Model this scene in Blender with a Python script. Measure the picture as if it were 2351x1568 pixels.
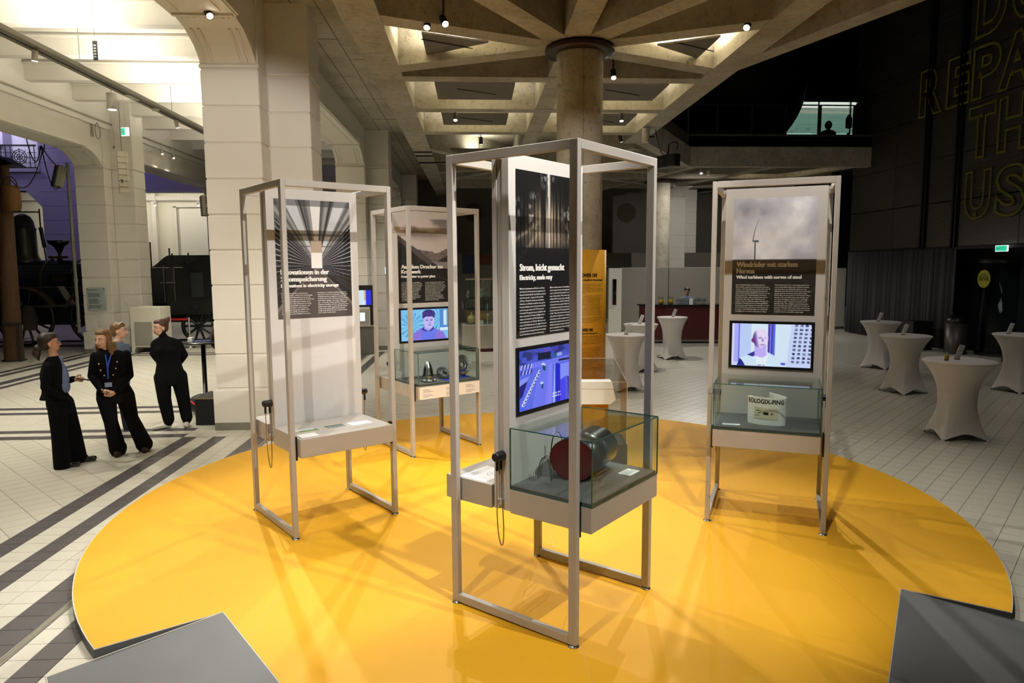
import bpy, math, random
import numpy as np
from mathutils import Vector, Matrix
R = math.radians
scene = bpy.context.scene
col = scene.collection
for o in list(bpy.data.objects): bpy.data.objects.remove(o)

# ---------------------------------------------------------------- camera
cam_d = bpy.data.cameras.new('camera'); cam = bpy.data.objects.new('camera', cam_d); col.objects.link(cam)
cam_d.sensor_width = 36.0; cam_d.sensor_fit = 'HORIZONTAL'; cam_d.lens = 1593.6/2351*36.0
cam_d.clip_start = 0.05; cam_d.clip_end = 300
CAMROT = Matrix.Rotation(R(-3.0), 4, 'Z') @ Matrix.Rotation(R(90-6.198), 4, 'X') @ Matrix.Rotation(R(-0.344), 4, 'Z')
cam.matrix_world = Matrix.Translation((0, 0, 2.5)) @ CAMROT
scene.camera = cam

# ---------------------------------------------------------------- world, lights, exposure
world = bpy.data.worlds.new('world'); scene.world = world; world.use_nodes = True
world.node_tree.nodes['Background'].inputs[0].default_value = (0.75, 0.78, 0.85, 1)
world.node_tree.nodes['Background'].inputs[1].default_value = 0.02
scene.view_settings.view_transform = 'Standard'
scene.view_settings.look = 'None'
scene.view_settings.exposure = 0.3
scene.view_settings.gamma = 1.0
scene.view_settings.use_curve_mapping = False
scene.cycles.use_denoising = True
scene.cycles.max_bounces = 4
scene.cycles.use_adaptive_sampling = True
scene.cycles.adaptive_threshold = 0.1
scene.cycles.adaptive_min_samples = 10
scene.cycles.diffuse_bounces = 2
scene.cycles.glossy_bounces = 2
scene.cycles.transparent_max_bounces = 12
scene.cycles.sample_clamp_indirect = 4.0
scene.cycles.caustics_reflective = False
scene.cycles.caustics_refractive = False

WARM = (1.0, 0.84, 0.64); NEUT = (1.0, 0.965, 0.92); COOL = (0.86, 0.92, 1.0)
def lamp(kind, name, loc, power, color=NEUT, target=None, size=0.1, spot=60, blend=0.5, sx=None, sy=None):
    d = bpy.data.lights.new(name, kind); d.energy = power; d.color = color
    if kind == 'AREA':
        d.size = sx or size
        if sy: d.shape = 'RECTANGLE'; d.size_y = sy
    else: d.shadow_soft_size = size
    if kind == 'SPOT': d.spot_size = R(spot); d.spot_blend = blend
    o = bpy.data.objects.new(name, d); col.objects.link(o); o.location = loc
    if target is not None:
        o.rotation_euler = (Vector(target) - Vector(loc)).to_track_quat('-Z', 'Y').to_euler()
    return o
# spotlights hanging from the concrete ceiling: (position, target, watts, cone, style)
HALL_SPOTS = [
    ((-3.45, 9.75, 5.80), (0.4, 5.4, 0.2), 620, 70, 'dark'),
    ((3.78, 9.80, 5.75), (0.4, 5.0, 0.2), 440, 66, 'dark'),
    ((-0.62, 9.95, 5.75), (-1.2, 6.6, 0.4), 330, 62, 'dark'),
    ((-0.36, 9.80, 5.75), (1.6, 4.8, 0.4), 330, 62, 'dark'),
    ((2.45, 12.40, 5.75), (2.2, 9.0, 0.5), 260, 66, 'dark'),
    ((-0.40, 16.00, 5.75), (-0.4, 13.5, 0.0), 260, 80, 'dark'),
    ((3.35, 16.00, 5.75), (3.2, 14.5, 0.0), 240, 80, 'dark'),
    ((0.75, 3.70, 5.75), (-1.2, 6.6, 1.6), 560, 66, 'dark'),
    ((3.30, 2.40, 5.75), (0.8, 5.0, 1.5), 640, 54, 'dark'),
    ((2.00, 4.30, 5.75), (2.7, 6.4, 1.2), 330, 66, 'dark'),
    ((2.70, 4.00, 5.75), (-0.4, 9.0, 1.4), 380, 46, 'dark'),
    ((-1.6, 1.6, 5.75), (-1.6, 5.0, 0.0), 460, 60, 'dark'),
    ((-0.9, 4.6, 5.75), (-3.5, 10.8, 3.2), 520, 44, 'dark'),  # added lamp, put in to brighten the front of the big pillar
    ((0.3, 5.6, 5.75), (1.7, 10.9, 3.0), 300, 34, 'dark'),  # extra lamp added to lift the dark column and its yellow sleeve
    ((3.9, 18.6, 5.75), (5.9, 21.0, 0.6), 300, 110, 'dark'),
    ((7.98, 24.5, 5.70), (7.2, 21.6, 1.2), 300, 130, 'white'),
    ((8.36, 24.9, 5.70), (8.8, 27.2, 2.0), 300, 140, 'white'),
    ((0.2, 19.0, 5.75), (0.2, 21.6, 0.8), 300, 100, 'dark'),
]
AISLE_LIGHT = (1.0, 0.95, 0.83)
# trunking in the left aisle: strips shining up on the ribbed ceiling
for y in (5.5, 9.0, 12.5, 16.0, 19.5, 23.5):
    lamp('AREA', 'aisle_uplight', (-7.4, y, 6.36), 95, AISLE_LIGHT, (-7.4, y, 9), sx=0.12, sy=2.6)
# the blue railway hall and the bright room behind it
lamp('AREA', 'blue_hall_light', (-17.0, 26.5, 9.0), 60, (0.55, 0.48, 1.0), (-16.5, 32, 5), size=3.0)
lamp('AREA', 'bright_room_light', (-16.5, 34.4, 6.4), 130, AISLE_LIGHT, (-16.5, 36.5, 2), sx=9.0, sy=1.2)
# the dim right hall under its high roof
lamp('AREA', 'hall_light', (7.6, 9.5, 11.0), 105, NEUT, (7.6, 10.5, 0.0), sx=4.0, sy=5.0)

# ---------------------------------------------------------------- helpers
def lin(c):
    if isinstance(c, str):
        c = c.lstrip('#'); c = [int(c[i:i+2], 16)/255 for i in (0, 2, 4)]
    return tuple(x/12.92 if x <= 0.04045 else ((x+0.055)/1.055)**2.4 for x in c)
def lin_np(a):
    a = np.clip(a, 0, 1); return np.where(a <= 0.04045, a/12.92, ((a+0.055)/1.055)**2.4)

class MB:
    def __init__(s): s.v = []; s.f = []; s.m = []; s.s = []
    def add(s, vs, fs, m=0, sm=False):
        n = len(s.v); s.v += [tuple(p) for p in vs]
        for f in fs: s.f.append([n+i for i in f]); s.m.append(m); s.s.append(sm)
        return s
    def box(s, x0, x1, y0, y1, z0, z1, m=0):
        return s.add([(x0,y0,z0),(x1,y0,z0),(x1,y1,z0),(x0,y1,z0),(x0,y0,z1),(x1,y0,z1),(x1,y1,z1),(x0,y1,z1)],
              [(0,3,2,1),(4,5,6,7),(0,1,5,4),(1,2,6,5),(2,3,7,6),(3,0,4,7)], m)
    def bbox(s, x0, x1, y0, y1, z0, z1, b=0.004, m=0):      # box with chamfered edges
        if min(x1-x0, y1-y0, z1-z0) <= 2.2*b: return s.box(x0,x1,y0,y1,z0,z1,m)
        V = []; idx = {}
        for i,x in enumerate((x0,x1)):
            for j,y in enumerate((y0,y1)):
                for k,z in enumerate((z0,z1)):
                    sx,sy,sz = (1-2*i)*b,(1-2*j)*b,(1-2*k)*b
                    idx[i,j,k,'x'] = len(V); V.append((x,y+sy,z+sz))
                    idx[i,j,k,'y'] = len(V); V.append((x+sx,y,z+sz))
                    idx[i,j,k,'z'] = len(V); V.append((x+sx,y+sy,z))
        F = []
        for i in (0,1):
            q=[idx[i,0,0,'x'],idx[i,1,0,'x'],idx[i,1,1,'x'],idx[i,0,1,'x']]; F.append(q if i else q[::-1])
            q=[idx[0,i,0,'y'],idx[1,i,0,'y'],idx[1,i,1,'y'],idx[0,i,1,'y']]; F.append(q[::-1] if i else q)
            q=[idx[0,0,i,'z'],idx[1,0,i,'z'],idx[1,1,i,'z'],idx[0,1,i,'z']]; F.append(q if i else q[::-1])
        for a in (0,1):
            for b_ in (0,1):
                F.append([idx[a,b_,0,'x'],idx[a,b_,1,'x'],idx[a,b_,1,'y'],idx[a,b_,0,'y']])
                F.append([idx[a,0,b_,'x'],idx[a,1,b_,'x'],idx[a,1,b_,'z'],idx[a,0,b_,'z']])
                F.append([idx[0,a,b_,'y'],idx[1,a,b_,'y'],idx[1,a,b_,'z'],idx[0,a,b_,'z']])
                for c in (0,1): pass
        for i in (0,1):
            for j in (0,1):
                for k in (0,1): F.append([idx[i,j,k,'x'],idx[i,j,k,'y'],idx[i,j,k,'z']])
        return s.add(V, F, m)
    def prism(s, poly, z0, z1, m=0, mp=None, sm=False):
        n = len(poly); mp = mp or (lambda a,b,c: (a,b,c))
        V = [mp(a,b,z0) for a,b in poly] + [mp(a,b,z1) for a,b in poly]
        return s.add(V, [list(range(n))[::-1], list(range(n,2*n))], m).add2(V, n, m, sm)
    def add2(s, V, n, m, sm):
        base = len(s.v)-2*n
        for i in range(n):
            j=(i+1)%n; s.f.append([base+i,base+j,base+n+j,base+n+i]); s.m.append(m); s.s.append(sm)
        return s
    def ring(s, c, x, y, r, n):
        return [Vector(c)+x*(r*math.cos(2*math.pi*i/n))+y*(r*math.sin(2*math.pi*i/n)) for i in range(n)]
    def cyl(s, p0, p1, r0, r1=None, n=16, m=0, cap=True, sm=True):
        p0,p1=Vector(p0),Vector(p1); r1=r0 if r1 is None else r1
        d=(p1-p0).normalized(); x=d.orthogonal().normalized(); y=d.cross(x)
        V=s.ring(p0,x,y,r0,n)+s.ring(p1,x,y,r1,n)
        s.add(V,[[i,(i+1)%n,n+(i+1)%n,n+i] for i in range(n)],m,sm)
        if cap:
            s.add(V[:n],[list(range(n))[::-1]],m); s.add(V[n:],[list(range(n))],m)
        return s
    def tube(s, path, r, n=8, m=0, closed=False, sm=True):
        P=[Vector(p) for p in path]; N=len(P); rr=r if hasattr(r,'__len__') else [r]*N
        x=None; V=[]
        for i,p in enumerate(P):
            a=P[(i-1)%N] if closed or i>0 else p; b=P[(i+1)%N] if closed or i<N-1 else p
            d=(b-a).normalized()
            if x is None: x=d.orthogonal().normalized()
            x=(x-d*x.dot(d)).normalized(); y=d.cross(x)
            V+=s.ring(p,x,y,rr[i],n)
        F=[]
        for i in range(N if closed else N-1):
            a=i*n; b=((i+1)%N)*n
            for k in range(n): F.append([a+k,a+(k+1)%n,b+(k+1)%n,b+k])
        s.add(V,F,m,sm)
        if not closed:
            s.add(V[:n],[list(range(n))[::-1]],m); s.add(V[-n:],[list(range(n))],m)
        return s
    def lathe(s, prof, n=32, c=(0,0,0), m=0, sm=True):
        V=[]
        for r,z in prof: V+=[(c[0]+r*math.cos(2*math.pi*i/n),c[1]+r*math.sin(2*math.pi*i/n),c[2]+z) for i in range(n)]
        F=[]
        for k in range(len(prof)-1):
            for i in range(n): F.append([k*n+i,k*n+(i+1)%n,(k+1)*n+(i+1)%n,(k+1)*n+i])
        s.add(V,F,m,sm)
        if prof[0][0]>1e-4: s.add(V[:n],[list(range(n))[::-1]],m)
        if prof[-1][0]>1e-4: s.add(V[-n:],[list(range(n))],m)
        return s
    def ball(s, c, r, nu=16, nv=10, m=0, rot=None):
        r=(r,r,r) if not hasattr(r,'__len__') else r
        V=[];F=[]
        for j in range(nv+1):
            t=math.pi*j/nv
            for i in range(nu):
                p=Vector((r[0]*math.sin(t)*math.cos(2*math.pi*i/nu),r[1]*math.sin(t)*math.sin(2*math.pi*i/nu),r[2]*math.cos(t)))
                if rot is not None: p=rot@p
                V.append(p+Vector(c))
        for j in range(nv):
            for i in range(nu): F.append([j*nu+i,(j+1)*nu+i,(j+1)*nu+(i+1)%nu,j*nu+(i+1)%nu])
        return s.add(V,F,m,True)
    def beam(s, a, b, w, z0, z1, m=0):                      # straight bar between two plan points
        a,b=Vector(a),Vector(b); d=(b-a).normalized(); n=Vector((-d.y,d.x))*(w/2)
        return s.prism([tuple(a-n),tuple(b-n),tuple(b+n),tuple(a+n)],z0,z1,m)
    def mesh(s, name):
        me=bpy.data.meshes.new(name); me.from_pydata(s.v,[],s.f)
        me.polygons.foreach_set('material_index',s.m); me.polygons.foreach_set('use_smooth',s.s); me.update()
        return me
    def build(s, name, mats, parent=None, loc=None, rz=0.0, kind=None):
        me=s.mesh(name)
        for q in (mats if isinstance(mats,(list,tuple)) else [mats]): me.materials.append(q)
        return link(name, me, parent, loc, rz, kind)
def link(name, data, parent=None, loc=None, rz=0.0, kind=None):
    o=bpy.data.objects.new(name,data); col.objects.link(o)
    if parent is not None: o.parent=parent
    if loc is not None: o.location=loc
    if rz: o.rotation_euler=(0,0,rz)
    if kind: o['kind']=kind
    return o
def tag(o, label, cat, group=None, kind=None):
    o['label']=label; o['category']=cat
    if group: o['group']=group
    if kind: o['kind']=kind
    return o
def thing(name, label, cat, loc=(0,0,0), rz=0.0, group=None, kind=None):
    o=bpy.data.objects.new(name,None); col.objects.link(o); o.location=loc; o.rotation_euler=(0,0,rz)
    o.empty_display_size=0.1
    return tag(o,label,cat,group,kind)
def copy_tree(o, parent=None):
    c=o.copy(); col.objects.link(c)
    if parent is not None: c.parent=parent
    for ch in o.children: copy_tree(ch,c)
    return c

# text as flat mesh lettering
def text_mesh(s, size, bold=0.0, xs=1.0, align='LEFT', spacing=1.0, depth=0.0, res=2, line=1.0):
    cu=bpy.data.curves.new('t','FONT'); cu.body=s; cu.size=size; cu.offset=bold*size; cu.align_x=align
    cu.resolution_u=res; cu.space_character=spacing; cu.extrude=depth; cu.space_line=line
    ob=bpy.data.objects.new('t',cu); col.objects.link(ob)
    me=bpy.data.meshes.new_from_object(ob.evaluated_get(bpy.context.evaluated_depsgraph_get()))
    bpy.data.objects.remove(ob); bpy.data.curves.remove(cu)
    if xs!=1.0:
        a=np.empty(len(me.vertices)*3); me.vertices.foreach_get('co',a); a[0::3]*=xs; me.vertices.foreach_set('co',a)
    return me
def map_mesh(me, fn):
    for v in me.vertices: v.co=fn(v.co.x,v.co.y,v.co.z)
    me.update(); return me
def lettering(name, s, size, mat_, fn, parent=None, **k):
    me=map_mesh(text_mesh(s,size,**k),fn); me.materials.clear(); me.materials.append(mat_); me.name=name
    return link(name,me,parent)

# ---------------------------------------------------------------- materials
MATS={}
def mat(name, color, rough=0.6, metal=0.0, noise=0.0, nscale=8.0, bump=0.0, bscale=60.0, emit=None, estr=0.0, spec=0.5, coat=0.0, dark=0.82, stretch=None, trans=0.0):
    if name in MATS: return MATS[name]
    m=bpy.data.materials.new(name); m.use_nodes=True; nt=m.node_tree; b=nt.nodes['Principled BSDF']
    c=lin(color)+(1,)
    b.inputs['Base Color'].default_value=c; b.inputs['Roughness'].default_value=rough; b.inputs['Metallic'].default_value=metal
    b.inputs['Specular IOR Level'].default_value=spec; b.inputs['Coat Weight'].default_value=coat
    if trans: b.inputs['Transmission Weight'].default_value=trans
    if noise or bump:
        tc=nt.nodes.new('ShaderNodeTexCoord'); mp=nt.nodes.new('ShaderNodeMapping'); nt.links.new(tc.outputs['Object'],mp.inputs[0])
        if stretch: mp.inputs['Scale'].default_value=stretch
    if noise:
        n=nt.nodes.new('ShaderNodeTexNoise'); n.inputs['Scale'].default_value=nscale; n.inputs['Detail'].default_value=6
        nt.links.new(mp.outputs[0],n.inputs[0])
        mx=nt.nodes.new('ShaderNodeMixRGB'); mx.inputs[1].default_value=c; mx.inputs[2].default_value=tuple(x*dark for x in c[:3])+(1,)
        rp=nt.nodes.new('ShaderNodeMapRange'); rp.inputs[1].default_value=0.35; rp.inputs[2].default_value=0.7; rp.inputs[4].default_value=noise
        nt.links.new(n.outputs[0],rp.inputs[0]); nt.links.new(rp.outputs[0],mx.inputs[0]); nt.links.new(mx.outputs[0],b.inputs['Base Color'])
    if bump:
        n2=nt.nodes.new('ShaderNodeTexNoise'); n2.inputs['Scale'].default_value=bscale; n2.inputs['Detail'].default_value=4
        nt.links.new(mp.outputs[0],n2.inputs[0]); bp=nt.nodes.new('ShaderNodeBump'); bp.inputs['Strength'].default_value=bump; bp.inputs['Distance'].default_value=0.01
        nt.links.new(n2.outputs[0],bp.inputs['Height']); nt.links.new(bp.outputs[0],b.inputs['Normal'])
    if emit is not None:
        b.inputs['Emission Color'].default_value=lin(emit)+(1,); b.inputs['Emission Strength'].default_value=estr
    MATS[name]=m; return m
def concrete(name, c1, c2, c3):
    m=bpy.data.materials.new(name); m.use_nodes=True; nt=m.node_tree; b=nt.nodes['Principled BSDF']; b.inputs['Roughness'].default_value=.88; b.inputs['Specular IOR Level'].default_value=.25
    tc=nt.nodes.new('ShaderNodeTexCoord')
    def noise(sc,det,rough=.6):
        n=nt.nodes.new('ShaderNodeTexNoise'); n.inputs['Scale'].default_value=sc; n.inputs['Detail'].default_value=det; n.inputs['Roughness'].default_value=rough; nt.links.new(tc.outputs['Object'],n.inputs[0]); return n
    def ramp(src,a,b_,hi):
        r=nt.nodes.new('ShaderNodeMapRange'); r.inputs[1].default_value=a; r.inputs[2].default_value=b_; r.inputs[4].default_value=hi; nt.links.new(src.outputs[0],r.inputs[0]); return r
    n1,n2,n3=noise(1.1,3),noise(9,3,.7),noise(38,1)
    m1=nt.nodes.new('ShaderNodeMixRGB'); m1.inputs[1].default_value=lin(c1)+(1,); m1.inputs[2].default_value=lin(c2)+(1,); nt.links.new(ramp(n1,.38,.66,.9).outputs[0],m1.inputs[0])
    m2=nt.nodes.new('ShaderNodeMixRGB'); m2.inputs[2].default_value=lin(c3)+(1,); nt.links.new(m1.outputs[0],m2.inputs[1]); nt.links.new(ramp(n2,.50,.72,.75).outputs[0],m2.inputs[0])
    m3=nt.nodes.new('ShaderNodeMixRGB'); m3.inputs[2].default_value=tuple(x*.45 for x in lin(c3))+(1,); nt.links.new(m2.outputs[0],m3.inputs[1]); nt.links.new(ramp(n3,.66,.74,.8).outputs[0],m3.inputs[0])
    nt.links.new(m3.outputs[0],b.inputs['Base Color']); bp=nt.nodes.new('ShaderNodeBump'); bp.inputs['Strength'].default_value=.5; bp.inputs['Distance'].default_value=.012; nt.links.new(n2.outputs[0],bp.inputs['Height']); nt.links.new(bp.outputs[0],b.inputs['Normal'])
    MATS[name]=m; return m
def glass(name, tint, refl=0.06, rough=0.02):
    if name in MATS: return MATS[name]
    m=bpy.data.materials.new(name); m.use_nodes=True; nt=m.node_tree
    for n in list(nt.nodes): nt.nodes.remove(n)
    out=nt.nodes.new('ShaderNodeOutputMaterial'); mx=nt.nodes.new('ShaderNodeMixShader'); t=nt.nodes.new('ShaderNodeBsdfTransparent'); g=nt.nodes.new('ShaderNodeBsdfGlossy')
    lw=nt.nodes.new('ShaderNodeLayerWeight'); pw=nt.nodes.new('ShaderNodeMath'); pw.operation='POWER'; pw.inputs[1].default_value=3.5; nt.links.new(lw.outputs['Facing'],pw.inputs[0]); lw.inputs[0].default_value=0.5
    fr=nt.nodes.new('ShaderNodeMapRange'); fr.inputs[3].default_value=refl*0.4; fr.inputs[4].default_value=0.55; nt.links.new(pw.outputs[0],fr.inputs[0])
    t.inputs[0].default_value=lin(tint)+(1,); g.inputs['Roughness'].default_value=rough
    nt.links.new(fr.outputs[0],mx.inputs[0]); nt.links.new(t.outputs[0],mx.inputs[1]); nt.links.new(g.outputs[0],mx.inputs[2]); nt.links.new(mx.outputs[0],out.inputs[0])
    MATS[name]=m; return m
def print_mat(name, rough=0.5, emit=0.0):
    if name in MATS: return MATS[name]
    m=bpy.data.materials.new(name); m.use_nodes=True; nt=m.node_tree; b=nt.nodes['Principled BSDF']
    a=nt.nodes.new('ShaderNodeVertexColor'); a.layer_name='print'
    if emit:
        b.inputs['Base Color'].default_value=(0.01,0.01,0.01,1); nt.links.new(a.outputs[0],b.inputs['Emission Color']); b.inputs['Emission Strength'].default_value=emit
    else: nt.links.new(a.outputs[0],b.inputs['Base Color'])
    b.inputs['Roughness'].default_value=rough; MATS[name]=m; return m
def picture(name, w, h, nx, ny, fn, mat_, mp, parent=None):
    """flat printed sheet: a fine grid whose colours are computed by fn(X,Y), X right, Y up, both 0..1"""
    X,Y=np.meshgrid(np.linspace(-.5/nx,1+.5/nx,2*nx+3),np.linspace(-.5/ny,1+.5/ny,2*ny+3)); C=lin_np(fn(X,Y))
    C=(C[:,:-2]+2*C[:,1:-1]+C[:,2:])[:,::2]/4; C=(C[:-2]+2*C[1:-1]+C[2:])[::2]/4
    X,Y=np.meshgrid(np.linspace(0,1,nx+1),np.linspace(0,1,ny+1))
    me=bpy.data.meshes.new(name); V=[mp(x*w,y*h) for x,y in zip(X.ravel(),Y.ravel())]
    i=np.arange(ny)[:,None]*(nx+1)+np.arange(nx)[None,:]; i=i.ravel()
    me.from_pydata(V,[],np.stack([i,i+1,i+nx+2,i+nx+1],1).tolist())
    at=me.color_attributes.new('print','FLOAT_COLOR','POINT'); at.data.foreach_set('color',np.concatenate([C.reshape(-1,3),np.ones((C.size//3,1))],1).astype(np.float32).ravel())
    me.materials.append(mat_); return link(name,me,parent)
_rng=np.random.RandomState(7)
_NT=_rng.rand(256,256)
def vnoise(x,y):
    xi=np.floor(x).astype(int); yi=np.floor(y).astype(int); fx=x-xi; fy=y-yi; fx=fx*fx*(3-2*fx); fy=fy*fy*(3-2*fy)
    g=lambda a,b:_NT[a%256,b%256]
    return (g(xi,yi)*(1-fx)+g(xi+1,yi)*fx)*(1-fy)+(g(xi,yi+1)*(1-fx)+g(xi+1,yi+1)*fx)*fy
def fbm(x,y,o=5):
    s=0;a=.5
    for k in range(o): s=s+a*vnoise(x*2**k+17*k,y*2**k+31*k); a*=.5
    return s
def blend(C,M,c):
    c=np.array(c,float); M=np.clip(M,0,1)[...,None]; return C*(1-M)+c*M
def mell(X,Y,cx,cy,rx,ry,s=0.12): return np.clip((1-np.hypot((X-cx)/rx,(Y-cy)/ry))/s+.5,0,1)
def mrect(X,Y,x0,x1,y0,y1): return ((X>=x0)&(X<=x1)&(Y>=y0)&(Y<=y1)).astype(float)
def mpoly(X,Y,P):
    r=np.zeros(X.shape,bool); n=len(P)
    for i in range(n):
        x0,y0=P[i]; x1,y1=P[(i+1)%n]
        if y0==y1: continue
        c=((y0>Y)!=(y1>Y))&(X<(x1-x0)*(Y-y0)/(y1-y0)+x0); r^=c
    return r.astype(float)
# ================================================================ STRUCTURE
CREAM=mat('cream_plaster','#F1EBDC',0.75,noise=0.35,nscale=1.5,bump=0.05,bscale=90,dark=0.93)
CREAMB=mat('cream_block','#F3EDE0',0.75,noise=0.3,nscale=2.2,bump=0.05,bscale=120,dark=0.94)
SKIRT=mat('skirting_stone','#8E8878',0.5,noise=0.6,nscale=9)
CONC=concrete('concrete','#BBB3A2','#A39A86','#8F8774')
CONC2=concrete('concrete_slab','#BDB6A2','#A59E88','#938B76')
GROUT=mat('grout','#8C8570',0.9)
TLIGHT=mat('tile_light','#D8D3C2',0.33,noise=0.5,nscale=3.0,dark=0.92)
TDARK=mat('tile_dark','#5C5656',0.35,noise=0.8,nscale=40,dark=0.8)
DARKW=mat('dark_wall','#2B2A28',0.9)
GREYW=mat('grey_wall','#6F6B60',0.9,noise=0.4,nscale=1.0)
BLACK=mat('black_matte','#0C0C0D',0.6)
STEEL=mat('steel','#9A9A98',0.35,1.0)

def project(p):
    q=cam.matrix_world.inverted()@Vector(p)
    return (1175.5+q.x/-q.z*1593.6, 784-q.y/-q.z*1593.6) if q.z<-0.1 else None

# ---------------------------------------------------------------- floor of tiles
PC=Vector((0.59,7.18)); PR=4.17; PZ=0.08
floor=MB().box(-26,16,-4,40,-0.25,-0.005).build('floor',GROUT,kind='structure')
def far_tiles():
    m=bpy.data.materials.new('tile_far'); m.use_nodes=True; nt=m.node_tree; b=nt.nodes['Principled BSDF']; b.inputs['Roughness'].default_value=0.35
    tc=nt.nodes.new('ShaderNodeTexCoord'); mp=nt.nodes.new('ShaderNodeMapping'); mp.inputs['Rotation'].default_value=(0,0,R(45))
    br=nt.nodes.new('ShaderNodeTexBrick'); br.offset=0; br.inputs['Scale'].default_value=1.0; br.inputs['Brick Width'].default_value=0.3; br.inputs['Row Height'].default_value=0.2; br.inputs['Mortar Size'].default_value=0.004
    br.inputs['Color1'].default_value=lin('#D8D3C2')+(1,); br.inputs['Color2'].default_value=lin('#D2CDBB')+(1,); br.inputs['Mortar'].default_value=lin('#8C8570')+(1,)
    nt.links.new(tc.outputs['Object'],mp.inputs[0]); nt.links.new(mp.outputs[0],br.inputs[0]); nt.links.new(br.outputs[0],b.inputs['Base Color']); return m
MB().box(-26,16,26,40,-0.005,0.0).build('far_floor_surface',far_tiles(),floor)
TILES=[]   # (area_px, polygon, dark)
def clip(poly,x0,x1,y0,y1):
    def half(P,f):
        out=[]
        for i in range(len(P)):
            a,b=P[i],P[(i+1)%len(P)]; fa,fb=f(a),f(b)
            if fa>=0: out.append(a)
            if (fa>=0)!=(fb>=0):
                t=fa/(fa-fb); out.append((a[0]+(b[0]-a[0])*t,a[1]+(b[1]-a[1])*t))
        return out
    for f in (lambda p:p[0]-x0,lambda p:x1-p[0],lambda p:p[1]-y0,lambda p:y1-p[1]):
        poly=half(poly,f)
        if len(poly)<3: return []
    return poly
CAMI=cam.matrix_world.inverted()
def put_tile(poly,dark=0):
    cx=sum(p[0] for p in poly)/len(poly); cy=sum(p[1] for p in poly)/len(poly)
    if math.hypot(cx-PC.x,cy-PC.y)<PR-0.25 and cy>3.6: return
    q=CAMI@Vector((cx,cy,0))
    if q.z>-0.6: return
    px=1175.5-q.x/q.z*1593.6; py=784+q.y/q.z*1593.6
    if not(-260<px<2611 and py<1800): return
    A=0
    P=[project((a,b,0)) for a,b in poly]
    if None in P: return
    for i in range(len(P)): A+=P[i][0]*P[(i+1)%len(P)][1]-P[(i+1)%len(P)][0]*P[i][1]
    vis=(0<px<2351 and 0<py<1568)
    TILES.append((abs(A)/2 if vis else 0,poly,dark))
G=0.0025
def region_diag(x0,x1,y0,y1,tw,tl,ox=0,oy=0):
    # rows run along (1,1)/sqrt2, tile tl long in that direction and tw wide
    s=math.sqrt(.5); c=[(x0,y0),(x1,y0),(x0,y1),(x1,y1)]
    us=[(x+y)*s for x,y in c]; vs=[(y-x)*s for x,y in c]
    for i in range(math.floor((min(us)-ox)/tl),math.ceil((max(us)-ox)/tl)):
        for j in range(math.floor((min(vs)-oy)/tw),math.ceil((max(vs)-oy)/tw)):
            u0,u1=ox+i*tl+G,ox+(i+1)*tl-G; v0,v1=oy+j*tw+G,oy+(j+1)*tw-G
            um,vm=(u0+u1)/2,(v0+v1)/2; mx,my=(um-vm)*s,(um+vm)*s
            if mx<x0-.3 or mx>x1+.3 or my<y0-.3 or my>y1+.3: continue
            P=[((u-v)*s,(u+v)*s) for u,v in ((u0,v0),(u1,v0),(u1,v1),(u0,v1))]
            P=clip(P,x0,x1,y0,y1)
            if len(P)>=3: put_tile(P)
def region_sq(x0,x1,y0,y1,nx,pitch,dark=0,off=0.0):
    w=(x1-x0)/nx
    for i in range(nx):
        k0=math.floor((y0-off)/pitch)
        for k in range(k0,math.ceil((y1-off)/pitch)):
            a,b=max(y0,off+k*pitch),min(y1,off+(k+1)*pitch)
            if b-a>0.01: put_tile([(x0+i*w+G,a+G),(x0+(i+1)*w-G,a+G),(x0+(i+1)*w-G,b-G),(x0+i*w+G,b-G)],dark)
def region_sqx(x0,x1,y0,y1,pitch,dark=0):
    n=max(1,round((x1-x0)/pitch)); w=(x1-x0)/n
    for i in range(n): put_tile([(x0+i*w+G,y0+G),(x0+(i+1)*w-G,y0+G),(x0+(i+1)*w-G,y1-G),(x0+i*w+G,y1-G)],dark)
CO=[(-4.37,-4.16,1),(-4.16,-3.92,0),(-3.92,-3.73,1),(-3.73,-3.535,0),(-3.535,-3.34,0),(-3.34,-3.10,1),(-3.03,-2.89,0),(-2.89,-2.69,1),(-2.69,-2.45,0)]
for a,b,d in CO:
    for (y0,y1) in ((2.0,10.36),(12.8,20.6)): region_sq(a,b,y0,y1,1,0.197,d,0.04)
    for (y0,y1) in ((10.36,12.8),): region_sq(a,b,y0,y1,1,0.203,1 if (d and a<-3.8 and False) else 0,0.02)
BY=[(10.36,10.57,1),(10.57,10.77,0),(10.77,10.96,1),(10.96,11.36,0),(11.36,11.77,0),(11.77,12.17,0),(12.17,12.37,1),(12.37,12.6,0),(12.6,12.8,1)]
for a,b,d in BY:
    region_sqx(-9.95,-4.37,a,b,0.4 if b-a>.3 else 0.21,d)
    region_sqx(-9.95,-4.37,a+9.98,b+9.98,0.4 if b-a>.3 else 0.21,d)
BX=[(-11.63,-11.44,1),(-11.44,-11.3,0),(-11.3,-11.07,1),(-11.07,-10.56,0),(-10.56,-10.29,1),(-10.29,-10.13,0),(-10.13,-9.95,1)]
for a,b,d in BX: region_sq(a,b,12.0,22.8,1,0.2,d)
region_diag(-9.95,-4.37,2.0,10.36,0.2,0.3); region_diag(-9.95,-4.37,12.8,20.34,0.2,0.3)
region_diag(-16,-9.95,22.8,26,0.2,0.3); region_diag(-9.95,-4.37,22.78,26,0.2,0.3)
region_diag(-16,-11.63,12.0,22.8,0.2,0.3)
region_diag(-2.45,14.2,1.5,26,0.2,0.24)
region_sq(-4.37,-2.45,20.6,26,6,0.2,0)
TILES.sort(key=lambda t:-t[0])
shared={}
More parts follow.
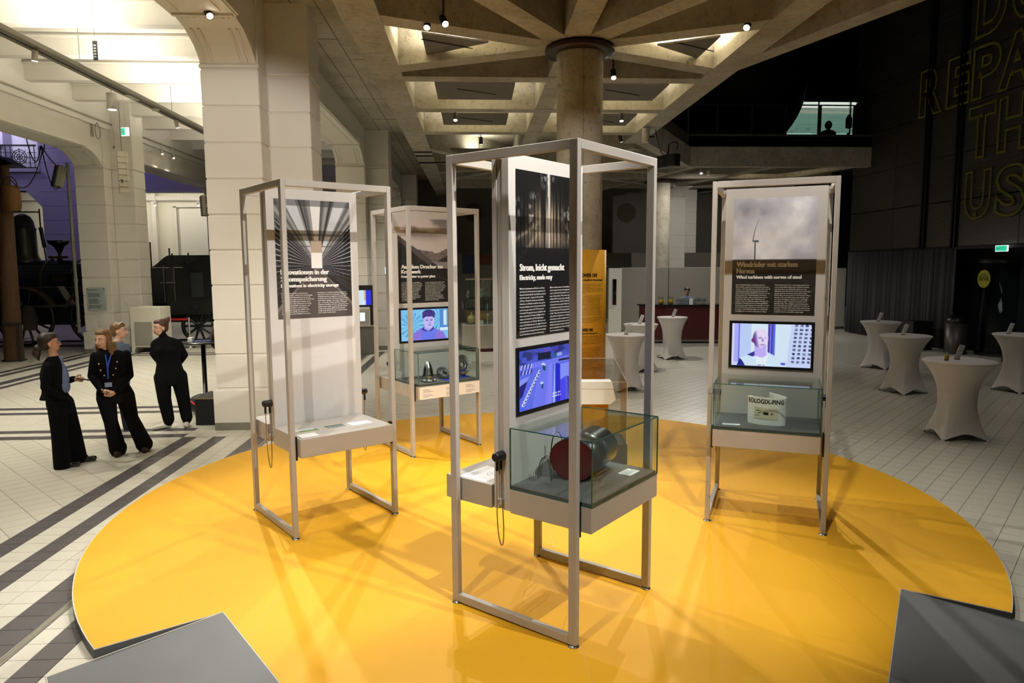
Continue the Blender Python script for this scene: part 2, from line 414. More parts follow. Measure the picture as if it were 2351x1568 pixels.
def tile_mb(mb,P,z0,z1,m=0):
    n=len(P); V=[(a,b,z1) for a,b in P]+[(a,b,z0) for a,b in P]
    mb.add(V,[list(range(n))],m); mb.add(V,[[i,n+i,n+(i+1)%n,(i+1)%n] for i in range(n)],m)
for k,(A,P,d) in enumerate(TILES[:300]):
    cx=sum(p[0] for p in P)/len(P); cy=sum(p[1] for p in P)/len(P)
    L=[(a-cx,b-cy) for a,b in P]; key=(d,)+tuple((round(a,3),round(b,3)) for a,b in L)
    if key not in shared:
        t=MB(); tile_mb(t,L,-0.005,0.0); me=t.mesh('floor_tile'); me.materials.append(TDARK if d else TLIGHT); shared[key]=me
    link('floor_tile',shared[key],floor,(cx,cy,0))
rest=MB()
for A,P,d in TILES[300:]: tile_mb(rest,P,-0.005,0.0,d)
rest.build('floor_tiles',[TLIGHT,TDARK],floor,kind='stuff')
MB().box(-3.098,-3.032,2.0,10.3,-0.004,0.001).box(-3.08,-3.05,2.0,10.3,0.001,0.002,1).build('expansion_joint',[STEEL,GROUT],floor)

# ---------------------------------------------------------------- round platform and ramps
YEL=mat('yellow_linoleum','#E8AC22',0.55,spec=.3,noise=0.5,nscale=1.6,bump=0.03,bscale=200,dark=0.93)
EDGE=mat('platform_edge','#D9D2BC',0.5)
RAMPM=mat('ramp_grey','#6B6D6D',0.55,noise=0.3,nscale=4)
SKIRTG=mat('platform_skirt','#5F615E',0.6)
plat=thing('round_platform','low round exhibition platform with yellow linoleum top and grey skirt','platform',(0,0,0))
aL=math.atan2(4.35-PC.y,-2.45-PC.x); aR=math.atan2(4.38-PC.y,3.75-PC.x)
eL=Vector((.585,-.811)); dL=Vector((-.811,-.585)); eR=Vector((-.57,-.822)); dR=Vector((.822,-.57))
PL=Vector((-1.81,4.78)); PRr=Vector((3.16,4.81)); RW=1.55
def circ(a,r=PR): return (PC.x+r*math.cos(a),PC.y+r*math.sin(a))
def outline():
    P=[circ(aR+(aL+2*math.pi-aR)*i/120) for i in range(121)]
    q=PL+eL*RW; qr=PRr+eR*RW
    P.append(tuple(PL)); P.append(tuple(q))
    # front arc between the two ramps
    def out(p,d):
        w=p-PC; b=w.dot(d); c=w.dot(w)-PR*PR; t=-b+math.sqrt(max(b*b-c,0)); return p+d*t
    a0=math.atan2((out(q,dL)-PC).y,(out(q,dL)-PC).x); a1=math.atan2((out(qr,dR)-PC).y,(out(qr,dR)-PC).x)
    P+= [circ(a0+(a1-a0)*i/20) for i in range(21)]
    P.append(tuple(qr)); P.append(tuple(PRr)); return P
OUT=outline()
MB().prism(OUT,0.0,PZ-0.006).build('skirt',SKIRTG,plat)
MB().prism(OUT,PZ-0.006,PZ-0.002).build('edge_trim',EDGE,plat)
def inset(P,d):
    out=[]
    n=len(P)
    for i in range(n):
        a,b,c=Vector(P[i-1]),Vector(P[i]),Vector(P[(i+1)%n]); u=(b-a).normalized(); w=(c-b).normalized()
        nn=Vector((-u.y,u.x))+Vector((-w.y,w.x)); nn=nn.normalized() if nn.length>1e-6 else Vector((-u.y,u.x)); out.append(tuple(b+nn*d))
    return out
INS=inset(OUT,0.008)
def clipx(P,x0,x1): return clip(P,x0,x1,-99,99)
for a,b in ((-9,-1.5),(-1.5,0.655),(0.655,2.74),(2.74,9)):
    # split off the concave front corners so every sheet is a clean polygon
    C=clipx(INS,a+0.0012,b-0.0012)
    if len(C)>2: MB().prism(C,PZ-0.002,PZ).build('linoleum_sheet',YEL,plat)
def ramp(P,e,d,label):
    L=1.05; a=P; b=P+e*RW; c=b+d*L; f=P+d*L
    V=[(a.x,a.y,PZ-.002),(b.x,b.y,PZ-.002),(c.x,c.y,.004),(f.x,f.y,.004),(a.x,a.y,0),(b.x,b.y,0),(c.x,c.y,0),(f.x,f.y,0)]
    F=[(0,1,2,3),(4,7,6,5),(0,3,7,4),(1,5,6,2),(0,4,5,1),(2,6,7,3)]
    r=thing('access_ramp',label,'ramp',(0,0,0),group='grey access ramps')
    MB().add(V,F).build('ramp_surface',RAMPM,r)
    k=MB(); n=(0.006)
    k.tube([V[0],V[3],V[2]],0.004,6); k.build('ramp_edge_trim',EDGE,r)
    return r
ramp(PL,eL,dL,'grey wedge ramp at the left front of the yellow platform')
ramp(PRr,eR,dR,'grey wedge ramp at the right front of the yellow platform')

# ---------------------------------------------------------------- cream block pillars and arcades
CAPZ=5.47; ARZ=5.86
def pillar(ox,oy,label,left=False,zt=7.6,grp=None):
    """front pilaster x -4.0..-3.16 / y 10.79, side pilaster to x -2.52; ox, oy shift it"""
    p=thing('arcade_pillar',label,'pillar',(ox,oy,0),group=grp)
    g=0.014
    core=MB()
    fx0,fx1,y0,y1,y2,y3,x2=-4.0,-3.16,10.79,11.22,11.94,12.37,-2.52
    plan=[(fx0+g,y0+g),(fx1-g,y0+g),(fx1-g,y1+g),(x2-g,y1+g),(x2-g,y2-g),(fx1-g,y2-g),(fx1-g,y3-g),(fx0+g,y3-g)]
    core.prism(plan,0.0,zt); core.build('pillar_core',CREAM,p)
    base=[(fx0-.04,y0-.04),(fx1+.04,y0-.04),(fx1+.04,y1-.04),(x2+.04,y1-.04),(x2+.04,y2+.04),(fx1+.04,y2+.04),(fx1+.04,y3+.04),(fx0-.04,y3+.04)]
    MB().prism(base,0.0,0.12).build('skirting',SKIRT,p)
    b2=[(a*1.0,b) for a,b in base]; MB().prism(b2,0.12,0.62).build('plinth',CREAM,p)
    # courses of blocks
    faces=[('y',fx0,fx1,y0),('x',y0,y1,fx1),('y',fx1,x2,y1),('x',y1,y2,x2),('x-',y0,y3,fx0)]
    n=9; h=(CAPZ-0.66-0.05)/n
    for k in range(n):
        z0=0.66+k*h; z1=z0+h-0.028
        for f,a,b,c in faces:
            m=MB()
            if f=='y': m.bbox(a+.006 if a==fx1 else a+.003,b-.003,c,c+g+.01,z0,z1,0.006)
            elif f=='x': m.bbox(c-g-.01,c,a+(.006),b,z0,z1,0.008)
            else:
                mid=(a+b)/2
                m.bbox(c,c+g+.01,a+.004,mid-.014,z0,z1,0.006); 
                MB().bbox(c,c+g+.01,mid+.014,b-.004,z0,z1,0.006).build('block',CREAMB,p)
            m.build('block',CREAMB,p)
    cap=[(a+(.012 if a>-3.5 else -.012),b+(-.012 if b<11.5 else .012)) for a,b in [(fx0,y0),(fx1,y0),(fx1,y1),(x2,y1),(x2,y2),(fx1,y2),(fx1,y3),(fx0,y3)]]
    MB().prism(cap,CAPZ-0.045,CAPZ).build('capital_moulding',CREAM,p)
    # smooth shaft above the capital
    MB().prism([(fx0,y0),(fx1,y0),(fx1,y1),(x2,y1),(x2,y2),(fx1,y2),(fx1,y3),(fx0,y3)],CAPZ,zt).build('upper_shaft',CREAM,p)
    # curved brackets carrying the arches, both ways along the arcade
    for sgn,yb in ((-1,y0),(1,y3)):
        pr=[]
        for i in range(11):
            t=i/10*math.pi/2; pr.append((yb+sgn*1.0*(1-math.cos(t)),CAPZ+(ARZ-0.02-CAPZ)*math.sin(t)))
        pr=[(yb,CAPZ)]+[(yb+sgn*0.25*s_,CAPZ+0.2*s_) for s_ in (1,)]+[(yb+sgn*0.55,CAPZ+0.335),(yb+sgn*0.85,CAPZ+0.39)]
        pol=pr+[(yb+sgn*0.85,7.6),(yb,7.6)]
        if sgn>0: pol=pol[::-1]
        MB().prism(pol,fx0+.02,fx1-.02,mp=lambda a,b,c:(c,a,b)).build('arch_bracket',CREAM,p)
        o=MB(); xs=(fx0+.06,fx0+.16,fx1-.26,fx1-.16)
        for xa in xs:
            q=[(xa+.05,pr[0][0]+sgn*.04,pr[0][1]+.02)]+[(xa+.05,a+sgn*.0,b-.006) for a,b in pr[1:3]]
            o.tube(q,0.016,6)
        o.build('bracket_moulding',CREAM,p)
        fr=MB(); 
        for i in range(9): fr.bbox(fx0+.08+i*.076,fx0+.08+i*.076+.05,min(pr[3][0],pr[3][0]+sgn*.06),max(pr[3][0],pr[3][0]+sgn*.06),pr[3][1]-.035,pr[3][1]+.06,0.006)
        fr.box(fx0+.02,fx1-.02,min(pr[3][0]+sgn*.06,pr[3][0]+sgn*.12),max(pr[3][0]+sgn*.06,pr[3][0]+sgn*.12),pr[3][1]-.03,pr[3][1]+.06)
        fr.build('ornament_band',CREAM,p)
    return p
pillar(0,0,'tall cream block pillar nearest the camera, behind the standing women')
pillar(0,9.95,'cream block pillar behind the left stands, beside the computer terminal')
pillar(-7.6,10.43,'cream block pillar with an information plate and grey pipe on its side')
pillar(-7.6,20.4,'distant cream block pillar in front of the riveted black tender')
pillar(0,19.95,'farthest cream block pillar in the dark rear of the hall')
def arcade(ox,oys,name):
    o=thing(name,'x','wall') if False else None
    m=MB()
    for ya,yb in oys:
        m.box(-4.0+ox,-3.16+ox,ya,yb,ARZ,7.6)
    return m.build(name,CREAM,kind='structure')
arcade(0,[(-3,9.94),(13.22,19.89),(23.17,29.9)],'wall_arcade_right')
arcade(-7.6,[(4,20.37),(23.65,30.4)],'wall_arcade_left')
for ox,ys in ((0,((-3,9.94),(13.22,19.89))),(-7.6,((12,20.37),(23.65,30.4)))):
    for ya,yb in ys:
        t=MB(); t.box(-4.03+ox,-3.99+ox,ya,yb,ARZ+.02,ARZ+.08).box(-3.17+ox,-3.13+ox,ya,yb,ARZ+.02,ARZ+.08)
        t.box(-3.86+ox,-3.84+ox,ya+.2,yb-.2,ARZ-.01,ARZ).box(-3.32+ox,-3.30+ox,ya+.2,yb-.2,ARZ-.01,ARZ)
        t.build('trim_arch',CREAM,kind='structure')

# ---------------------------------------------------------------- ribbed ceiling of the left aisle
ceil=MB().box(-10.76,-4.0,-3,40,7.55,7.75).build('ceiling',CREAM,kind='structure')
for k in range(20):
    y=-0.02+k*1.99
    m=MB(); m.box(-10.76,-4.0,y-.13,y+.13,7.0,7.55).box(-10.76,-4.0,y-.2,y+.2,7.36,7.40).box(-10.76,-4.0,y-.26,y+.26,7.46,7.55)
    m.build('ceiling_rib',CREAM,ceil)
MB().box(-10.80,-10.70,-3,40,6.55,7.75).build('trim_aisle_left',CREAM,kind='structure')

# ---------------------------------------------------------------- concrete coffered ceiling
BZ=5.8; SZ=6.5; HX,HY=1.52,11.0
slab=[(-3.16,-2),(9.2,-2),(5.72,8.86),(4.55,12.1),(4.55,19.0),(7.3,23.8),(14.0,23.8),(14.0,34),(-3.16,34)]
conc=MB().prism(slab,SZ,SZ+0.35).build('ceiling_concrete',CONC2,kind='structure')
NB=[0]
def cbeam(a,b,w,z0=None,nm='ceiling_beam'):
    NB[0]+=1; z0=BZ+.0015*NB[0] if z0 is None else z0
    return MB().beam(a,b,w,z0,SZ).build(nm,CONC,conc)
XL,XR=-1.48,4.30
cbeam((XL,-2),(XL,34),0.52); cbeam((XR,-2),(XR,19.2),0.46)
for y in (12.8,15.3,17.85): cbeam((XL,y),(XR,y),0.34)
for q in ((XL,9.75),(XL,12.3),(XR,9.75),(XR,12.3),(XL,6.6),(XR,6.6)): cbeam((HX,HY),q,0.36)
cbeam((HX,HY),(1.46,34),0.38); cbeam((HX,HY),(HX,-2),0.38)
for y in (3.4,0.9): cbeam((XL,y),(XR,y),0.34)
# next bay behind
H2=(1.46,24.2)
for q in ((XL,20.2),(XL,22.9),(XL,25.5),(XR+.4,20.2),(7.2,23.9),(7.2,25.6),(XL,28.2),(9.0,30.5)): cbeam(H2,q,0.34)
# slanting edges towards the dark hall
cbeam((4.40,12.2),(6.1,7.6),0.34); cbeam((6.1,7.6),(9.4,-1.5),0.34)
cbeam((4.42,19.0),(7.25,23.95),0.34); cbeam((7.2,23.95),(14,23.95),0.30)
for x in (7.6,10.4,13.2): cbeam((x,24.0),(x-2.6,33.5),0.30)
for y in (27.2,30.4): cbeam((XL,y),(14,y),0.30)
# board marks of the formwork on the flat slab
bm=MB()
for x in (-2.75,-2.38,-2.02): bm.box(x-.006,x+.006,6,33,SZ-.006,SZ)
for y,xa,xb in ((9.2,-2.75,-1.74),(12.9,-3.16,-2.38),(14.1,-2.38,-1.74),(17.3,-3.16,-2.02),(19.6,-2.75,-1.74),(23.1,-3.16,-1.74)): bm.box(xa,xb,y-.004,y+.004,SZ-.005,SZ)
bm.build('formwork_marks',mat('formwork_joint','#6E6757',0.9),conc)
# central column with its steel collar
colm=thing('concrete_column','round concrete column with a dark steel collar, wrapped in yellow at its foot','column',(HX+.12,10.95,0))
MB().lathe([(0.355,0.0),(0.355,BZ-.09)],48).build('column_shaft',CONC,colm)
MB().lathe([(0.36,BZ-.10),(0.52,BZ-.09),(0.53,BZ-.075),(0.53,BZ-.02),(0.50,BZ)],48).build('steel_collar',mat('rusty_steel','#4A3C30',0.4,0.7,noise=0.8,nscale=6),colm)
MB().box(-.002,.004,-.362,-.35,2.8,BZ-.1).build('casting_seam',mat('formwork_joint','#6E6757',0.9),colm)
# ---------------------------------------------------------------- walls at the back and right
MB().box(-4.2,14.5,33.0,33.4,0,7).build('wall_back',GREYW,kind='structure')
MB().box(-30,30,40,40.4,0,16).build('wall_far',DARKW,kind='structure')
MB().box(-4,30,-4,40,15.5,16).build('ceiling_high',DARKW,kind='structure')
MB().box(24,24.4,-4,40,0,16).build('wall_right',DARKW,kind='structure')
MB().box(-30,24,-4.4,-4,0,16).build('wall_rear',DARKW,kind='structure')
MB().box(-24.4,-24,-4,40,0,12).build('wall_left',DARKW,kind='structure')
# ================================================================ EXHIBITION STANDS
METAL=mat('stand_powder_coat','#B9B2A8',0.45,noise=0.15,nscale=60,dark=0.95)
PANEL=mat('panel_board','#CFCBC5',0.5,noise=0.1,nscale=40,dark=0.96)
CASEB=mat('case_floor','#5C5A58',0.7,noise=0.3,nscale=50)
BLK=mat('black_plastic','#141416',0.35)
GLS=glass('vitrine_glass','#F6FBF9'); GEDGE=mat('glass_edge','#2E5A4C',0.15,coat=0.5)
ACR=glass('acrylic','#F7F7F5'); ACRE=mat('acrylic_edge','#E8D8CC',0.2,noise=0)
WPRINT=mat('white_print','#F2F0EA',0.55); INK=mat('black_ink','#141414',0.6); WHITE=mat('white_card','#F4F4F0',0.5)
CHROME=mat('chrome','#B9BABC',0.18,1.0); CABLE=mat('grey_cable','#9A8B74',0.4,0.6)
PRINT=print_mat('poster_print',0.42); SCREEN=print_mat('screen_glow',0.15,.72)

SD={'S1':(0.610,4.145,49.42),'S2':(-1.632,6.055,36.04),'S3':(-0.817,8.680,33.33),'S4':(2.151,6.272,-24.46)}
SW,SDp,SH=1.051,1.0546,3.167
def SWm(k,x,y,z=0):                                       # stand-local to world
    X,Y,t=SD[k]; t=R(t); return (X+x*math.cos(t)-y*math.sin(t),Y+x*math.sin(t)+y*math.cos(t),PZ+z)
PU=0.575; PV0,PV1,PZ0,PZ1=0.150,0.905,1.935,3.055
def face(x,z,d=0.0): return (x,PU-d,z)
def printed(s,name,txt,size,x,z,parent,m=None,bold=0.0,xs=1.0,d=0.0035,**k):
    return lettering(name,txt,size,m or WPRINT,lambda a,b,c:(x+a,PU-d,z+b),parent,bold=bold,xs=xs,**k)

# ---- poster pictures
def p_forest(X,Y):
    n=fbm(X*5,Y*7,5); tr=vnoise(X*46,Y*1.3+3)*.6+vnoise(X*90+9,Y*2.1)*.4
    C=np.stack([.05+.05*n]*3,-1)
    leaf=np.clip((fbm(X*26,Y*34,4)-.47)*7,0,1)*np.clip((vnoise(X*7+2,Y*4+5)-.45)*4,0,1)*np.clip((Y-.56)/.1,0,1)
    C=blend(C,leaf*.75,(.86,.88,.93))
    gl=np.exp(-(((X-.50)/.26)**2+((Y-.70)/.13)**2)); C=blend(C,gl*.8*np.clip(1.25-1.1*(tr>.58),0,1),(.90,.80,.66))
    lo=np.exp(-(((X-.52)/.40)**2+((Y-.60)/.07)**2)); C=blend(C,lo*.55,(.72,.62,.52))
    bm=np.exp(-((X-.51)/.022)**2)*np.clip((Y-.2)*2,0,1); C=blend(C,bm*.85*(Y>.545)+bm*.16*(Y<=.545),(.98,.96,.92))
    ray=np.exp(-((Y-.735-.30*(X-.48))/.014)**2)*np.clip((.5-X)*5,0,1)+np.exp(-((Y-.71-.55*(X-.48))/.02)**2)*np.clip((.48-X)*4,0,1); C=blend(C,ray*.35,(.95,.88,.76))
    tk=(np.abs(((X*19+.35*vnoise(X*19,X*0))%1)-.5)<.10+.05*vnoise(X*40,X*0+4))*(Y>.40)*(Y<.86); C=blend(C,tk*.9,(.045,.045,.05))
    C=blend(C,(Y<.545)*.80,(.07,.07,.085)); C=blend(C,(Y<.06)*leaf*0+np.clip((fbm(X*40,Y*60)-.55)*8,0,1)*(Y<.05)*.5,(.55,.45,.3))
    return C
def p_data(X,Y):
    vx,vy=.53,.445; dx,dy=X-vx,(Y-vy)*1.48; C=np.stack([.11+0*X]*3,-1)
    up=(dy>np.abs(dx)*1.15); dn=(dy<-np.abs(dx)*.75); sd=~up&~dn
    s=dy/(np.abs(dx)+1e-4)
    depth=1/(np.abs(dx)+.03)
    sp=(s*7.5+.1)%1; sh=(sp<.16); gear=(vnoise(depth*9,s*22)>.5)&(sp>.25)
    Cs=np.stack([.10+.16*vnoise(depth*13,s*22)*(gear)]*3,-1); Cs[...,2]*=1.08
    top=np.clip((dy-.25)*2,0,1)
    Cs=blend(Cs,sh*(.60+.3*(dy>0)),(.80,.80,.84)); Cs=blend(Cs,top*(vnoise(X*60,Y*60)>.55)*.4,(.78,.80,.84))
    Cs=blend(Cs,(dy<-.12)*.55,(.16,.14,.13))
    C=np.where(sd[...,None],Cs,C)
    a=dx/(dy+1e-4); Cu=np.stack([.50+.14*np.sin(a*40)+.0*X]*3,-1); Cu=blend(Cu,(np.abs(a)<.09),(.95,.95,.94)); Cu=blend(Cu,((np.abs(np.abs(a)-.42))<.10),(.80,.82,.84)); Cu=blend(Cu,(np.abs(np.abs(a)-.26)<.02),(.2,.2,.22))
    Cu=blend(Cu,((1/(dy+.05))%1.1<.16)*.5,(.2,.2,.21)); C=np.where(up[...,None],Cu,C)
    Cd=np.stack([.36-.02*X,.33-.02*X,.31+0*X],-1); b=dx/(-dy+1e-4); Cd=blend(Cd,(np.abs(np.abs(b)-.95)<.05),(.52,.49,.46)); Cd=blend(Cd,(np.abs(b)>1.02),(.13,.12,.12)); C=np.where(dn[...,None],Cd,C)
    C=blend(C,mrect(X,Y,.455,.60,.425,.66),(.88,.84,.80)); C=blend(C,mrect(X,Y,.455,.60,.56,.66),(.74,.66,.58)); C=blend(C,mrect(X,Y,.455,.60,.425,.555),(.97,.96,.95))
    C=blend(C,(Y<.36)*.25,(.22,.20,.19)); return C
def p_mount(X,Y):
    n=fbm(X*3,Y*4,6); C=np.stack([.80+.15*(n-.5),.76+.15*(n-.5),.74+.16*(n-.5)],-1)
    dk=np.clip((fbm(X*2.2+4,Y*5+2,5)-.44)*5,0,1)*np.clip((Y-.72)*6,0,1); C=blend(C,dk*.8,(.44,.42,.45))
    r=lambda k,o:fbm(X*k+o,X*0+o,5)
    m1=.62+.16*(r(4,3)-.4); C=blend(C,(Y<m1),(.50,.46,.44)); C=blend(C,(Y<m1)*np.clip((fbm(X*16,Y*22)-.5)*5,0,1)*.6,(.36,.33,.32))
    m2=.80-.42*X+.05*(r(7,9)-.5); C=blend(C,(Y<m2),(.34,.33,.34))
    m3=.75-.50*X+.04*(r(9,5)-.5); C=blend(C,(Y<m3),(.17,.16,.155)); C=blend(C,(Y<m3)*np.clip((fbm(X*20,Y*24)-.55)*5,0,1)*.35,(.34,.32,.30))
    m4=.43+.30*(X-.55)+.03*(r(8,1)-.5); C=blend(C,(Y<m4)*(X>.6),(.22,.21,.21))
    lk=mpoly(X,Y,[(.66,.50),(1,.485),(1,.41),(.86,.41)]); C=blend(C,lk,(.55,.53,.53)); C=blend(C,(Y<.41)*.86,(.13,.125,.13))
    C=blend(C,(np.abs(Y-(.33-.35*(X-.55)**2))<.006)*(Y<.4)*(X>.5)*.6,(.30,.28,.25)); return C
def p_cloud(X,Y):
    n=fbm(X*2.6+1,Y*3.2,6); C=np.stack([.74+.75*(n-.46),.74+.75*(n-.46),.79+.68*(n-.46)],-1)
    C=blend(C,np.exp(-(((X-.5)/.45)**2+((Y-.68)/.10)**2))*.65*np.clip(fbm(X*5,Y*6)*2-.4,0,1),(.92,.91,.90))
    dkc=np.exp(-(((X-.14)/.20)**2+((Y-.90)/.07)**2))+np.exp(-(((X-.34)/.08)**2+((Y-.88)/.04)**2))+.5*np.exp(-(((X-.95)/.14)**2+((Y-.70)/.12)**2)); C=blend(C,np.clip(dkc,0,1)*.6*np.clip(fbm(X*7,Y*8)*2-.3,0,1.),(.50,.51,.57))
    pf=np.clip((fbm(X*9+3,Y*12+1)-.5)*4,0,1)*np.clip((.72-Y)*5,0,1); C=blend(C,pf*.45,(.93,.92,.91))
    tw=mrect(X,Y,.262,.276,.36,.625); 
    C=blend(C,(Y<.478)*.78,(.30,.29,.31)); C=blend(C,np.clip((.40-Y)*18,0,1)*.85,(.14,.12,.11)); g=np.clip((fbm(X*14+Y*9,Y*40)-.5)*4,0,1)*(Y<.3); C=blend(C,(Y<.28)*.6,(.17,.18,.14)); C=blend(C,g*.35,(.34,.36,.26))
    C=blend(C,tw*(.9*(Y>.478)+.45*(Y<=.478)),(.42,.44,.47)); C=blend(C,mrect(X,Y,.268,.276,.36,.625)*(Y>.478),(.22,.24,.27))
    C=blend(C,mpoly(X,Y,[(.235,.628),(.312,.624),(.314,.640),(.290,.644),(.236,.640)]),(.40,.42,.45))
    bx=.245+.06*np.clip((Y-.64)/.18,0,1)**1.6; C=blend(C,(np.abs(X-bx)<.006*(1-.6*np.clip((Y-.64)/.18,0,1)))*(Y>.63)*(Y<.82),(.40,.42,.46))
    bl=.245-.035*np.clip((.63-Y)/.09,0,1)**1.4; C=blend(C,(np.abs(X-bl)<.004)*(Y<.63)*(Y>.54)*.8,(.93,.93,.93)); return C
# ---- screen pictures
def s_aerial(X,Y):
    n=fbm(X*8,Y*8,4); C=np.stack([.36+.14*(n-.5),.42+.14*(n-.5),.93+0*n],-1)
    C=blend(C,np.clip((Y-.70)*5,0,1)*.55,(.20,.24,.62)); C=blend(C,np.clip((vnoise(X*13,Y*13)-.6)*6,0,1)*(Y>.72)*.7,(.12,.16,.38))
    C=blend(C,mrect(X,Y,.30,.52,.80,.92),(.08,.11,.22)); C=blend(C,mrect(X,Y,.57,.63,.79,.87),(.12,.42,.50)); C=blend(C,mrect(X,Y,.63,.72,.81,.87),(.62,.66,.98))
    C=blend(C,mpoly(X,Y,[(.38,.92),(.44,1.0),(.50,.92)]),(.40,.30,.72)); C=blend(C,mpoly(X,Y,[(.53,.92),(.60,1.04),(.66,.92)]),(.30,.24,.66))
    C=blend(C,mpoly(X,Y,[(0,.76),(1,.80),(1,.70),(0,.68)]),(.46,.50,.98))
    C=blend(C,mpoly(X,Y,[(.20,0),(.33,.70),(.47,.70),(.42,0)]),(.44,.48,.97)); C=blend(C,mpoly(X,Y,[(.42,0),(.47,.70),(.55,.70),(.54,0)]),(.50,.50,1.0)); C=blend(C,(mpoly(X,Y,[(.46,0),(.50,.70),(.56,.70),(.56,0)]))*(np.sin(Y*160+X*40)>.2)*.35,(.66,.68,1.0))
    C=blend(C,mpoly(X,Y,[(.56,0),(.585,.70),(.60,.70),(.60,0)]),(.62,.72,1.0)); C=blend(C,mpoly(X,Y,[(.60,0),(.60,.70),(.69,.66),(.69,0)]),(.16,.16,.80))
    C=blend(C,mpoly(X,Y,[(.69,.66),(1,.68),(1,.42),(.69,.38)]),(.52,.58,1.0))
    C=blend(C,mpoly(X,Y,[(.69,0),(.69,.38),(.80,.43),(.80,0)]),(.30,.28,.95)); C=blend(C,mpoly(X,Y,[(.80,0),(.80,.43),(.90,.38),(.95,0)]),(.16,.20,.72)); C=blend(C,mpoly(X,Y,[(.80,0),(.78,.43),(.82,.43),(.85,0)])*(np.sin(X*300)>0)*.6,(.6,.7,1.0)); C=blend(C,mpoly(X,Y,[(.90,.38),(1,.42),(1,0),(.95,0)]),(.24,.24,.88))
    C=blend(C,mpoly(X,Y,[(.0,.45),(.14,.52),(.05,.25),(0,.2)]),(.14,.12,.46)); C=blend(C,mpoly(X,Y,[(.0,.52),(.16,.56),(.12,.48),(0,.42)]),(.55,.60,.98))
    for k in range(11):
        t=k/10; x=.06+.26*t; y=.10+.50*t; C=blend(C,mell(X,Y,x,y,.030-.008*t,.030,.3),(.82,.86,1.0)); C=blend(C,mell(X,Y,x+.01,y,.012,.014,.3),(.10,.10,.35))
    for k in range(14):
        C=blend(C,mpoly(X,Y,[(.01+.026*(k%7)+.01,.60+.09*(k//7)),(.025+.026*(k%7)+.01,.60+.09*(k//7)),(.04+.026*(k%7)+.01,.67+.09*(k//7)),(.025+.026*(k%7)+.01,.67+.09*(k//7))]),(.80,.84,1) if k%2 else (.10,.10,.32))
    for x,y in ((.40,.60),(.36,.30),(.38,.62)): C=blend(C,mrect(X,Y,x,x+.03,y,y+.08),(.06,.30,.38)); C=blend(C,mell(X,Y,x+.005,y+.10,.025,.02,.3),(.85,.9,1))
    C=blend(C,mrect(X,Y,.66,.86,.715,.755),(.12,.12,.26)); C=blend(C,(mrect(X,Y,.55,.69,.155,.18)+mrect(X,Y,.55,.70,.105,.13))*(vnoise(X*160,Y*10)>.42)*.9,(.94,.96,1)); return C
def s_bald(X,Y):
    C=np.stack([.80+0*X,.87+0*X,1.0+0*X],-1)
    C=blend(C,mrect(X,Y,.0,.03,0,1),(.86,.86,1)); C=blend(C,mrect(X,Y,.03,.085,.08,1),(.70,.70,1)); C=blend(C,mrect(X,Y,.085,.10,.05,1),(.40,.44,.95)); C=blend(C,mrect(X,Y,.10,.25,0,1),(.76,.84,1)); C=blend(C,mrect(X,Y,.25,.46,0,1),(.88,.95,1))
    C=blend(C,mrect(X,Y,.46,.55,.25,1),(.30,.26,.66)); C=blend(C,mrect(X,Y,.49,.50,.25,1),(.55,.55,1)); C=blend(C,mrect(X,Y,.525,.545,.25,1),(.35,.45,1)); C=blend(C,mrect(X,Y,.55,.75,0,1),(.86,.93,1)); C=blend(C,mpoly(X,Y,[(.75,1),(1,1),(1,.0),(.70,0)]),(.80,.86,1))
    C=blend(C,mrect(X,Y,.62,.69,.04,.10),(.40,.40,.85))
    for i in range(4):
        for j in range(10):
            x=.80+.065*i-.005*(10-j)*.8; y=.10+.094*j; m=mrect(X,Y,x,x+.036,y,y+.055); C=blend(C,m*(.35+.6*(vnoise(X*70,Y*70)>.45)),(.16,.10,.32))
    C=blend(C,mpoly(X,Y,[(.07,0),(.12,.19),(.30,.32),(.46,.34),(.56,.25),(.62,.17),(.64,0)]),(.84,.93,1)); C=blend(C,mpoly(X,Y,[(.07,0),(.105,.18),(.14,.12),(.18,0)]),(.16,.16,.58)); C=blend(C,mpoly(X,Y,[(.20,.26),(.30,.36),(.32,.26),(.27,.22)]),(.24,.22,.60))
    C=blend(C,mpoly(X,Y,[(.30,.28),(.47,.28),(.45,0),(.33,0)]),(.93,.97,1)); C=blend(C,mpoly(X,Y,[(.30,.24),(.29,.52),(.44,.48),(.45,.26),(.40,.20)]),(.78,.70,1))
    C=blend(C,mell(X,Y,.368,.66,.098,.225),(.93,.88,1)); C=blend(C,mell(X,Y,.368,.66,.098,.225)*np.clip((.345+.10*(.62-Y)-X)*22,0,1),(.40,.28,.58)); C=blend(C,mell(X,Y,.272,.61,.020,.055),(.48,.22,.50))
    C=blend(C,mell(X,Y,.362,.665,.024,.014,.5)*.8,(.45,.34,.66)); C=blend(C,mell(X,Y,.425,.672,.020,.012,.5)*.6,(.60,.50,.82)); C=blend(C,mrect(X,Y,.338,.388,.700,.710)*.6,(.40,.30,.60))
    C=blend(C,mpoly(X,Y,[(.388,.68),(.412,.60),(.405,.575),(.380,.60)])*.65,(.42,.28,.60)); C=blend(C,mell(X,Y,.398,.520,.032,.010,.5)*.7,(.52,.34,.66)); C=blend(C,mell(X,Y,.40,.485,.05,.035,.8)*.35,(.60,.50,.80))
    return blend(C,(mrect(X,Y,.34,.43,.012,.035)*(vnoise(X*130,Y*5)>.45)),(.25,.25,.75))
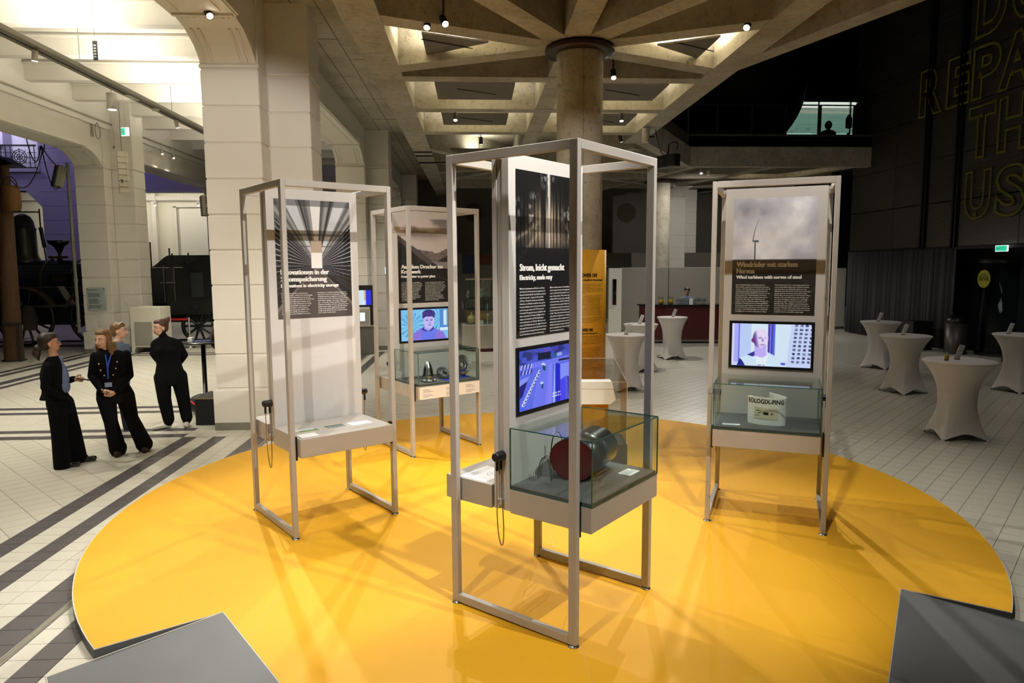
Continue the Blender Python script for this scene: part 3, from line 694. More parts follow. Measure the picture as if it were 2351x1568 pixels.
def s_youth(X,Y):
    n=fbm(X*9,Y*9); C=np.stack([.52+.12*(n-.5),.80+.10*(n-.5),.98+0*n],-1)
    for cx,cy,a0 in ((.22,.48,0),(.84,.70,1)):
        th=np.arctan2(Y-cy,(X-cx)*1.65); rr=np.hypot((X-cx)*1.65,Y-cy); fr=(np.sin(th*15+rr*4)>.45)*(rr<.42)*(rr>.03); C=blend(C,fr*.5*np.clip(fbm(X*14,Y*14)*1.6,0,1),(.16,.48,.66))
    C=blend(C,mrect(X,Y,.82,.99,.38,.98)*.75,(.30,.50,.85)); C=blend(C,mrect(X,Y,.90,.97,.45,.95),(.85,.95,1)); C=blend(C,mrect(X,Y,.82,1,.28,.37),(.88,.95,1))
    C=blend(C,mpoly(X,Y,[(.18,0),(.24,.22),(.42,.40),(.70,.36),(.90,.22),(.96,0)]),(.56,.47,.90)); C=blend(C,mpoly(X,Y,[(.42,0),(.43,.30),(.48,.42),(.66,.42),(.72,.30),(.70,0)]),(.42,.50,.95)); C=blend(C,mpoly(X,Y,[(.42,.34),(.47,.44),(.56,.28),(.50,.28)])+mpoly(X,Y,[(.70,.36),(.66,.44),(.56,.28),(.62,.27)]),(.24,.24,.62))
    C=blend(C,mpoly(X,Y,[(.48,.36),(.48,.55),(.66,.55),(.66,.38),(.57,.28)]),(.70,.66,.98)); C=blend(C,mell(X,Y,.585,.60,.115,.235),(.80,.77,1)); C=blend(C,mell(X,Y,.585,.60,.115,.235)*np.clip((.50-X)*14,0,1)*.5,(.50,.46,.85))
    hair=np.clip(mell(X,Y,.580,.855,.135,.13)+mell(X,Y,.485,.77,.040,.10)+mell(X,Y,.675,.79,.040,.09),0,1)*(Y>.735-.9*np.clip(np.abs(X-.585)-.07,0,1)+.03*vnoise(X*40,Y*3)); C=blend(C,hair*(.8+.2*vnoise(X*60,Y*60)),(.20,.13,.44)); C=blend(C,hair*(vnoise(X*40,Y*30)>.62)*.5,(.42,.30,.66))
    for x in (.545,.635): C=blend(C,mell(X,Y,x,.635,.026,.016,.4),(.30,.22,.62)); C=blend(C,mrect(X,Y,x-.03,x+.03,.672,.684)*.7,(.30,.22,.55))
    C=blend(C,mell(X,Y,.60,.555,.022,.035,.5)*.5,(.55,.44,.86)); return blend(C,mell(X,Y,.595,.478,.042,.014,.5),(.52,.34,.74))

# ---- texts on the posters
D1="Milliarden Quadratmeter auf Dächern und Fassa-|den bleiben für die Energiewende ungenutzt, weil|klassische Solarmodule für viele Flächen zu schwer|sind. Hier setzt die „Organische Photovoltaik“|(OPV) an: Ultraleichte, flexible und hauchdünne|Solarfolien von Heliatek erschließen dieses große|Potenzial. Heliatek wurde als innovatives Start-Up|aus Forschungsprojekten der TU Dresden und|Universität Ulm gegründet, heute ermöglichen die|daraus entstandenen Produkte vielfältige Anwen-|dungen: in Kombination mit Windkraftanlagen|sowie auf Fassaden oder Dächern. Mit einem mini-|malen CO2-Fußabdruck und ohne giftige Schwerme-|talle zeigt Heliatek, dass sich die Zukunft der Strom-|erzeugung nicht auf wenige Kraftwerke beschränkt,|sondern überall um uns herum entstehen kann."
E1="Billions of square metres of roof and façade space|remain untapped in terms of energy transition be-|cause conventional solar modules are too heavy for|many of these surfaces. This is where organic photo-|voltaics (OPV) come into play, as ultra-light, flexible|and wafer-thin solar cells from Heliatek allow us|to tap into this vast potential. Heliatek emerged as|an innovative start-up from research projects at the|Dresden University of Technology and the University|of Ulm. Today, the products developed as a result|enable all sorts of applications, in combination with|wind turbines as well as on façades and roofs. With a|minimal carbon footprint and no toxic heavy metals,|Heliatek shows that the future of electricity genera-|tion is not limited to just a few power plants, but that|it can be created all around us."
D4="Damit Windkraftanlagen zuverlässig sauberen|Strom liefern, müssen sie kontinuierlich überwacht|werden – doch Inspektionen in großer Höhe sind oft|schwierig und riskant. Die Sensortechnologie des|Grazer Start-Up EOLOGIX-PING wirkt hier wie ein|Nervensystem für Windkraftanlagen: Direkt am|Rotorblatt verbaut, nehmen feinste Sensoren Ver-|änderungen wahr und melden Eisbildung oder|Schäden, etwa durch Blitzeinschläge, frühzeitig. Das|intelligente Frühwarnsystem vermeidet gefährliche|Klettertouren und reduziert teure Ausfälle. So wird|jedes Windrad zum aufmerksamen Beobachter sei-|ner selbst – und Windkraft bleibt eine verlässliche|Grundlage der erneuerbaren Energieversorgung."
E4="Wind turbines have to be continuously monitored to|ensure they reliably supply clean electricity; however,|such inspections at considerable heights are often|difficult and not without risk. So the sensor technology|developed by the Graz-based start-up EOLOGIX-|PING is like a nervous system for wind turbines: Fitted|directly to the rotor blade, these ultra-sensitive sen-|sors detect the slightest variations at an early stage|and signal any icing or damage, for example due to|lightning strikes. The intelligent early-warning system|does away with risky turbine climbs and cuts down on|expensive downtimes. Each wind turbine self-monitors|precisely as a result, ensuring that wind power remains|a reliable basis for a renewable energy supply."
D2="Mehr erneuerbaren Strom bereitzustellen,|braucht Innovation – nicht nur bei der Erzeugung.|Wind, Sonne und Wasserkraft sind aktuell die|wichtigsten erneuerbaren Quellen. Doch Wind und|Sonne schwanken: Mal weht es kräftig, mal ist|es bewölkt oder dunkel. Damit die Versorgung|dennoch zuverlässig bleibt, sind Speicher und|Lösungen entscheidend – grüner Wasser-|stoff, Batteriespeichersysteme (BESS) sowie|Langzeitspeicher (LDES), die Energie von|Stunden bis zu mehreren Monaten speichern."
E2="Providing more renewable electricity requires inno-|vation, and not just in power generation. Wind, solar|and hydropower are currently the most important|renewable sources. But wind and sun vary: sometimes|winds might be gusting or the weather might be over-|cast – or even dark. Storage capabilities and flexible|solutions are therefore crucial to ensuring that power|supplies remain reliable, i.e. green hydrogen, battery|energy storage systems (BESS) and long duration|energy storage (LDES) that store energy for several|hours or up to several months."
D3="In einem Wasserkraftwerk sorgen Millionen|Liter, die auf rotierende Schaufeln der Turbinen|treffen, für die Verfügbarkeit von Ersatzteilen zu|Strom. Ältere Bauteile sind heute meist nicht|mehr vorrätig, erhältlich. Ihnen wird jedoch|oft schnell und kostengünstig nachgedruckt:|an den Bauteildaten entsteht ein neues|Originalteil. Auch in der Planung neuer|Kraftwerke spielt die Technologie eine|Rolle: Kleine Modelle ermöglichen Versuch,|Planung und Optimierung. Damit entsteht|ein wichtiger Baustein zukunfts-|fähiger Wasserkraft."
E3="In a hydropower plant, millions of litres of water|strike the rotating blades of the turbines. It is|becoming essential to ensure the supply of spare|parts. Many older components are no longer easily|available today. However, they can be reprinted|quickly and cost-effectively, so that an original|is recreated layer by layer and can operate|for years. The technology also plays a|key role in the planning of new power|plants, with precision models used for trials,|design and optimisation. Three-dimensional|printing is thus an important building block for|hydroelectric power technology."

def column(parent,txt,x,z,w,lh,size,name,m=None):
    me=text_mesh(txt.replace('|','\n'),size,bold=0.012,res=1,line=lh/size)
    xs=[v.co.x for v in me.vertices]; k=w/max(xs)
    map_mesh(me,lambda a,b,c:(x+a*min(k,1.0) if k<1 else x+a*k,PU-.0035,z+b)); me.materials.clear(); me.materials.append(m or WPRINT); me.name=name
    return link(name,me,parent)
def bold_mesh(txt,size,spacing=1.0,w=.062):
    me=text_mesh(txt,size,bold=0.006,res=2,spacing=spacing); n=len(me.vertices); V=np.empty(n*3); me.vertices.foreach_get('co',V); V=V.reshape(-1,3)
    P=[list(p.vertices) for p in me.polygons]; VV=[];FF=[]
    for i,(dx,dy) in enumerate(((-w,0),(-w/2,.012),(0,-.012),(w/2,.012),(w,0))):
        W=V.copy(); W[:,0]+=dx*size; W[:,1]+=dy*size; W[:,2]+=.00025*i; VV+=W.tolist(); FF+=[[i*n+k for k in f] for f in P]
    me2=bpy.data.meshes.new('bold'); me2.from_pydata(VV,[],FF); return me2
def headline(parent,txt,x,z,w,h,name='headline',m=None):
    me=bold_mesh(txt,h/0.70,spacing=0.97); xs=[v.co.x for v in me.vertices]; k=w/(max(xs)-min(xs)); x0=min(xs)
    map_mesh(me,lambda a,b,c:(x+(a-x0)*k,PU-.0035-c,z+b)); me.materials.clear(); me.materials.append(m or WPRINT); me.name=name
    return link(name,me,parent)

def stand(key,label,pic,heads,cols,screen=None,vit=True):
    X,Y,t=SD[key]; o=thing('exhibition_stand',label,'stand',(X,Y,PZ),R(t),group='grey metal exhibition stands on the platform')
    a,b=0.042,0.058; fz=0.014
    for x in (0,SW-a):
        for y in (0,SDp-b): MB().bbox(x,x+a,y,y+b,fz,SH,0.003).build('post',METAL,o)
        MB().bbox(x,x+a,b,SDp-b,fz,fz+b,0.003).build('bottom_beam',METAL,o)
        MB().bbox(x,x+a,b,SDp-b,SH-b,SH,0.003).build('top_beam',METAL,o)
        for y in (b/2,SDp-b/2):
            f=MB(); f.lathe([(0.036,0.0),(0.036,0.004),(0.012,0.008),(0.012,fz)],20,(x+a/2,y,0)); f.build('levelling_foot',STEEL,o)
    for y in (0,SDp-b): MB().bbox(a,SW-a,y,y+a,SH-b,SH,0.003).build('top_beam',METAL,o)
    # centre panel: two boards and a core
    MB().bbox(.075,.985,PU,PU+.058,.755,3.15,0.002).build('panel_board',PANEL,o)
    MB().bbox(.080,.980,PU+.060,PU+.098,.760,3.145,0.001).build('panel_core',METAL,o)
    MB().bbox(.075,.985,PU+.100,PU+.140,.755,3.15,0.002).build('panel_board',PANEL,o)
    for x in (.042,.985):
        for z in (3.112,.80): MB().box(x,x+.034,PU+.05,PU+.09,z,z+.035).build('panel_bracket',METAL,o)
    # trays left and right of the panel
    y0,y1=-.075,PU-.012
    MB().bbox(.058,.975,y0,y1,.752,.920,0.003).build('tray',METAL,o)
    MB().bbox(.058,.975,PU+.152,1.150,.752,.920,0.003).build('tray',METAL,o)
    for x in (.042,SW-a-.018): MB().box(x,x+.016,.0,.05,.72,.93).build('tray_bracket',BLACK,o)
    MB().box(.25,.80,PU+.06,PU+.10,.72,.755).build('cable_box',BLACK,o)
    # poster
    po=picture('poster',PV1-PV0,PZ1-PZ0,250,370,pic,PRINT,lambda x,z:(PV0+x,PU-.0025,PZ0+z),o)
    for h in heads: headline(po,*h)
    for c in cols: column(po,*c)
    if screen:
        z0,z1,x0,x1=1.405,1.872,.140,.915
        MB().bbox(x0,x1,PU-.012,PU-.001,z0,z1,0.002).build('screen_frame',BLK,o)
        picture('screen_image',x1-x0-.052,z1-z0-.052,210,126,screen,SCREEN,lambda x,z:(x0+.026+x,PU-.0135,z0+.026+z),o)
    # audio handsets with looped cable on both panel edges
    for s,xe in ((-1,.075),(1,.985)):
        h=MB(); h.cyl((xe,PU+.065,1.14),(xe+s*.075,PU+.065,1.14),.033,n=20).cyl((xe+s*.075,PU+.065,1.14),(xe+s*.085,PU+.065,1.14),.033,.026,n=20)
        hh=h.build('audio_handset',BLK,o)
        p=MB(); p.cyl((xe+s*.020,PU+.065,1.115),(xe+s*.020,PU+.065,1.045),.010,n=10).cyl((xe+s*.062,PU+.065,1.115),(xe+s*.062,PU+.065,1.045),.010,n=10); p.build('cable_plug',BLK,hh)
        w=.06 if key in('S1',) else .11; pts=[]
        for i in range(25):
            q=i/24; an=math.pi*q; pts.append((xe+s*.041+s*(-.021*math.cos(an))*(1-.0)+s*.012*math.sin(an*2),PU+.065-math.sin(an)*.02+(q-.5)*w*math.sin(an)*2,1.05-.53*math.sin(an)**.55))
        c=MB(); c.tube(pts,.0042,6); c.build('looped_cable',CABLE,hh)
    if vit:
        MB().bbox(.066,.967,y0+.008,y1,.920,.945,0.003).build('case_floor',CASEB,o)
        zt=1.335; t_=.007; xa,xb,ya,yb=.062,.971,y0,y1
        for n,(p,q,r,s,u,v) in {'f':(xa,xb,ya,ya+t_,.922,zt),'l':(xa,xa+t_,ya+t_,yb,.922,zt),'r':(xb-t_,xb,ya+t_,yb,.922,zt),'t':(xa,xb,ya,yb,zt,zt+t_)}.items():
            MB().box(p,q,r,s,u,v).build('glass_pane',GLS,o)
        e=MB(); w=.0035
        for p,q in (((xa,ya),(xb,ya)),((xa,ya),(xa,yb)),((xb,ya),(xb,yb))):
            e.beam(p,q,.007,zt+.0005,zt+t_+.0005)
        for x,y in ((xa,ya),(xb,ya),(xa,yb),(xb,yb)): e.box(x-w,x+w,y-w,y+w,.922,zt)
        for p,q in (((xa,ya),(xb,ya)),((xa,ya),(xa,yb)),((xb,ya),(xb,yb))): e.beam(p,q,.006,.918,.924)
        e.build('glass_edges',GEDGE,o)
    return o
LH=.0207
stand('S1','large grey stand nearest the camera, forest poster headed Strom, leicht gemacht',p_forest,
  [('Strom, leicht gemacht',.187,2.388,.545,.046),('Electricity, made easy',.187,2.326,.39,.034,'subheadline')],
  [(D1,.187,2.262,.318,LH,.0165,'text_column'),(E1,.545,2.262,.325,LH,.0165,'text_column')],s_aerial)
stand('S2','grey stand at left with corridor poster and an open tray',p_data,
  [('Innovationen in der',.187,2.353,.485,.047),('Stromspeicherung',.187,2.287,.46,.047),('Innovations in electricity storage',.187,2.232,.58,.032,'subheadline')],
  [(D2,.187,2.170,.318,.0195,.0165,'text_column'),(E2,.545,2.170,.318,.0195,.0165,'text_column')],None,False)
stand('S3','farther grey stand with mountain lake poster, metal parts in its glass case',p_mount,
  [('Aus dem Drucker ins',.187,2.395,.64,.050),('Kraftwerk',.187,2.330,.30,.050),('From printer to power plant',.187,2.275,.52,.034,'subheadline')],
  [(D3,.187,2.205,.318,.0200,.0165,'text_column'),(E3,.545,2.205,.325,.0200,.0165,'text_column')],s_youth)
SUBP=mat('beige_print','#E6D3C4',0.55)
stand('S4','grey stand at right with wind turbine poster, white shell in its glass case',p_cloud,
  [('Windräder mit starken',.187,2.398,.555,.050),('Nerven',.187,2.336,.17,.050),('Wind turbines with nerves of steel',.187,2.284,.595,.033,'subheadline')],
  [(D4,.187,2.218,.318,.0198,.0165,'text_column'),(E4,.545,2.218,.318,.0198,.0165,'text_column')],s_bald)

# ---------------------------------------------------------------- things shown in the stands
def put(k,x,y,z): return SWm(k,x,y,z)
def card(k,x,y,z,w,d,rz,label,lines=5,name='caption_card',group='caption cards in the stands',th=.004):
    X,Y,Z=put(k,x,y,z); o=thing(name,label,'card',(X,Y,Z),R(SD[k][2])+rz,group=group)
    MB().bbox(-w/2,w/2,-d/2,d/2,0,th,.0008).build('card_sheet',WHITE,o)
    m=MB()
    rr=random.Random(label)
    for i in range(lines):
        y_=d/2-d*.14-i*(d*.72/max(1,lines)); m.box(-w*.42,-w*.42+w*(.55+.3*rr.random()),y_-d*.018,y_+d*.018,th,th+.0004)
    m.build('printed_lines',INK,o,kind='stuff') if lines else None; return o
card('S1',.80,.06,.945,.15,.10,0.0,'white caption card beside the dark film roll in the near glass case')
card('S4',.215,.035,.945,.155,.055,0.1,'white caption card left of the white shell in the right glass case',3)
# roll of solar film with red end
X,Y,Z=put('S1',.40,.285,.945)
ro=thing('solar_film_roll','dark roll of solar film with a glossy dark red end face','film roll',(X,Y,Z),R(SD['S1'][2]+10))
RED=mat('dark_red_gloss','#6B1218',0.12,coat=0.8,noise=0.5,nscale=30,bump=0.25,bscale=14)
FILM=mat('black_film','#26272A',0.28,coat=0.3)
n=40; ex=[(.172*math.cos(2*math.pi*i/n),.146+.146*math.sin(2*math.pi*i/n)) for i in range(n)]
MB().prism(ex,0.0,.46,mp=lambda a,b,c:(c,a,b),sm=True).build('film_roll_body',FILM,ro)
MB().prism([(a*.975,.146+(b-.146)*.975) for a,b in ex],-.006,.0,mp=lambda a,b,c:(c,a,b)).build('red_end_face',RED,ro)
m=MB(); 
for s in (.0,.03,.05): m.tube([(-.02-s,.15+.05*math.cos(t)+.03,.0+.16*math.sin(t)) for t in [math.pi*i/14 for i in range(15)]],.0022,6)
m.tube([(.12,.165+.05*math.cos(t),.13+.17*math.sin(t)) for t in [math.pi*i/14 for i in range(15)]],.004,6)
m.build('bent_wires',BLK,ro)
m=MB(); m.box(.44,.60,-.02,.10,0,.004).box(.596,.60,-.02,.10,.004,.07); m.build('acrylic_support',ACR,ro)
# drawing sheet on the rear tray of the near stand
X,Y,Z=put('S1',.235,.93,.9203); sh=thing('drawing_sheet','white sheet with a small blue line drawing on the near open tray','sheet',(X,Y,Z),R(SD['S1'][2]))
MB().box(-.155,.155,-.13,.11,0,.0012).build('paper',WHITE,sh)
m=MB(); IN=mat('blue_ink','#2A3A78',0.6)
for i in range(5): m.box(-.12,-.12+.10+.02*(i%3),.085-.013*i,.088-.013*i,.0012,.0016)
pts=[(-.03,-.05),(.0,-.015),(.05,-.01),(.07,-.04),(.06,-.075),(.01,-.085)]
for i in range(6):
    a,b=pts[i],pts[(i+1)%6]; m.beam(a,b,.002,.0012,.0016); m.beam(a,(.02,-.045),.0012,.0012,.0016)
m.build('line_drawing',IN,sh)
# prints on the left stand tray
def tprint(x,y,w,d,fn,label):
    X,Y,Z=put('S2',x,y,.9203); o=thing('photo_print',label,'print',(X,Y,Z),R(SD['S2'][2]),group='prints on the open tray')
    MB().box(-w/2,w/2,-d/2,d/2,0,.001).build('paper',WHITE,o)
    picture('photo',w*.96,d*.94,40,30,fn,PRINT,lambda a,b:(-w*.48+a,-d*.47+b,.0013),o)
def t_field(X,Y):
    C=np.stack([.90-.1*X,.92-.08*X,.93+0*X],-1); C=blend(C,(Y<.45+.2*vnoise(X*5,X*0)),(.45,.55,.24)); return blend(C,np.clip((fbm(X*9,Y*9)-.5)*6,0,1)*(Y>.35)*.8,(.30,.36,.28))
def t_plant(X,Y):
    C=np.stack([.36+.3*fbm(X*7,Y*7),.40+.3*fbm(X*7,Y*7),.34+.3*fbm(X*7,Y*7)],-1); C=blend(C,(Y>.7),(.30,.36,.24)); return blend(C,mpoly(X,Y,[(.25,.3),(.75,.65),(.85,.5),(.4,.2)]),(.42,.50,.68))
def t_plan(X,Y):
    C=np.stack([.95+0*X]*3,-1); return blend(C,((np.sin(X*30)>.9)|(np.sin(Y*24)>.92))*(vnoise(X*9,Y*9)>.5)*.5,(.55,.60,.78))
tprint(.255,.235,.205,.13,t_field,'photo print of a green field on the left open tray')
tprint(.515,.215,.205,.13,t_plant,'photo print of a plant among trees on the left open tray')
tprint(.765,.200,.215,.13,t_plan,'pale plan drawing print on the left open tray')
card('S2',.165,.02,.9205,.165,.12,0.0,'thick white caption card at the corner of the left open tray',0,th=.010)
# white blade shell in the right case
X,Y,Z=put('S4',.525,.19,.945); sh=thing('blade_shell','white curved rotor blade section lettered EOLOGIX-PING','blade section',(X,Y,Z),R(SD['S4'][2]+3))
SHM=mat('white_shell','#EDEBE4',0.35,coat=0.2)
def shell_path(n=28):
    P=[(-.175,.02),(-.12,-.035),(-.04,-.075),(.05,-.09),(.12,-.075),(.16,-.03),(.155,.03),(.12,.10),(.06,.19),(.03,.24)]
    out=[]
    for i in range(len(P)-1):
        p0,p1,p2,p3=[Vector(P[min(max(j,0),len(P)-1)]) for j in (i-1,i,i+1,i+2)]
        for k in range(6):
            t=k/6; out.append(.5*((2*p1)+(-p0+p2)*t+(2*p0-5*p1+4*p2-p3)*t*t+(-p0+3*p1-3*p2+p3)*t**3))
    out.append(Vector(P[-1])); return out
SP=shell_path(); nrm=[]
for i in range(len(SP)):
    d=(SP[min(i+1,len(SP)-1)]-SP[max(i-1,0)]).normalized(); nrm.append(Vector((-d.y,d.x)))
inn=[p+q*.014 for p,q in zip(SP,nrm)]
H0,H1=0.0,.255
m=MB(); N=len(SP)
V=[(p.x,p.y,H0) for p in SP]+[(p.x,p.y,H1) for p in SP]+[(p.x,p.y,H0) for p in inn]+[(p.x,p.y,H1) for p in inn]
F=[];
for i in range(N-1): F+=[[i,i+1,N+i+1,N+i],[2*N+i+1,2*N+i,3*N+i,3*N+i+1],[N+i,N+i+1,3*N+i+1,3*N+i],[i+1,i,2*N+i,2*N+i+1]]
F+=[[0,N,3*N,2*N],[N-1,3*N-1,4*N-1,2*N-1]]
m.add(V,F,0,False); m.build('curved_shell',SHM,sh)
ln=[0.0]
for i in range(1,N): ln.append(ln[-1]+(SP[i]-SP[i-1]).length)
def wrap(s,z,off=.0015):
    s=max(0,min(s,ln[-1]-1e-4)); i=max(j for j in range(N-1) if ln[j]<=s); t=(s-ln[i])/(ln[i+1]-ln[i]); p=SP[i].lerp(SP[i+1],t); q=nrm[i]
    return (p.x-q.x*off,p.y-q.y*off,z)
lettering('shell_lettering','EOLOGIX-PING',.056,mat('navy_ink','#171626',0.5),lambda a,b,c:wrap(.012+a,.200+b),sh,bold=.028,xs=.88,res=3)
def patch(name,s0,s1,z0,z1,m_,off=.002):
    mb=MB(); k=12; V=[];
    for i in range(k+1):
        s=s0+(s1-s0)*i/k; V+=[wrap(s,z0,off),wrap(s,z1,off)]
    mb.add(V,[[2*i,2*i+2,2*i+3,2*i+1] for i in range(k)]); return mb.build(name,m_,sh)
patch('sensor_patch',.085,.30,.055,.160,mat('cream_sensor','#D9D3B8',0.5)); patch('sensor_window',.17,.215,.098,.122,BLK,.003)
for s0,s1,z0,z1 in ((.10,.15,.13,.134),(.12,.145,.112,.116),(.23,.26,.105,.112),(.24,.246,.095,.122),(.105,.135,.085,.088)): patch('circuit_mark',s0,s1,z0,z1,mat('grey_ink','#4A4A4C',.5),.003)
# metal parts in the far case
X,Y,Z=put('S3',.285,.075,.945); o=thing('metal_nozzle','shiny pointed metal nozzle in the far glass case','metal part',(X,Y,Z))
MB().lathe([(.075,0),(.085,.012),(.080,.03),(.055,.036),(.072,.05),(.078,.085),(.066,.11),(.062,.16),(.050,.20),(.030,.245),(.022,.262),(.0,.264)],36).build('nozzle_body',CHROME,o)
m=MB()
for i in range(6): a=i*math.pi/3; m.ball((.085*math.cos(a),.085*math.sin(a),.016),.018,10,6)
m.build('nozzle_studs',CHROME,o)
DGM=mat('grey_cast_metal','#6C6C6E',0.4,0.7); BLU=mat('blue_plastic','#1E35A8',0.35)
def impeller(k,x,y,r,tilt,label,base):
    X,Y,Z=put(k,x,y,.945); o=thing('turbine_wheel',label,'turbine wheel',(X,Y,Z),R(SD[k][2]))
    if base:
        MB().bbox(-.07,.07,-.05,.05,0,.018,.004).bbox(-.035,.035,-.02,.02,.018,.10,.004).build('blue_base',BLU,o)
        MB().bbox(-.045,.045,-.055,-.03,.05,.085,.004).build('brass_block',mat('brass','#C9B06A',.3,.9),o)
    c=Vector((0,.03,r+.03 if base else .055)); rot=Matrix.Rotation(tilt,3,'X')
    m=MB(); 
    def T(p): q=rot@Vector(p); return tuple(q+c)
    nb=20; ri=r*.62
    V=[];F=[]
    for i in range(40):
        a=2*math.pi*i/40; V+=[T((ri*math.cos(a),ri*math.sin(a),-.02)),T((ri*math.cos(a),ri*math.sin(a),.02)),T((ri*.45*math.cos(a),ri*.45*math.sin(a),.03)),T((ri*.45*math.cos(a),ri*.45*math.sin(a),-.02))]
    for i in range(40):
        j=(i+1)%40
        for k_ in range(4): F.append([4*i+k_,4*j+k_,4*j+(k_+1)%4,4*i+(k_+1)%4])
    m.add(V,F,0,True); m.build('wheel_hub',DGM,o)
    b=MB()
    for i in range(nb):
        a=2*math.pi*i/nb; u=Vector((math.cos(a),math.sin(a),0)); w=Vector((-math.sin(a),math.cos(a),0))
        pts=[u*ri*.95-w*.012,u*ri*.95+w*.012,u*r*.98+w*.020+Vector((0,0,.012)),u*r+w*.004+Vector((0,0,.016))]
        P=[T(p+Vector((0,0,-.014))) for p in pts]+[T(p+Vector((0,0,.014))) for p in pts]
        b.add(P,[(0,1,2,3),(7,6,5,4),(0,4,5,1),(1,5,6,2),(2,6,7,3),(3,7,4,0)])
    b.build('wheel_blades',DGM,o); return o
impeller('S3',.60,.16,.115,R(35),'low grey turbine wheel lying in the far glass case',False)
impeller('S3',.83,.10,.135,R(78),'upright grey bladed turbine wheel on a blue base in the far glass case',True)
X,Y,Z=put('S3',.60,.02,.946); o=tag(MB().lathe([(.0,.0),(.11,.0),(.11,.006),(.0,.006)],32).build('blue_disc',BLU,None,(X,Y,Z)),'flat blue disc lying beside the shiny nozzle in the far glass case','disc')
# caption plate on the far tray front
X,Y,Z=put('S3',.52,-.0795,.80); o=thing('caption_plate','long white caption plate on the front of the far stand tray','plate',(X,Y,Z),R(SD['S3'][2]))
MB().box(-.445,.455,0,.004,-.05,.105).build('plate_sheet',mat('cream_card','#EFE6DA',.5),o)
m=MB()
for x0 in (-.40,-.06,.24):
    for i in range(7):
        if i!=3: m.box(x0,x0+.09+.03*((i*7)%3),-.0005,0,.07-.016*i,.074-.016*i)
m.build('printed_lines',mat('grey_ink','#4A4A4C',.5),o,kind='stuff')

# ---------------------------------------------------------------- info column wrap and display case
wrapm=mat('yellow_print','#F0AE2C',0.45)
w=thing('info_column','yellow cylindrical text panel around the concrete column, headed POWER ON!','info column',(HX+.12,10.95,PZ))
MB().lathe([(.362,.0),(.425,.0),(.425,2.66),(.362,2.66)],64).build('yellow_sleeve',wrapm,w)
def cw(a,z,c=0.0): return ((.4265+c)*math.sin(a/.4265),-(.4265+c)*math.cos(a/.4265),z)
a0=-.052
def colhead(t,x,z,wd,h,nm): 
    me=bold_mesh(t,h/.7); xs=[v.co.x for v in me.vertices]; k=wd/max(xs); map_mesh(me,lambda a,b,c:cw(x+a*k,z+b,c)); me.materials.clear(); me.materials.append(INK); link(nm,me,w)
colhead('POWER ON!',a0,2.245,.29,.058,'headline'); colhead('Die Zukunft der Stromerzeugung',a0,2.19,.42,.026,'subheadline'); colhead('POWER ON!',a0,1.415,.215,.048,'headline'); colhead('The future of electricity generation',a0,1.375,.31,.018,'subheadline')
T1="Die Energietransformation ist die größte Herausforderung unserer|Zeit. Sie betrifft uns alle. Doch wie gelingt es, komplett|erneuerbare Energiequellen zu Wind, Sonne, Wasser|und welche Erfindungen und innovative Lösungen braucht es|dabei? Die Ausstellung wirft einen Blick in die Zukunft der Strom-|erzeugung – und zeigt Orte, an denen sie heute Realität|geworden ist.||Sie hier versammelten Innovationen sind dabei: ultraleichte|dünne Solarfolien erschließen Flächen, die bisher nicht|denkbar, Raumkondukte inspirieren Wasserkraftwerke wie|die Menschen zu gefährlich sind. Künstliche Intelligenz|warnt über rauchen Energieanlagen und so im Alltag|einen Wald, wenn wir sie brauchen, scheinen besser|Werkzeugen effizienter. Diese Technologie versorgt|Systeme. Sie sind bereits in Einsatz, um wieder neue|Energie zu erzeugen. Gleichzeitig geben sie ihnen Einblick|konkrete Einblicke darin, wie eine Zukunft der Strom|neuen Produkt wird, welchen Effekt Partnerschaft und|Forschungseinrichtungen. Dort hat das ein anderes Ende|zur Innovation haben und so welche Chance in Zukunft|Technologie besonders innovative Lösungen umsetzt.||Doch dies ist erst der Anfang. Eine sichere und nachhaltige|neue Energieversorgung erfordert noch weitere neue|flexible Systeme. Dieser entscheidenden Aufgabe|Folgeausstellung ab September 2026."
T2="The energy transition is the greatest challenge of our time. It|concerns us all. But how can we go completely renewable on|renewable energy sources such as wind, solar and hydropower,|and what sort of inventions and innovative solutions are|needed for that goal? This exhibition takes a look at the future of|electricity generation and highlights places where this has|already become a reality.||It showcases all sorts of innovations: wafer-thin solar panels|open up surfaces previously unused, drones inspect water-|turbine power plants, a plasma drill breaks rock without|contact using artificial intelligence and sensors. They|supply systems to bring the state of electricity to us|whenever we need it; fresh innovations make them even|more efficient. All these technologies are already in use|at places they are already in use and|to generate energy. At the same time, they provide|tangible insight into how studios, partners|and research facilities work to make innovative|ideas a reality, and the effect these|technologies have in the world.||But this is just the beginning. A safe and sustainable|energy supply needs more innovations and flexible systems."
for T,z in ((T1,2.135),(T2,1.335)):
    me=text_mesh(T.replace('|','\n'),.0185,bold=.008,res=1,line=1.21); map_mesh(me,lambda a,b,c:cw(a0+a*.90,z+b)); me.materials.clear(); me.materials.append(mat('brown_ink','#5A3A08',.6)); link('text_column',me,w)
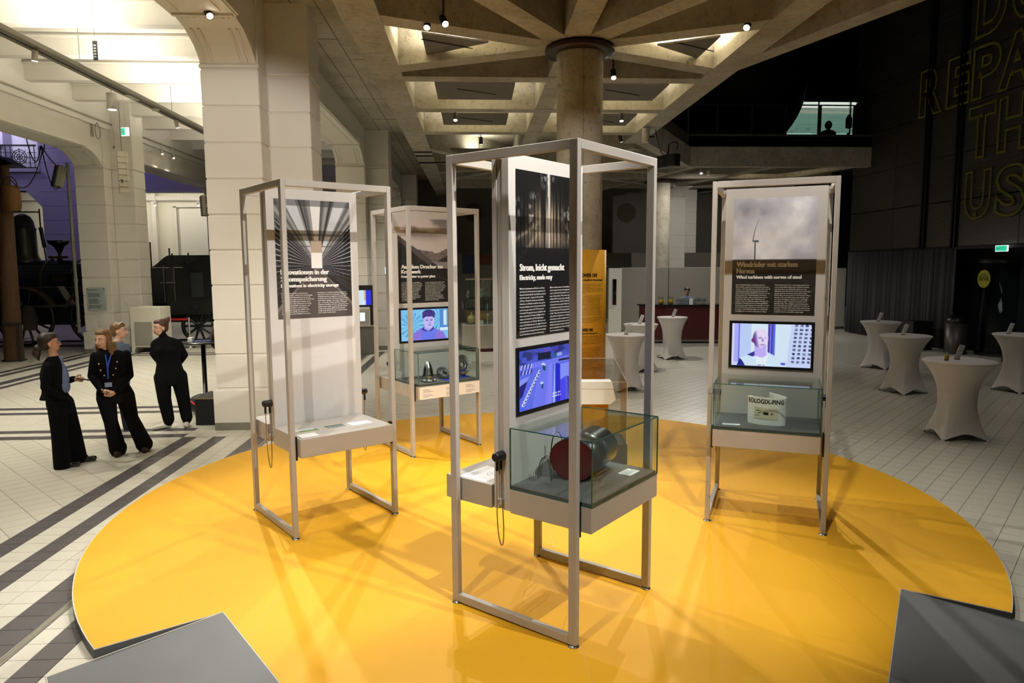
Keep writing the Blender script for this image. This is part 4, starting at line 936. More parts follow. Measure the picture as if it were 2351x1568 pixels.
# plinth with acrylic hood behind the near stand
d=thing('acrylic_display_case','white angular model under a clear acrylic hood on a dark plinth','display case',(1.34,8.35,PZ),R(-4))
MB().bbox(-.50,.50,-.13,.42,0,.25,.004).build('plinth',mat('plinth_grey','#4A4846',.6),d)
ac=MB(); hz=1.06
for p in ((-.49,.49,-.12,-.115,.25,1.02),(-.49,-.485,-.115,.41,.25,1.02),(.485,.49,-.115,.41,.25,1.02),(-.49,.49,.405,.41,.25,1.22)):
    MB().box(*p).build('acrylic_pane',ACR,d)
MB().add([(-.49,-.12,1.02),(.49,-.12,1.02),(.40,.405,1.24),(-.49,.405,1.24),(-.49,-.12,1.026),(.49,-.12,1.026),(.40,.405,1.246),(-.49,.405,1.246)],[(0,3,2,1),(4,5,6,7),(0,1,5,4),(1,2,6,5),(2,3,7,6),(3,0,4,7)]).build('acrylic_pane',ACR,d)
e=MB(); e.tube([(-.49,-.12,1.02),(.49,-.12,1.02),(.40,.405,1.24),(-.49,.405,1.24)],.003,6).tube([(.49,-.12,1.02),(.49,-.12,.25)],.003,6); e.build('acrylic_edges',ACRE,d)
m=MB(); P=[(-.42,1.0),(.32,1.0),(.36,.81),(.36,.79),(.30,.735),(-.42,.735)]
m.prism([(a,b) for a,b in P][::-1],-.06,.18,mp=lambda a,b,c:(a,c+(b-.73)*.15,b)); m.build('white_model',WHITE,d)
MB().bbox(-.40,.28,.0,.14,.25,.735,.004).build('model_foot',mat('orange_foot','#C98C2E',.5),d)
# ================================================================ LAMPS
DLAMP=mat('dark_lamp','#2A2724',0.5); WLAMP=mat('white_lamp','#D9D5C8',0.5)
GLOW=mat('lamp_glow','#FFFFFF',0.5,emit='#FFF3DC',estr=18.0); WARMG=mat('warm_lamp_glow','#FFFFFF',0.5,emit='#FFF0D2',estr=14.0)
def spotlight(pos,tgt,watts,cone,style,label,group,color=NEUT,mount=None,r=.048,l=.17,soft=.03):
    p=Vector(pos); d=(Vector(tgt)-p).normalized(); o=thing('spotlight',label,'spotlight',pos,group=group)
    m=DLAMP if style=='dark' else WLAMP
    MB().cyl(d*-l,d*.0,r,n=18).build('lamp_housing',m,o)
    MB().cyl(d*.001,d*.004,r*.86,n=18).build('lamp_lens',GLOW,o)
    zt=(mount if mount is not None else SZ)-p.z
    b=d*-l*.6
    MB().cyl((b.x,b.y,b.z),(b.x,b.y,zt),.012,n=8).build('mounting_rod',m,o)
    li=lamp('SPOT','lamp_light',(0,0,0),watts,color,None,size=soft,spot=cone,blend=.55); li.parent=o
    li.location=d*.03; li.rotation_euler=d.to_track_quat('-Z','Y').to_euler(); return o
HL=['spotlight beside the top of the big cream pillar','spotlight in the right coffer near the slab edge','left one of two dark spotlights near the top edge','right one of two dark spotlights near the top edge',
'spotlight just right of the concrete column','small spotlight far back left of the column','small spotlight far back right of the column','spotlight overhead behind the camera, left','spotlight overhead behind the camera, middle','spotlight overhead behind the camera, right','spotlight above the left stands','spotlight above the near stand','added spotlight brightening the big cream pillar','added spotlight brightening the concrete column and its yellow sleeve','spotlight above the bar tables','left one of two white spotlights under the gallery','right one of two white spotlights under the gallery','spotlight above the glassware vitrine']
for (p,t,w,c,s),lb in zip(HALL_SPOTS,HL): spotlight(p,t,w,c,s,lb,'ceiling spotlights of the concrete hall')
# left aisle trunking
TRK=mat('track_grey','#8F8A7C',0.5)
tr=thing('lighting_track','long grey lighting trunk running under the ribbed ceiling','light track',(-7.4,0,6.2))
MB().bbox(-.13,.13,3.0,22.5,0,.09,.008).build('track_profile',TRK,tr)
MB().box(-.015,.015,3.0,22.5,-.006,0).build('track_slot',BLACK,tr)
for y in (6,10,14,18,22): MB().cyl((0,y,.09),(0,y,.86),.008,n=6).build('suspension_rod',STEEL,tr)
MB().bbox(-.07,.07,15.7,16.2,-.03,.0,.01).build('control_box',WLAMP,tr)
MB().lathe([(.0,-.055),(.07,-.05),(.09,-.02),(.09,.0)],20,(0,17.1,0)).build('smoke_detector',WLAMP,tr)
for y,t,w,lb in ((12.6,(-8.4,13.2,0),520,'spotlight at the left end of the aisle lighting trunk'),(18.3,(-6.2,19.6,0),520,'spotlight at the far right part of the aisle lighting trunk'),(9.2,(-5.6,9.4,0),330,'spotlight on the aisle trunk above the standing women'),(6.0,(-5.6,6.6,0),230,'spotlight on the aisle trunk nearest the camera')):
    spotlight((-7.4,y,6.0),t,w,100,'white',lb,'spotlights on the aisle trunk',AISLE_LIGHT,6.2,soft=.08)
o=thing('pendant_downlight','white cylindrical pendant light below the aisle trunk','pendant light',(-7.35,15.0,5.72))
MB().lathe([(.0,0),(.095,0),(.10,.01),(.10,.32),(.0,.33)],24).build('pendant_body',WLAMP,o); MB().cyl((0,0,.33),(0,0,.5),.006,n=6).build('pendant_cord',STEEL,o)
MB().lathe([(.0,-.004),(.08,-.004),(.08,-.001),(.0,-.001)],24).build('pendant_lens',WARMG,o); li=lamp('SPOT','pendant_light',(0,0,0),400,AISLE_LIGHT,None,size=.08,spot=120,blend=.8); li.parent=o; li.location=(0,0,-.05)
o=thing('hanging_sign','small dark sign hanging above the aisle trunk','sign',(-6.9,13.6,6.3)); MB().bbox(-.04,.04,-.01,.01,0,.34,.003).build('sign_board',BLK,o); MB().cyl((0,0,.34),(0,0,1.25),.004,n=6).build('sign_cord',STEEL,o)
m=MB()
for i in range(5): m.box(-.022,.022,-.0115,-.0105,.05+.05*i,.07+.05*i)
m.build('sign_symbols',WHITE,o)
# conduit with small spotlights along the left arcade
tr2=thing('cable_conduit','thin conduit running along the wall above the left arches','conduit',(-10.66,0,6.72))
MB().cyl((0,8,0),(0,34,0),.022,n=8).build('conduit_pipe',mat('conduit','#B8B09A',.6),tr2)
for y,lb in ((21.9,'spotlight beside the line array speaker on the conduit'),(24.7,'left spotlight of the pair over the far left arch'),(25.6,'right spotlight of the pair over the far left arch')):
    spotlight((-10.55,y,6.35),(-8.6,y-2.0,0),60,90,'white',lb,'spotlights on the wall conduit',AISLE_LIGHT,6.73,.04,.14,.06)
MB().bbox(-10.75,-10.71,20.7,20.74,6.2,6.7,.004).build('trim_conduit_drop',mat('conduit','#B8B09A',.6),kind='structure')
# exit sign in the aisle
def exit_sign(name,label,loc,rz,w,h,left=True):
    o=thing(name,label,'exit sign',loc,rz); MB().bbox(-w/2,w/2,-.02,.02,-h/2,h/2,.004).build('sign_housing',mat('sign_white','#E8F4EE',.4,emit='#E6F7F0',estr=1.1),o)
    MB().box(-w*.47,w*.05 if left else w*.47,-.0215,-.0205,-h*.42,h*.42).build('green_field',mat('exit_green','#19A67A',.4,emit='#22B488',estr=1.0),o)
    q=MB(); q.beam((-w*.36,0),(-w*.08,0),h*.12,-.0228,-.0222); 
    V=[(-w*.36,-.0228,.0),(-w*.24,-.0228,h*.16),(-w*.24,-.0228,-h*.16)]; a=MB(); a.add(V,[(0,2,1)]); a.box(-w*.26,-w*.06,-.0228,-.0222,-h*.05,h*.05); a.ball((w*-.0,-.0228,h*.2),(h*.06,.001,h*.06),10,6); a.build('sign_symbol',WHITE,o); return o
es=exit_sign('exit_sign','small green exit sign hanging from the ribbed ceiling',(-8.55,18.0,5.84),R(-12),.20,.20)
MB().cyl((0,0,.1),(0,0,1.2),.004,n=6).build('sign_rod',STEEL,es)

# ---------------------------------------------------------------- line array, cables, speakers at the left arcade
SPK=mat('speaker_beige','#D6CEB8',0.6); SPKG=mat('speaker_grey','#7C796E',0.6)
o=thing('line_array_speaker','curved cream line array speaker hanging in front of the pillar','speaker',(-9.75,20.25,5.72),R(20))
for i in range(7):
    t=i/6; m=MB(); a=R(4+14*t); y=-.16*t*t; z=-.16*i
    m.prism([(-.10,-.13),(.10,-.13),(.14,.14),(-.14,.14)],z-.155,z-.005,mp=lambda p,q,c:(p,q-y-.05*t,c)); m.build('speaker_module',SPK,o)
MB().cyl((0,0,0),(0,0,1.85),.006,n=6).build('hanging_wire',BLACK,o); lettering('array_number','2',.13,BLACK,lambda a,b,c:(-.05+a,-.165,-.86+b),o,bold=.03)
m=MB()
for i in range(12): m.box(.085,.10,-.132-.0,-.128,-.08-.085*i,-.065-.085*i)
m.build('array_fixings',BLACK,o)
def box_speaker(name,label,loc,rz,tilt,h=.62,group='grey wall speakers'):
    o=thing(name,label,'speaker',loc,rz,group=group); o.rotation_euler=(R(tilt),0,rz)
    MB().bbox(-.13,.13,-.12,.12,-h/2,h/2,.012).build('speaker_cabinet',SPKG,o); m=MB()
    for i in (-5,-3.5,-2,1.5,3,4.5): m.cyl((0,-.121,i*h/12),(0,-.124,i*h/12),.026,n=12)
    m.build('speaker_ports',BLACK,o); return o
box_speaker('column_speaker','grey column speaker with round ports left of the pillar arch',(-11.85,20.9,5.12),R(-35),-14)
box_speaker('column_speaker','grey column speaker with round ports beside the lattice mast',(-8.35,22.4,4.42),R(35),-8)
o=thing('cable_bundle','loops of black cable hanging under the left arch','cable',(0,0,0)); m=MB()
def hang(a,b,sag,n=18): 
    a,b=Vector(a),Vector(b); return [a.lerp(b,i/n)+Vector((0,0,-sag*4*(i/n)*(1-i/n))) for i in range(n+1)]
for a,b,s in (((-12.7,19.4,6.1),(-11.95,20.4,5.8),1.25),((-12.25,20.2,6.1),(-12.0,20.4,5.9),.55),((-11.98,20.4,5.9),(-11.8,20.7,5.42),.05),((-11.98,20.4,5.85),(-11.75,20.7,4.86),.5),((-12.0,20.4,5.9),(-11.95,20.5,5.95),.2)): m.tube(hang(a,b,s),.014,6)
m.build('cable_loops',BLACK,o)
o=thing('cable_loop','single grey cable loop on the wall above the left arch','cable',(-10.72,20.9,6.62)); MB().tube([(.03,.14*math.sin(t)*(.6+.4*math.sin(t/2)),-.22+.22*math.cos(t)) for t in [2*math.pi*i/20 for i in range(20)]],.008,6,closed=True).build('loop',SPKG,o)
# pipe and plate at the pillar with the sign
o=thing('wall_pipe','grey pipe running up the left side of the sign pillar','pipe',(-11.68,21.05,.62)); MB().cyl((0,0,0),(0,0,4.9),.045,n=12).build('pipe_tube',SPKG,o)
for z in (.3,1.5,2.7,3.9): MB().cyl((0,0,z),(0,0,z+.08),.06,n=12).build('pipe_clamp',SPKG,o)
o=thing('info_plate','pale blue information plate with text lines on the cream pillar','plate',(-11.2,21.195,1.6),group=None)
MB().bbox(-.265,.265,-.025,.0,-.33,.33,.003).build('plate_glass',mat('plate_blue','#B9C6C4',.3,coat=.4),o); m=MB(); rr=random.Random(3)
for i in range(17):
    if i not in (1,2,7,13): m.box(-.22,-.22+.26+.12*rr.random(),-.0262,-.0255,.27-.033*i,.282-.033*i)
m.build('plate_text',mat('grey_ink','#4A4A4C',.5),o); m=MB()
for x in (-.235,.235): m.cyl((x,-.026,.30),(x,-.034,.30),.012,n=8)
m.build('plate_screws',BLACK,o)

# ---------------------------------------------------------------- wooden post with bell
WOOD=mat('rough_wood','#54391E',0.8,noise=0.9,nscale=3,stretch=(8,8,.6),bump=.5,bscale=14,dark=.55)
WOODB=mat('bell_wood','#6E4A18',0.7,noise=0.9,nscale=4,stretch=(4,4,1),bump=.3,bscale=10,dark=.6)
o=thing('wooden_signal_post','weathered wooden signal post with a wooden bell at the left edge','post',(-12.66,19.6,0))
MB().tube([(.0,0,0),(.02,0,1.5),(.10,0,4.1),(.16,0,5.35)],[.24,.22,.17,.10],14).build('post_trunk',WOOD,o)
MB().lathe([(.30,0),(.30,.02),(.25,.03)],20).build('post_base',BLACK,o)
bl=MB().lathe([(.19,0),(.225,.15),(.225,.40),(.19,.66),(.0,.66)],14,(.34,-.12,4.04)).build('wooden_bell',WOODB,o)
MB().tube([(.34+.18*math.cos(t),-.12,4.70+.24*math.sin(t)) for t in [math.pi*i/14 for i in range(15)]],.012,6).build('bell_handle',BLACK,bl)
MB().prism([(-.38,0),(.46,0),(.04,.24)],-.30,.30,mp=lambda a,b,c:(a+.1,c,b+5.24)).build('post_roof',BLK,o)
MB().box(-.1,.34,-.25,-.2,1.0,1.06).box(.28,.34,-.26,-.2,.0,1.06).build('post_brace',mat('dark_timber','#2A2622',.8),o)

# ---------------------------------------------------------------- steam locomotive and tender
LOCO=mat('loco_black','#16181A',0.32,noise=.4,nscale=3,coat=.15); LOCOB=mat('loco_blue_black','#1B2028',0.25,coat=.2,noise=.3,nscale=4); BRASS=mat('loco_brass','#7A6A3A',.35,.8); RODM=mat('rod_steel','#7C7C7C',.3,.9); FEND=mat('fender_brown','#4A3A28',.5)
L=thing('steam_locomotive','black steam locomotive with spoked wheels, dome and name plate AJAX','locomotive',(0,23.8,0))
zc,rb=2.06,.74
MB().cyl((-18.5,0,zc),(-11.05,0,zc),rb,n=40).build('boiler',LOCOB,L)
for x in (-13.9,-12.95,-16,-17.5): MB().cyl((x-.03,0,zc),(x+.03,0,zc),rb+.012,n=40).build('boiler_band',BRASS,L)
for i in range(14):
    a=R(100+10*i*.9); MB().box(-18.4,-11,-.006,.006,-.004,.006).build('lagging_strip',LOCO,L,(0,math.cos(a)*0-rb*abs(math.sin(a))*1.0 if False else -math.sqrt(max(0,rb*rb-(rb*math.cos(R(20+10*i)))**2)),zc+rb*math.cos(R(20+10*i))))
MB().lathe([(.46,0),(.47,.08),(.40,.14),(.36,.30),(.35,1.05),(.37,1.08),(.37,1.12),(.33,1.15),(.30,1.35),(.22,1.50),(.10,1.58),(.0,1.60)],28,(-14.75,0,2.70)).build('steam_dome',mat('dome_grey','#3A3A36',.35,.4),L)
MB().lathe([(.10,0),(.07,.08),(.05,.2),(.16,.42),(.30,.52),(.34,.62),(.32,.62),(.0,.44)],20,(-13.65,0,2.80)).build('oil_lamp_bowl',LOCO,L)
MB().tube([(-13.9,0,2.80),(-13.9,0,2.93)],.05,8).tube([(-13.95,-.1,2.88),(-13.35,-.1,2.88)],.04,8).build('lamp_fitting',BRASS,L)
MB().tube([(-15.0,0,4.35),(-14.2,0,4.35),(-14.2,0,4.45),(-14.2,0,3.9),(-14.1,0,2.8)],.022,6).tube([(-14.2,0,3.85),(-14.12,0,3.2)],.06,8).build('valve_rod',LOCO,L)
pl=MB().bbox(-13.62,-12.85,-.06,.0,2.05,2.33,.01).build('name_plate',LOCO,L,(0,-.73,0)); lettering('plate_letters','AJAX',.19,BRASS,lambda a,b,c:(-13.5+a,-.065,2.12+b),pl,bold=.02)
MB().box(-18.5,-11.0,-.82,.82,1.28,1.36).build('running_board',LOCO,L); MB().box(-18.5,-11.0,-.62,.62,.7,1.28).build('frame_plate',BLACK,L)
MB().tube([(-18.4,-.85,1.92),(-11,-.85,1.92)],.018,6).build('handrail',RODM,L)
def wheel(par,x,z,r,y,ns=14,nm='driving_wheel'):
    m=MB(); ring=[(r,-.05),(r,.05),(r-.09,.05),(r-.09,-.05)]; n=44; V=[];F=[]
    for i in range(n):
        a=2*math.pi*i/n
        for rr_,yy in ring: V.append((x+rr_*math.cos(a),y+yy,z+rr_*math.sin(a)))
    for i in range(n):
        j=(i+1)%n
        for k in range(4): F.append([4*i+k,4*j+k,4*j+(k+1)%4,4*i+(k+1)%4])
    m.add(V,F,0,True); w=m.build(nm,LOCO,par)
    s=MB(); s.cyl((x,y-.08,z),(x,y+.06,z),.14*r/.9,n=16)
    for i in range(ns): a=2*math.pi*i/ns; s.tube([(x+.1*math.cos(a),y,z+.1*math.sin(a)),(x+(r-.05)*math.cos(a),y,z+(r-.05)*math.sin(a))],[.045,.032],6)
    s.build('wheel_spokes',LOCO,w); return w
for x in (-14.42,-12.15,-16.8): wheel(L,x,.93,.90,-.76)
for x in (-14.42,-12.15):
    P=[(x+1.02*math.cos(t),.93+1.02*math.sin(t)) for t in [R(20+140*i/20) for i in range(21)]]; Q=[(x+.94*math.cos(t),.93+.94*math.sin(t)) for t in [R(160-140*i/20) for i in range(21)]]
    MB().prism(P+Q,-.92,-.68,mp=lambda a,b,c:(a,c,b)).build('wheel_fender',FEND,L)
MB().beam((-14.15,0),(-12.2,0),.09,-.90,-.86) and MB().tube([(-14.15,-.90,1.30),(-12.2,-.90,1.36)],.04,8).build('coupling_rod',RODM,L)
MB().prism([(-14.40,.55),(-14.0,.55),(-13.95,.95),(-14.05,1.32),(-14.28,1.36),(-14.38,1.1)],-.98,-.90,mp=lambda a,b,c:(a,c,b)).build('crank_web',mat('crank_grey','#5A5448',.5,.5),L)
MB().prism([(-13.3,1.95),(-13.1,1.95),(-12.75,1.36),(-12.98,1.36)],-.90,-.87,mp=lambda a,b,c:(a,c,b)).build('boiler_stay',SPKG,L)
T=thing('locomotive_tender','black riveted tender and cab with sloping curved top beyond the white cabinet','tender',(0,23.8,0))
MB().bbox(-10.95,-9.98,-.85,.85,1.35,2.52,.02).build('tank_box',LOCO,T)
P=[(-9.95,1.0),(-9.95,2.50)]+[(-9.5+.0*i+(.85*i/12),2.50+.38*(1-math.cos(math.pi*i/12))/2) for i in range(13)]+[(-6.6,2.88),(-6.6,1.0)]
MB().prism(P[::-1],-.85,.85,mp=lambda a,b,c:(a,c,b)).build('cab_side',LOCO,T)
MB().prism([(-10.94,2.53)]+[(-10.9+.7*i/10,2.53+.40*(1-math.cos(math.pi*i/10))/2) for i in range(11)]+[(-8.9,2.93),(-8.9,2.53)],.2,.85,mp=lambda a,b,c:(a,c,b)).build('coal_rail',LOCOB,T)
MB().bbox(-10.95,-6.6,-.7,.7,.75,1.38,.02).build('tender_frame',BLACK,T)
for x in (-9.0,-7.2): wheel(T,x,.62,.56,-.72,10,'tender_wheel')
MB().bbox(-9.15,-8.75,-.88,-.85,1.55,2.35,.01).build('tool_box',mat('loco_edge','#24282A',.4),T)
m=MB()
for x in (-9.25,-8.98,-8.68,-8.4,-8.12): m.cyl((x,-.86,1.22-.04*math.sin(x*3)),(x,-.875,1.22-.04*math.sin(x*3)),.07,n=12)
m.build('spring_eyes',BLACK,T)
m=MB()
lm=mat('loco_black','#16181A')
for x,h in ((-10.6,.55),(-10.0,.35),(-9.92,.18),(-9.4,.2)): MB().cyl((x,-.3,2.5),(x,-.3,2.5+h+.3),.025,n=6).build('lamp_iron',LOCO,T)
m=MB(); MB().tube([(-9.97,-.88,1.4),(-9.97,-.88,2.6)],.022,6).tube([(-9.65,-.88,1.45),(-9.65,-.88,2.5)],.02,6).box(-10.1,-9.6,-.88,-.84,2.02,2.06).build('grab_rails',RODM,T)
rl=MB().box(-20,-5,-.76,-.68,0,.06).box(-20,-5,.68,.76,0,.06).build('rail_track',RODM,None,(0,23.8,0),kind='structure')
# lattice mast beside the far pillar
o=thing('lattice_mast','dark lattice steel mast right of the bright picture','mast',(-10.0,28.6,0)); m=MB()
for x in (-.14,.14):
    for y in (-.14,.14): MB().box(x-.03,x+.03,y-.03,y+.03,0,6.2).build('mast_chord',BLK,o)
for i in range(22):
    z=.2+i*.27
    for s in (1,-1): m.tube([(-.14*s,-.14,z),(.14*s,-.14,z+.27)],.016,5)
m.build('mast_lacing',BLK,o)

# ---------------------------------------------------------------- blue wall, gallery railing, bright room
PURP=mat('hall_plaster','#B9B2C8',0.8,noise=.2,nscale=1.5,dark=.93)
bw=MB(); yw=32.0
bw.box(-24,-20.4,yw,yw+.6,0,12).box(-18.95,-15.03,yw,yw+.6,0,12).box(-10.9,-4,yw,yw+.6,0,12).box(-20.4,-18.95,yw,yw+.6,5.9,6.84).box(-15.03,-10.9,yw,yw+.6,5.86,12).box(-20.4,-18.95,yw,yw+.6,9.0,12)
wl=bw.build('wall_blue_hall',PURP,kind='structure')
m=MB()
for z in [0.9+.62*i for i in range(17)]:
    for x0,x1 in ((-18.95,-15.03),(-10.9,-4.0),(-24,-20.4)): m.box(x0,x1,yw-.004,yw,z,z+.02)
m.build('wall_joints',mat('joint_blue','#8B86A0',.8),wl)
MB().prism([(-20.4,5.9),(-19.6,5.9),(-18.95,5.2),(-18.95,5.9)],yw,yw+.6,mp=lambda a,b,c:(a,c,b)).build('arch_corner',PURP,wl)
MB().box(-24,-8,36.6,36.9,0,9).build('wall_bright_room',mat('bright_cream','#F4EDD8',.8),kind='structure')
MB().box(-24,-8,32.6,36.9,6.6,6.8).build('ceiling_bright_room',mat('bright_cream','#F4EDD8',.8),kind='structure')
MB().box(-24,-8,32.6,36.9,.0,.02).build('far_floor_surface_bright',TLIGHT,floor)
m=MB().box(-24,-8,36.35,36.6,5.9,6.1).build('trim_bright_room',CREAM,kind='structure')
MB().box(-16.2,-16.0,36.3,36.6,0,6.6).box(-15.2,-11.2,36.45,36.6,5.55,5.7).box(-15.2,-15.05,36.45,36.6,0,5.6).build('trim_picture_recess',CREAM,kind='structure')
def t_lake(X,Y):
    C=np.stack([.96+0*X,.94+0*X,.88+0*X],-1); h=.40-.12*X+.05*fbm(X*6,X*0+2); C=blend(C,(Y<h),(.80,.78,.80)); C=blend(C,(Y<h)*np.clip((fbm(X*12,Y*18)-.5)*5,0,1)*.5,(.66,.66,.74)); C=blend(C,(Y<.28),(.90,.90,.93)); C=blend(C,(Y<.28)*np.clip((fbm(X*5,Y*60)-.52)*6,0,1)*.4,(.66,.68,.78))
    C=blend(C,mpoly(X,Y,[(.35,.14),(1,.13),(1,.10),(.45,.10)]),(.30,.30,.36)); return blend(C,(np.clip((fbm(X*40,Y*40)-.45)*8,0,1))*mell(X,Y,.93,.20,.12,.08),(.2,.2,.24))
pw=thing('mural_photograph','large pale mural of a lake and hills in the bright room','mural',(-14.9,36.44,.9)); picture('mural_sheet',4.3,4.6,120,120,t_lake,PRINT,lambda a,b:(a,-.01,b),pw); MB().box(0,4.3,0,.03,0,4.6).build('mural_board',WHITE,pw)
pr=thing('picture_rail_light','white rail with small lamps in the bright room','light rail',(-15.5,34.2,5.65)); MB().box(-3,6,-.03,.03,0,.05).build('rail_bar',WLAMP,pr)
for x in (-2,1.5,5): MB().cyl((x,0,.05),(x,0,.95),.01,n=6).build('rail_hanger',WLAMP,pr)
for x in (.4,2.4,4.4): MB().cyl((x,0,0),(x+.05,-.05,-.2),.06,n=12).build('rail_lamp',WLAMP,pr); MB().cyl((x+.05,-.05,-.2),(x+.051,-.051,-.204),.05,n=12).build('lamp_lens',GLOW,pr)
IRON=mat('wrought_iron','#131218',.5)
g=thing('gallery_railing','black wrought iron gallery railing with a round rosette, upper left','railing',(-20.9,31.9,6.86))
MB().box(-1.6,1.93,-.03,.03,.93,1.0).build('handrail',IRON,g); MB().box(-1.6,1.93,-.02,.02,0,.04).build('bottom_rail',IRON,g)
for i in range(18):
    x=-1.55+.2*i
    if not (.95<x<1.5): MB().box(x-.012,x+.012,-.012,.012,.04,.93).build('baluster',IRON,g)
m=MB()
for z in (.22,.44,.66): m.box(-1.6,.92,-.01,.01,z-.01,z+.01).box(1.55,1.93,-.01,.01,z-.01,z+.01)
m.build('cross_bars',IRON,g); ro_=MB(); cx,cz=1.22,.48
for r_ in (.30,.22,.12): ro_.tube([(cx+r_*math.cos(t),0,cz+r_*math.sin(t)) for t in [2*math.pi*i/28 for i in range(28)]],.018,6,closed=True)
for k in range(8): a=k*math.pi/4; ro_.tube([(cx,0,cz),(cx+.38*math.cos(a),0,cz+.38*math.sin(a))],.014,5)
ro_.build('rosette',IRON,g)
sc=MB()
for cx,s in ((-.35,1),(.25,-1)): sc.tube([(cx+s*.02*t*math.cos(t*1.2),0,.45+.02*t*math.sin(t*1.2)) for t in [i*.4 for i in range(24)]],.012,5)
sc.build('scrollwork',IRON,g)
MB().box(-24,-18.9,32.62,32.8,6.84,9.0).build('wall_gallery',mat('gallery_white','#E9E6EE',.7),kind='structure')
MB().box(-24,-18.9,31.85,32.6,6.70,6.84).build('trim_gallery_floor',PURP,kind='structure')
o=tag(MB().box(-15.05,-14.0,31.93,31.99,6.80,6.95).build('blue_light_strip',mat('blue_led','#2A3BFF',.4,emit='#2A35FF',estr=2.5)),'glowing blue light strip on the blue hall wall','light strip')
lamp('AREA','gallery_wall_light',(-20.2,31.2,8.6),16,(.80,.78,1.0),(-20.2,32.8,7.6),size=.8)

# ---------------------------------------------------------------- floor things in the aisle
CAB=mat('cabinet_cream','#E9E3D0',.5)
o=thing('white_cabinet','cream cabinet with a grey grille panel beside the sign pillar','cabinet',(-9.70,21.32,0),R(-6))
MB().bbox(-.52,.40,-.25,.35,.16,1.36,.01).build('cabinet_body',CAB,o); MB().bbox(-.40,.14,-.262,-.25,.22,.92,.003).build('grille_panel',mat('grille_grey','#A9A596',.7,noise=.5,nscale=120,bump=.3,bscale=300),o)
MB().prism([(-.52,0),(-.46,0),(-.40,.16),(-.52,.16)],-.25,.35,mp=lambda a,b,c:(a,c,b)).build('cabinet_foot',CAB,o); MB().prism([(.34,0),(.40,0),(.40,.16),(.28,.16)],-.25,.35,mp=lambda a,b,c:(a,c,b)).build('cabinet_foot',CAB,o)
st=thing('barrier_post','steel barrier post with a red tape in front of the locomotive','barrier',(-9.05,22.4,0)); MB().lathe([(.16,0),(.16,.02),(.03,.04),(.03,.95),(.0,.96)],20).build('post_tube',STEEL,st)
MB().box(-1.35,0,-.004,.004,.86,.92).build('red_tape',mat('red_tape','#C4202A',.5),st)
o=thing('bistro_table','black round high table with a laptop behind the woman in black','table',(-5.12,13.25,0)); MB().lathe([(.0,0),(.26,0),(.26,.015),(.04,.03),(.04,1.10),(.0,1.10)],24).build('table_leg',BLK,o); MB().lathe([(.0,1.10),(.35,1.10),(.36,1.115),(.35,1.13),(.0,1.13)],36).build('table_top',mat('table_black','#1E1E20',.3),o)
o=thing('laptop','slim blue and grey laptop on the black high table','laptop',(-5.10,13.22,1.13),R(5)); MB().bbox(-.16,.16,-.11,.11,0,.018,.003).build('laptop_base',mat('laptop_blue','#2B3370',.35),o); MB().bbox(-.26,-.18,-.06,.05,0,.08,.003).build('card_stand',WHITE,o)
o=thing('black_crate','black wooden crate with a raw plywood edge beside the big pillar','crate',(-4.27,11.45,0)); MB().bbox(-.21,.24,-.32,.32,0,.425,.005).build('crate_body',mat('crate_black','#17171A',.5),o); MB().box(-.213,.242,-.324,.322,.425,.437).build('plywood_edge',mat('plywood','#B98D4A',.6),o); MB().box(-.21,.24,-.32,.32,.437,.44).build('crate_top',mat('crate_black','#17171A',.5),o)
o=thing('black_bag','black bag with a red strap lying behind the crate','bag',(-4.72,12.1,0)); m=MB()
m.ball((0,0,.17),(.26,.22,.17),20,12); m.build('bag_body',BLACK,o); MB().tube([(-.22,-.16,.30),(-.05,-.25,.20),(.12,-.26,.12),(.2,-.2,.08)],.014,6).build('bag_strap',mat('red_strap','#D22A28',.5),o)
# ================================================================ TABLES IN WHITE COVERS
CLOTH=mat('white_stretch_cloth','#E4DEDA',0.75,noise=.15,nscale=30,dark=.96)
def cover_mesh(r):
    m=MB(); nP=72; zs=[i/26 for i in range(27)]; V=[]
    half=.305; Ht=1.10
    for t in zs:
        for i in range(nP):
            a=2*math.pi*i/nP
            c=abs(math.cos(2*a))                      # 0 at corners (45 deg), 1 at mid sides
            rc=half*1.414*(1-.30*c)+.0               # foot star
            k=t*t*(3-2*t)
            # waist profile
            rt=r; w=.245
            if t<.5: rad=w+(rt-w)*((1-t/.5)**2.1)
            else:
                q=((t-.5)/.5); rad=w*(1-q**1.6)+rc*q**1.6; rad=rad*(1-.0)+0
                rad*=1-.08*c*math.sin(math.pi*q)
            zb=.105*c**.8*(t**5)
            V.append((rad*math.cos(a),rad*math.sin(a),Ht*(1-t)+zb))
    n=nP; F=[[k*n+i,(k+1)*n+i,(k+1)*n+(i+1)%n,k*n+(i+1)%n] for k in range(26) for i in range(n)]
    m.add(V,F,0,True); return m
def table(x,y,rz,r,label,cardrz):
    o=thing('cocktail_table',label,'table',(x,y,0),rz,group='cocktail tables in white stretch covers')
    cover_mesh(r).build('stretch_cover',CLOTH,o)
    MB().lathe([(.0,1.085),(r*.99,1.085),(r+.006,1.095),(r+.006,1.112),(r-.006,1.12),(.0,1.12)],56).build('table_top',CLOTH,o)
    for k in range(4):
        a=math.pi/4+k*math.pi/2; MB().lathe([(.022,0),(.024,.03),(.0,.04)],10,(.415*math.cos(a),.415*math.sin(a),0)).build('foot_cap',CLOTH,o)
    return o
